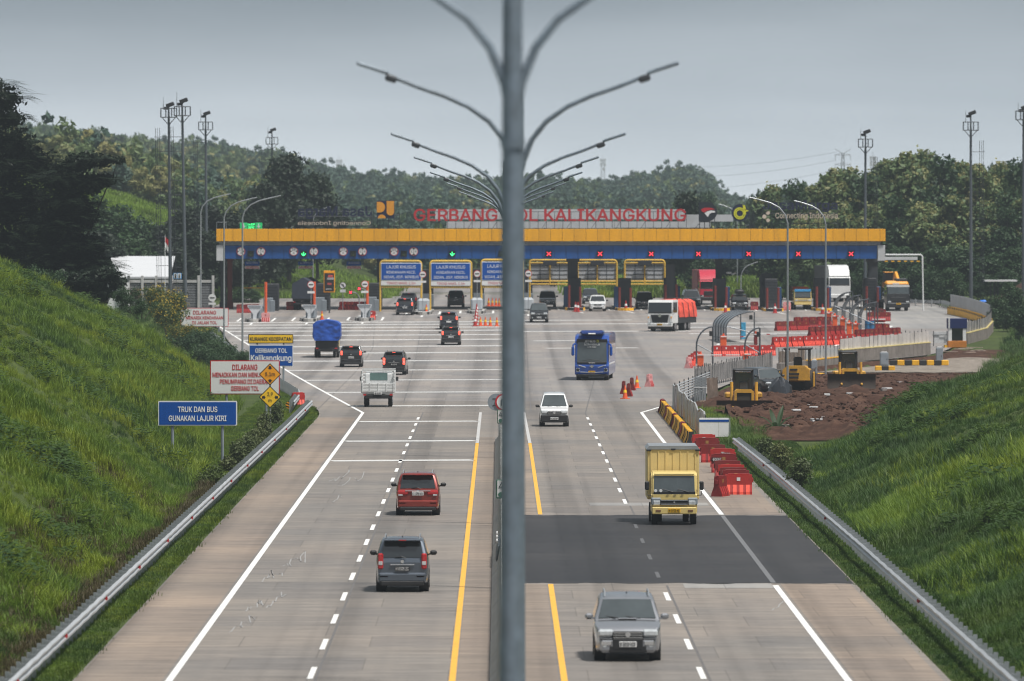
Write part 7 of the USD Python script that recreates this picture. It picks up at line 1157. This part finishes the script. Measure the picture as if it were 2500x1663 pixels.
for s_, mt in ((0, mRedT), (1, mSignW)):
    V = []; [V.extend([(.02 + .10 * u, .05 * math.sin(u * 2), zt - .55 * s_ - .62 * .0 - .10 * u), (.02 + .10 * u, .05 * math.sin(u * 2), zt - .55 * (s_ + 1) - .18 * u)]) for u in np.linspace(0, 3, 6)]; obj('red_half' if s_ == 0 else 'white_half', (np.array(V), [(2 * i, 2 * i + 2, 2 * i + 3, 2 * i + 1) for i in range(5)]), mt, t)
t = thing('restroom_sign', 'light blue sign with two white panels of dark figures between the high masts', 'sign', (px2x(433, 745), 745, py2z(674, 745))); obj('board', MB().box((0, 0, 0), (.86, .05, .60)), pm('sign_light_blue', L(70, 150, 214), .5), t)
for s in (-1, 1):
    obj('white_panel', MB().box((s * .2, -.03, .02), (.33, .02, .5)), mSignW, t); m = MB(); m.cyl((s * .2, -.06, .14), (s * .2, -.04, .14), .05, n=10); m.box((s * .2, -.05, -.06), (.12, .02, .26)); obj('figure_symbol', m, mBlack, t)
# ---- person at the toll island
def limbs(bones):
    import manifold3d as m3
    parts = []
    for a, ra, b, rb in bones: s1 = m3.Manifold.sphere(ra, 16).translate(tuple(map(float, a))); s2 = m3.Manifold.sphere(rb, 16).translate(tuple(map(float, b))); parts.append(m3.Manifold.batch_hull([s1, s2]))
    mm = m3.Manifold.batch_boolean(parts, m3.OpType.Add).refine_to_length(.05); me = mm.to_mesh(); tm = trimesh.Trimesh(np.array(me.vert_properties[:, :3]), np.array(me.tri_verts)); trimesh.smoothing.filter_taubin(tm, iterations=6); return tm
pp = gp(1905, 755); t = thing('person', 'person in dark clothes standing on a toll island beside the round grille', 'person', (pp[0], pp[1], float(G(pp[1])) + .02), math.radians(-20))
body = [((-.09, 0, .92), .115, (.09, 0, .92), .115), ((0, .01, .95), .135, (0, .0, 1.25), .15), ((-.13, 0, 1.38), .075, (.13, 0, 1.38), .075), ((0, 0, 1.25), .15, (0, 0, 1.40), .09), ((0, 0, 1.42), .055, (0, -.01, 1.54), .05), ((0, -.01, 1.62), .095, (0, -.02, 1.66), .09), ((0, -.07, 1.58), .05, (0, -.06, 1.62), .06)]
for s in (-1, 1): body += [((s * .10, 0, .9), .09, (s * .11, -.02, .5), .062), ((s * .11, -.02, .5), .06, (s * .12, .02, .09), .042), ((s * .12, .02, .06), .045, (s * .14, -.16, .04), .035), ((s * .19, 0, 1.38), .055, (s * .24, .03, 1.10), .043), ((s * .24, .03, 1.10), .042, (s * .14, -.20, 1.02), .032), ((s * .14, -.20, 1.02), .032, (s * .10, -.28, 1.02), .028)] + [((s * .10, -.28, 1.02), .014, (s * (.10 - .02 * k), -.36 + .01 * abs(k - 1), 1.01), .009) for k in range(4)] + [((s * .08, -.26, 1.03), .013, (s * .03, -.30, 1.05), .010)]
obj('body', limbs(body), pm('skin_tone', (.25, .15, .10), .6, 0, .05), t, smooth=True)
obj('jacket', limbs([((-.09, .005, .90), .135, (.09, .005, .90), .135), ((0, .01, .95), .15, (0, 0, 1.25), .168), ((-.14, 0, 1.38), .085, (.14, 0, 1.38), .085), ((0, 0, 1.25), .165, (0, 0, 1.40), .10)] + [q for s in (-1, 1) for q in (((s * .19, 0, 1.38), .068, (s * .24, .03, 1.10), .056), ((s * .24, .03, 1.10), .055, (s * .15, -.19, 1.02), .043))]), pm('jacket_black', (.012, .012, .016), .8, 0, .1), t, smooth=True)
obj('trousers', limbs([q for s in (-1, 1) for q in (((s * .10, 0, .9), .105, (s * .11, -.02, .5), .078), ((s * .11, -.02, .5), .078, (s * .12, .02, .12), .062))]), pm('trousers_navy', (.014, .016, .024), .85, 0, .1), t, smooth=True)
obj('shoes', limbs([((s * .12, .03, .05), .055, (s * .14, -.17, .04), .043) for s in (-1, 1)]), mBlack, t, smooth=True); obj('hair', limbs([((0, .015, 1.66), .10, (0, .0, 1.70), .092)]), pm('hair_black', (.008, .007, .007), .6), t, smooth=True)
# ---- far towers and the power line
mFar = pm('far_steel', (.30, .31, .33), .6, .1, .05)
def lattice(t, x, y, z0, z1, w0, w1, n, mat, r=.10, name='lattice_body'):
    m = MB(); zs = np.linspace(z0, z1, n); ws = np.interp(zs, [z0, z1], [w0, w1]) / 2
    for sx in (-1, 1):
        for sy in (-1, 1): m.cyl((x + sx * ws[0], y + sy * ws[0], z0), (x + sx * ws[-1], y + sy * ws[-1], z1), r, n=4)
    for k in range(n - 1):
        for sy in (-1, 1): m.cyl((x - ws[k], y + sy * ws[k], zs[k]), (x + ws[k + 1], y + sy * ws[k + 1], zs[k + 1]), r * .7, n=3); m.cyl((x + ws[k], y + sy * ws[k], zs[k]), (x - ws[k + 1], y + sy * ws[k + 1], zs[k + 1]), r * .7, n=3); m.cyl((x - ws[k], y + sy * ws[k], zs[k]), (x + ws[k], y + sy * ws[k], zs[k]), r * .6, n=3)
    return obj(name, m, mat, t)
for px, pyt, D, w, lb in ((828, 390, 2750, 1.2, 'hazy mobile phone tower on the ridge above the reversed roof lettering'), (1472, 388, 2850, 1.1, 'hazy mobile phone tower on the ridge right of the tall lamp pole'), (2131, 382, 2200, 1.0, 'hazy phone tower beside the right high mast above the trees')):
    x_, zt = px2x(px, D), py2z(pyt, D); t = thing('phone_tower', lb, 'tower', (0, 0, 0), 0, 'far phone towers'); lattice(t, x_, D, 3, zt, w * 2.4, w, 14, mFar, .09)
    for k, z in enumerate((zt - .6, zt - 2.2)):
        for s in (-1, 0, 1): obj('antenna_panel', MB().box((x_ + s * w * .8, D - .5, z), (.35, .2, 1.3)), mOff, t)
    obj('dish', MB().cyl((x_ + .3, D - 1, zt - 4), (x_ + .3, D - .8, zt - 4), .55, n=12), mOff, t); obj('rod', MB().cyl((x_, D, zt), (x_, D, zt + 1.5), .05, n=4), mFar, t)
D = 1900; x_, zt = px2x(2058, D), py2z(375, D); t = thing('power_pylon', 'hazy lattice power pylon with three pairs of arms above the right trees', 'pylon', (0, 0, 0)); lattice(t, x_, D, 3, zt, 2.6, .55, 16, mFar, .08); s_ = D / FPX
for py in (378, 402, 428):
    z = py2z(py, D)
    for s in (-1, 1): obj('arm', MB().cyl((x_, D, z + .4), (x_ + s * 18.5 * s_, D, z), .07, n=3).cyl((x_, D, z - .2), (x_ + s * 18.5 * s_, D, z), .07, n=3), mFar, t); obj('insulator', MB().cyl((x_ + s * 18.5 * s_, D, z), (x_ + s * 18.5 * s_, D, z - 14 * s_), .07, n=4), mFar, t)
for s in (-1, 1): obj('earth_arm', MB().cyl((x_, D, zt), (x_ + s * 20 * s_, D, zt + 11 * s_), .08, n=3), mFar, t)
for k, (py, yb) in enumerate(((392, 432), (416, 462), (372, 408))):
    a = np.array([x_ - 18.5 * s_, D, py2z(py, D)]); b = np.array([px2x(1700, D + 300), D + 300, py2z(yb, D + 300)]); u = np.linspace(0, 1, 20)[:, None]; P = a + (b - a) * u; P[:, 2] -= 3.2 * (u[:, 0] * (1 - u[:, 0])); t = thing('power_line', 'thin hazy power line sagging left from the pylon, %s' % ('middle one', 'lowest one', 'topmost one')[k], 'power line'); obj('wire', MB().tube(P, .035, 3), mFar, t)
# ================================================================== trees, shrubs, woods, haze
M_bark = pm('bark', (.09, .075, .06), .9, 0, .3, 4)
M_dark = leafmat('dark_leaves', [(0.012, 0.023, 0.012), (0.021, 0.04, 0.017), (0.035, 0.058, 0.021), (0.058, 0.088, 0.03)], .25)
M_mid = leafmat('mid_leaves', [(0.026, 0.06, 0.021), (0.048, 0.095, 0.03), (0.083, 0.143, 0.041), (0.149, 0.209, 0.075)], .3)
M_teak = leafmat('teak_leaves', [(0.096, 0.151, 0.06), (0.18, 0.234, 0.089), (0.331, 0.331, 0.138), (0.579, 0.496, 0.234)], .3)  # leaf colours raised to carry the sunlight on hills and woodland
M_teal = leafmat('hill_leaves', [(0.05, 0.097, 0.068), (0.083, 0.138, 0.097), (0.121, 0.176, 0.123), (0.182, 0.226, 0.154)], .3)  # sun and haze on the hills partly put into these paler colours
M_tan = leafmat('flowering_leaves', [(0.18, 0.205, 0.077), (0.358, 0.32, 0.129), (0.6, 0.514, 0.229), (0.6, 0.6, 0.358)], .3)  # flower and leaf tans, brightened further to paint sunlit highlights
M_yg = leafmat('yellow_green_leaves', [(.05, .08, .015), (.10, .14, .025), (.17, .19, .04), (.24, .22, .06)], .3)
M_flower = leafmat('yellow_flowers', [(.42, .30, .02), (.60, .42, .03)], .2); M_olive = leafmat('olive_shrub_leaves', [(0.072, 0.101, 0.035), (0.156, 0.171, 0.057), (0.285, 0.285, 0.101), (0.541, 0.485, 0.2)], .3)
def leaves(clumps, n, size, seed, flat=.8, shell=.55, asp=.55, droop=0.0):
    r = np.random.default_rng(seed); c = np.array(clumps, float); w = c[:, 3] ** 2; k = r.choice(len(c), n, p=w / w.sum())
    d = r.normal(size=(n, 3)); d /= np.linalg.norm(d, axis=1, keepdims=True); rr = c[k, 3] * (shell + (1 - shell) * r.random(n)) * (1 + .16 * r.normal(size=n))
    p = c[k, :3] + d * rr[:, None] * np.array([1, 1, flat]); nrm = d * .7 + r.normal(size=(n, 3)) * .75 + np.array([0, 0, .35]); nrm /= np.linalg.norm(nrm, axis=1, keepdims=True)
    a = np.cross(nrm, r.normal(size=(n, 3))); a /= np.linalg.norm(a, axis=1, keepdims=True); a[:, 2] -= droop; b = np.cross(nrm, a); s = size * r.uniform(.55, 1.25, n)[:, None]
    V = np.stack([p - a * s * .5, p + b * s * asp * .5, p + a * s * .5 + nrm * s * .1, p - b * s * asp * .5], 1).reshape(-1, 3); i = np.arange(n) * 4
    return V, np.vstack([np.stack([i, i + 1, i + 2], 1), np.stack([i, i + 2, i + 3], 1)])
def crown(h, w, base, n, seed, top=.35, ncl=16):           # uneven clumps filling a crown volume
    r = np.random.default_rng(seed); out = []
    for k in range(ncl):
        t = r.random(); z = base + (h - base) * (.12 + .80 * t); env = w / 2 * (1 - top * t) * math.sqrt(max(.08, 1 - (2 * t - .85) ** 2 * .8)); a = r.uniform(0, 6.28); q = env * math.sqrt(r.random()) * .85
        out.append((q * math.cos(a), q * math.sin(a), z, r.uniform(.16, .30) * w * (1.1 - .4 * t)))
    return out
def limbs_mesh(clumps, h, base, r0):
    m = MB(); z1 = max(c[2] for c in clumps) * .82; m.tube([(0, 0, -1), (.05, 0, base * .6), (-.08, .05, base * 1.2), (0, 0, z1)], [r0, r0 * .8, r0 * .6, r0 * .15], 7)
    for c in clumps[::2]: zb = base * .7 + (c[2] - base) * .35; m.tube([(0, 0, zb), (c[0] * .5, c[1] * .5, (zb + c[2]) / 2 + .2), (c[0], c[1], c[2])], [r0 * .4, r0 * .25, r0 * .08], 5)
    return m
def tree_proto(name, h, w, base, n, size, mat, seed, top=.35, ncl=16, mat2=None, flat=.8, asp=.55):
    p = proto(name); c = crown(h, w, base, n, seed, top, ncl); obj('trunk', limbs_mesh(c, h, base, .018 * h + .05), M_bark, p, smooth=60); obj('crown', leaves(c, n, size, seed + 1, flat, asp=asp), mat, p)
    if mat2 is not None: up = [(x, y, z + r_ * .35, r_ * .8) for x, y, z, r_ in c if z > base + (h - base) * .35]; obj('blossom', leaves(up, n // 3, size * .8, seed + 2, flat), mat2, p)  # flowers kept to the upper crown, doubling as painted sun highlights
    return p
T_dark = [tree_proto('dense_tree', 15, 10, 3, 6500, .72, M_dark, s, .45, 26) for s in (3, 4)]
T_mid = [tree_proto('green_tree', 11, 8, 1.6, 4200, .55, M_mid, s, .3, 22) for s in (5, 6)]
T_teak = [tree_proto('teak_tree', 15, 7.5, 2.4, 4600, .78, M_teak, s, .4, 26, M_tan) for s in (7, 8, 9)]
T_teak.append(tree_proto('teak_tree_green', 14, 7.5, 2.2, 4400, .6, M_mid, 10, .4, 24))
def ground_at(x, y): return float(TZ(np.array([x]), np.array([y]), False)[0])
def tree(pr, name, label, px, D, pyt, h0, group=None, wk=1.0, w_px=None, sink=.2, cat='tree'):
    x = px2x(px, D); z = ground_at(x, D); h = py2z(pyt, D) - z; s = h / h0; use(pr, name, label, cat, (x, D, z - sink), R.uniform(0, 6.28), group, (s * wk, s * wk, s))
# far woods on the hills: masses of small trees
def mini(mat, seed, h=7.2, w=5.0, n=420): c = crown(h, w, .8, n, seed, .35, 8); return leaves(c, n, .95, seed, .85), mat
minis = [mini(M_teal, 1), mini(M_teal, 2, 8.2, 4.6), mini(M_teak, 3), mini(M_tan, 4, 6.4, 5), mini(M_mid, 5, 7.5, 5.6)]
def wood(label, n, ylo, yhi, xf, probs, seed, smin=.75, smax=1.15, keep=None):
    r = np.random.default_rng(seed); y = ylo + (yhi - ylo) * r.random(n) ** .8; x = y * (xf[0] + (xf[1] - xf[0]) * r.random(n)); k = np.ones(n, bool) if keep is None else keep(x, y); x, y = x[k], y[k]
    idx = r.choice(5, len(x), p=probs); return scatter('hill_wood', minis, np.stack([x, y, TZ(x, y, False) - .4], 1), idx, r.uniform(0, 6.28, len(x)), (smin + (smax - smin) * r.random(len(x)) ** 1.6 * 1.25) * (.75 + .5 * meshkit.noise(np.stack([x * .09, y * .02, 0 * x], -1), seed)), label, 'wood')
wood('mixed pale and tan forest covering the hill on the left', 5200, 1060, 2500, (-.0700, -.028), (.16, .10, .32, .34, .08), 1, .8, 1.3)
wood('blue green forest along the low ridge behind the gate', 5200, 1080, 2650, (-.030, .029), (.46, .30, .12, .06, .06), 2, .75, 1.15)
wood('hazy forest behind the right end of the gate', 700, 1000, 1500, (.044, .072), (.35, .25, .2, .1, .1), 3, .8, 1.1)
wood('low trees and scrub just behind the toll lanes', 300, 985, 1075, (-.012, .034), (.25, .15, .2, .15, .25), 4, .7, 1.05)
wood('scattered larger trees on the crest of the left hill', 160, 1900, 2500, (-.0715, -.036), (.3, .2, .2, .1, .2), 5, 1.0, 1.5)
wood('low hazy trees in the dip right of the roof emblems', 1500, 1000, 2400, (.027, .046), (.45, .3, .1, .05, .1), 6, .7, 1.1)
# trees one can tell apart
for k, (px, D, pyt, wk) in enumerate(((705, 905, 374, 1.0), (775, 915, 420, .9), (655, 890, 440, .8))): tree(T_dark[k % 2], 'dense_tree', 'tall dark green tree behind the left of the gate roof, %s' % ('tallest', 'right shoulder', 'left lower')[k], px, D, pyt, 15, None, wk)
tree(T_dark[1], 'dense_tree', 'small dark tree on the skyline left of the D emblem', 1672, 900, 465, 15, None, .9); tree(T_mid[0], 'green_tree', 'lower dark tree beside the small skyline tree', 1640, 910, 492, 11, None, .9)
tree(T_mid[1], 'green_tree', 'hazy slender tree between the D emblem and the round emblem', 1725, 1200, 468, 11, None, .75); tree(T_mid[0], 'green_tree', 'thin hazy tree right of the round emblem', 1848, 1150, 458, 11, None, .55)
for k, (px, D, pyt, wk) in enumerate(((225, 800, 470, 1.2), (285, 830, 500, 1.1), (350, 850, 520, 1.1), (400, 845, 545, 1.1), (455, 860, 505, 1.0), (510, 865, 500, 1.0), (560, 870, 515, 1.0), (610, 880, 520, 1.0), (250, 780, 560, 1.1), (330, 800, 580, 1.2), (480, 840, 560, 1.2), (560, 850, 580, 1.2), (430, 830, 600, 1.2))): tree((T_mid if k in (0, 1, 2, 9) else T_dark)[k % 2], 'green_tree' if k in (0, 1, 2, 9) else 'dense_tree', 'dark green tree in the thicket left of the gate, %s' % (ORD[sorted(range(13), key=lambda q: (225, 285, 350, 400, 455, 510, 560, 610, 250, 330, 480, 560.5, 430)[q]).index(k)]), px, D, pyt, 11 if k in (0, 1, 2, 9) else 15, 'thicket trees left of the gate', wk * (1.0 if k in (0, 1, 2, 9) else 1.3))
rt = [(1880, 900, 452), (1935, 890, 432), (1990, 905, 436), (2030, 880, 402), (2075, 900, 410), (2110, 870, 415), (2160, 905, 372), (2210, 890, 362), (2250, 910, 368), (2300, 885, 372), (2345, 905, 378), (2390, 880, 392), (2440, 900, 396), (2490, 875, 380), (2520, 890, 376), (2055, 862, 490), (2125, 858, 500), (2190, 855, 470), (2260, 852, 480), (2330, 850, 470), (2400, 850, 490), (2460, 848, 500), (2510, 850, 470), (1960, 872, 520), (2000, 868, 540), (1910, 875, 535)]
for k, (px, D, pyt) in enumerate(rt): tree(T_teak[(k * 7) % 4], 'teak_tree', 'olive blossoming tree on the right woodland %s, %s' % ('upper edge' if k < 15 else 'front row', ORD[sorted(range(15), key=lambda q: rt[q][0]).index(k)] if k < 15 else ORD[sorted(range(15, len(rt)), key=lambda q: rt[q][0]).index(k)]), px, D, pyt, 15 if (k * 7) % 4 < 3 else 14, 'woodland trees on the right, ' + ('upper edge' if k < 15 else 'front row'), 1.0 if k < 15 else 1.15)
for k, (px, D, pyt) in enumerate(((2290, 825, 590), (2350, 822, 600), (2420, 822, 610), (2480, 815, 600), (2240, 830, 610), (2195, 838, 600), (2150, 842, 610), (2320, 815, 650), (2400, 812, 660), (2270, 818, 660), (2460, 806, 650), (2210, 828, 665))): tree(T_mid[k % 2], 'leafy_bush', 'dark leafy bush at the foot of the right woodland, %s' % ORD[sorted(range(12), key=lambda q: (2290, 2350, 2420, 2480, 2240, 2195, 2150, 2320, 2400, 2270, 2460, 2210)[q]).index(k)], px, D, pyt, 11, 'bushes at the foot of the right woodland', 1.5, cat='bush')
for k, px in enumerate((1700, 1745, 1800, 1850, 1905, 1960, 2015, 2070)): tree(T_dark[k % 2], 'dense_tree', 'dark tree in the shaded row behind the right lanes, %s' % ORD[k], px, 960, 615 - 12 * (k % 3), 15, 'dark trees behind the right lanes', 1.5)
tree(T_mid[0], 'leafy_bush', 'bush with pale leaves behind the right toll lanes, by the thin lamp pole', 1935, 850, 655, 11, None, 1.0, cat='bush'); tree(T_mid[1], 'leafy_bush', 'sunlit grey green bush behind the red truck', 1715, 880, 625, 11, None, 1.4, cat='bush'); tree(T_mid[1], 'leafy_bush', 'sunlit bush behind the big white truck', 2085, 845, 610, 11, None, 1.0, cat='bush')
for k, px in enumerate((560, 590, 615)): tree(T_mid[k % 2], 'leafy_bush', 'green bush in the leftmost toll lane opening, %s' % ('left', 'middle', 'right')[k], px, 822, 700, 11, None, 1.6, cat='bush')
for k, (px, D, s_) in enumerate(((2440, 700, 1.6), (2480, 690, 1.9), (2500, 655, 1.7), (2465, 730, 1.8), (2425, 740, 1.2))): x_ = px2x(px, D); use(T_mid[k % 2], 'leafy_bush', 'dark bush on the far right slope behind the stake fence, %s' % ORD[(1, 3, 4, 2, 0)[k]], 'bush', (x_, D, ground_at(x_, D) - .6), k, 'bushes on the far right slope', s_ * .22)
# foreground dark tree with feathery fronds on the left bank
def fronds(clumps, n, ln, seed, flat=.55):
    r = np.random.default_rng(seed); V, F = [], []; c = np.array(clumps); w = c[:, 3] ** 2; ks = r.choice(len(c), n, p=w / w.sum())
    for k in ks:
        d = r.normal(size=3); d[2] = abs(d[2]) * .6 - .1; d /= np.linalg.norm(d); p = c[k, :3] + d * c[k, 3] * np.array([1, 1, flat]) * r.uniform(.75, 1.28); a = math.atan2(d[1], d[0]) + r.normal() * .7; L_ = ln * r.uniform(.6, 1.2); dr = r.uniform(.15, .55); nl = 9; dx, dy = math.cos(a), math.sin(a)
        for j in range(nl):
            u = (j + .5) / nl; q = p + np.array([dx * L_ * u, dy * L_ * u, L_ * (.18 * u - dr * u * u)]); lw = .30 * L_ * math.sin(.35 + 2.5 * u * .95) * .62
            for s in (-1, 1): e = np.array([-dy * s * lw + dx * .12, dx * s * lw + dy * .12, -.12 * lw]); wv = np.array([dx, dy, -.1]) * L_ * .045; b = len(V) * 1; i = len(V); V += [q - wv, q + wv, q + e + wv * .6, q + e - wv * .6]; F.append((i, i + 1, i + 2, i + 3))
    return np.array(V), np.array(F)
def frond_tree(label, px, D, clumps, n, ln, seed):
    x = px2x(px, D); z = ground_at(x, D); t = thing('feathery_tree', label, 'tree', (x, D, z - .3)); cl = [(px2x(a, D) - x, dy, py2z(b, D) - z + .3, rr) for a, b, rr, dy in clumps]
    obj('trunk', limbs_mesh(cl, 12, 2.5, .28), M_bark, t, smooth=60); obj('crown', fronds(cl, n, ln, seed), M_dark, t, ); obj('inner_crown', leaves(cl, n * 10, .42, seed + 1, .7, .3), M_dark, t)
frond_tree('big dark feathery tree on the left bank, reaching highest at the left picture edge', 40, 560, [(5, 240, 1.5, 0), (-20, 210, 1.2, 0), (20, 290, 1.3, -.5), (30, 350, 1.8, 0), (70, 390, 1.8, .5), (10, 420, 2.2, -.5), (-10, 520, 2.4, 0), (60, 480, 2.4, 0), (110, 420, 1.4, 0), (100, 540, 2.2, 0), (30, 600, 2.3, -.5), (130, 620, 2.0, 0), (60, 660, 2.0, -.4)], 1500, 1.6, 3)
frond_tree('dark feathery tree with long drooping fronds reaching right over the white roof', 180, 545, [(150, 440, 1.5, 0), (190, 400, 1.0, 0), (215, 390, .9, 0), (255, 392, .7, 0), (290, 392, .45, 0), (170, 500, 1.7, 0), (215, 450, 1.2, 0), (255, 440, .8, 0), (140, 560, 1.9, 0), (200, 530, 1.3, 0), (170, 610, 1.8, 0), (120, 640, 1.8, 0), (215, 600, 1.3, 0), (190, 660, 1.6, 0), (240, 650, 1.2, 0)], 1500, 1.45, 5)
frond_tree('lower dark bushy tree at the crest of the left bank beside the small house', 250, 530, [(225, 690, 1.0, 0), (260, 670, .9, 0), (285, 690, .7, 0), (200, 690, 1.0, 0), (160, 690, 1.2, 0), (250, 715, .9, 0)], 420, .7, 7)
# hedge bushes
def bush_proto(name, w, h, n, size, mat, seed, mat2=None, frac=.12): 
    p = proto(name); r = np.random.default_rng(seed); c = [(r.normal() * w * .22, r.normal() * w * .22, h * r.uniform(.25, .75), r.uniform(.22, .36) * w) for k in range(9)]; obj('foliage', leaves(c, n, size, seed, .9, .4), mat, p); m = MB(); [m.cyl((c_[0] * .2, c_[1] * .2, -.2), (c_[0], c_[1], c_[2]), .04, .015, n=4) for c_ in c[:5]]; obj('stem', m, M_bark, p)
    if mat2 is not None: obj('flowers', leaves([(a, b, d + rr * .3, rr) for a, b, d, rr in c], int(n * frac), size * .9, seed + 5, .9, .85), mat2, p)
    return p
B_fl = [bush_proto('flowering_bush', 2.4, 2.4, 2600, .17, M_yg, s, M_flower, .16) for s in (1, 2)]; B_gr = [bush_proto('green_bush', 2.2, 2.0, 2400, .17, M_mid, s) for s in (3, 4)]
def bush(pr, name, label, px, py, D, s, group=None): x = px2x(px, D); use(pr, name, label, 'bush', (x, D, py2z(py, D)), R.uniform(0, 6), group, s)
for k, (px, py, D, s) in enumerate(((395, 772, 660, 1.25), (418, 790, 655, 1.25), (445, 838, 650, .8), (408, 812, 645, 1.2), (435, 842, 640, .8), (470, 842, 650, .75), (500, 836, 668, .6), (380, 760, 670, 1.0))): bush(B_fl[k % 2], 'flowering_bush', 'yellow flowering bush in the hedge by the towing ban sign, %s' % ORD[sorted(range(8), key=lambda q: (395, 418, 445, 408, 435, 470, 500, 380)[q]).index(k)], px, py, D, s, 'yellow flowering hedge bushes')
for k, (px, py, D, s) in enumerate(((470, 862, 610, 1.1), (490, 875, 600, 1.15), (515, 885, 590, 1.1), (540, 898, 580, 1.0), (565, 908, 568, .95), (505, 905, 575, 1.0), (535, 920, 560, .9), (590, 905, 566, .8))): bush(B_gr[k % 2], 'green_bush', 'rounded green bush by the curved guardrail, %s' % ORD[sorted(range(8), key=lambda q: (470, 490, 515, 540, 565, 505, 535, 590)[q]).index(k)], px, py, D, s, 'green hedge bushes along the curved guardrail')
for k, (px, py, D, s) in enumerate(((90, 705, 500, .9), (115, 715, 495, .8), (300, 745, 520, .7), (320, 760, 515, .6), (345, 775, 510, .6))): bush(B_gr[k % 2], 'green_bush', 'small bush on the crest of the left bank, %s' % ('far left', 'second from left', 'below the house', 'right of the house', 'at the hedge')[k], px, py, D, s)
bush(bush_proto('brown_bush', 1.6, 1.4, 900, .15, M_gD, 9), 'brown_bush', 'round brown bush in front of the slatted wall', 330, 742, 700, 1.1)
# clipped roadside shrubs
def shrub(label, px, py0, py1, D, w, group, stem=False, off=0.0):
    x = px2x(px, D); h = (py1 - py0) * D / FPX; t = thing('roadside_shrub', label, 'shrub', (x, D, py2z(py1, D)), 0, group); z0 = h * (.45 if stem else .12); n = 6; r = np.random.default_rng(int(px)); c = [(r.normal() * w * .10, r.normal() * w * .10, z0 + (h - z0) * (k + .5) / n, w * .5 * (1 - .35 * abs(k - 2.2) / 3)) for k in range(n)]
    obj('foliage', leaves(c, 900, .17, int(px), 1.0, .6, .5), M_olive, t); obj('stem', MB().cyl((0, 0, -.3), (0, 0, h * .7), .035, .02, n=5), M_bark, t)
for k, (px, a, b, D) in enumerate(((677, 984, 1040, 423), (645, 1012, 1073, 397), (632, 1050, 1095, 380), (617, 1058, 1104, 374), (601, 1072, 1112, 369), (579, 1086, 1137, 353), (553, 1123, 1156, 342))): shrub('clipped olive shrub by the left guardrail, %s' % ('farthest, right of the diamond post', 'tall one left of the diamond post', 'third from the far end', 'fourth from the far end', 'fifth from the far end', 'round one standing apart', 'small one at the blue sign post')[k], px, a, b, D, .95 if k != 6 else .8, 'clipped shrubs along the left guardrail')
bush(bush_proto('pale_bush', 1.5, .8, 900, .16, M_yg, 12), 'pale_bush', 'low pale green bush behind the left guardrail below the blue sign', 515, 1186, 325, 1.0)
for k, (px, a, b, D) in enumerate(((1868, 1078, 1140, 355), (1911, 1090, 1172, 334), (1952, 1128, 1208, 313))): shrub('olive roadside shrub on a thin stem behind the right guardrail, %s' % ('farthest', 'middle', 'nearest')[k], px, a, b, D, 1.0, 'olive shrubs behind the right guardrail', True)
# banana plant
D = 402; bp = thing('banana_plant', 'young banana plant with long drooping leaves at the edge of the dirt', 'plant', (px2x(1896, D), D, py2z(1068, D)))
for k, (a, l_, d_) in enumerate(((2.8, 1.3, .5), (3.3, 1.1, .9), (1.9, 1.3, .25), (1.2, 1.4, .2), (.4, 1.3, .5), (-.1, 1.1, .9), (4.4, 1.0, .6))):
    u = np.linspace(0, 1, 9); V = []
    for q in u: c = np.array([math.cos(a) * l_ * q * .8, math.sin(a) * l_ * q * .8, .3 + l_ * (1.25 * q - d_ * 1.3 * q * q)]); wv = np.array([-math.sin(a), math.cos(a), 0]) * .15 * math.sin(.3 + 2.7 * q); V += [c - wv + [0, 0, .05], c, c + wv + [0, 0, .05]]
    obj('leaf', (np.array(V), [(3 * i + j, 3 * i + j + 1, 3 * i + j + 4, 3 * i + j + 3) for i in range(8) for j in (0, 1)]), leafmat('banana_leaf', [(.03, .06, .02), (.05, .10, .035), (.08, .13, .05)], .35), bp)
obj('stalk', MB().cyl((0, 0, -.2), (0, 0, .5), .09, .06, n=8), leafmat('banana_leaf', [(.03, .06, .02)], .3), bp)
# haze: one closed box of thin even air
hz = usdkit.material(stage, '/World/Looks/haze', {'v': ('principled_volume', {'color': (.80, .90, .98), 'density': HAZE, 'anisotropy': .2})}, [], volume='v.volume')
hb = MB().box((0, 3040, 36.0), (5200, 6160, 76.0)); tag(obj('haze', hb, hz), kind='stuff')
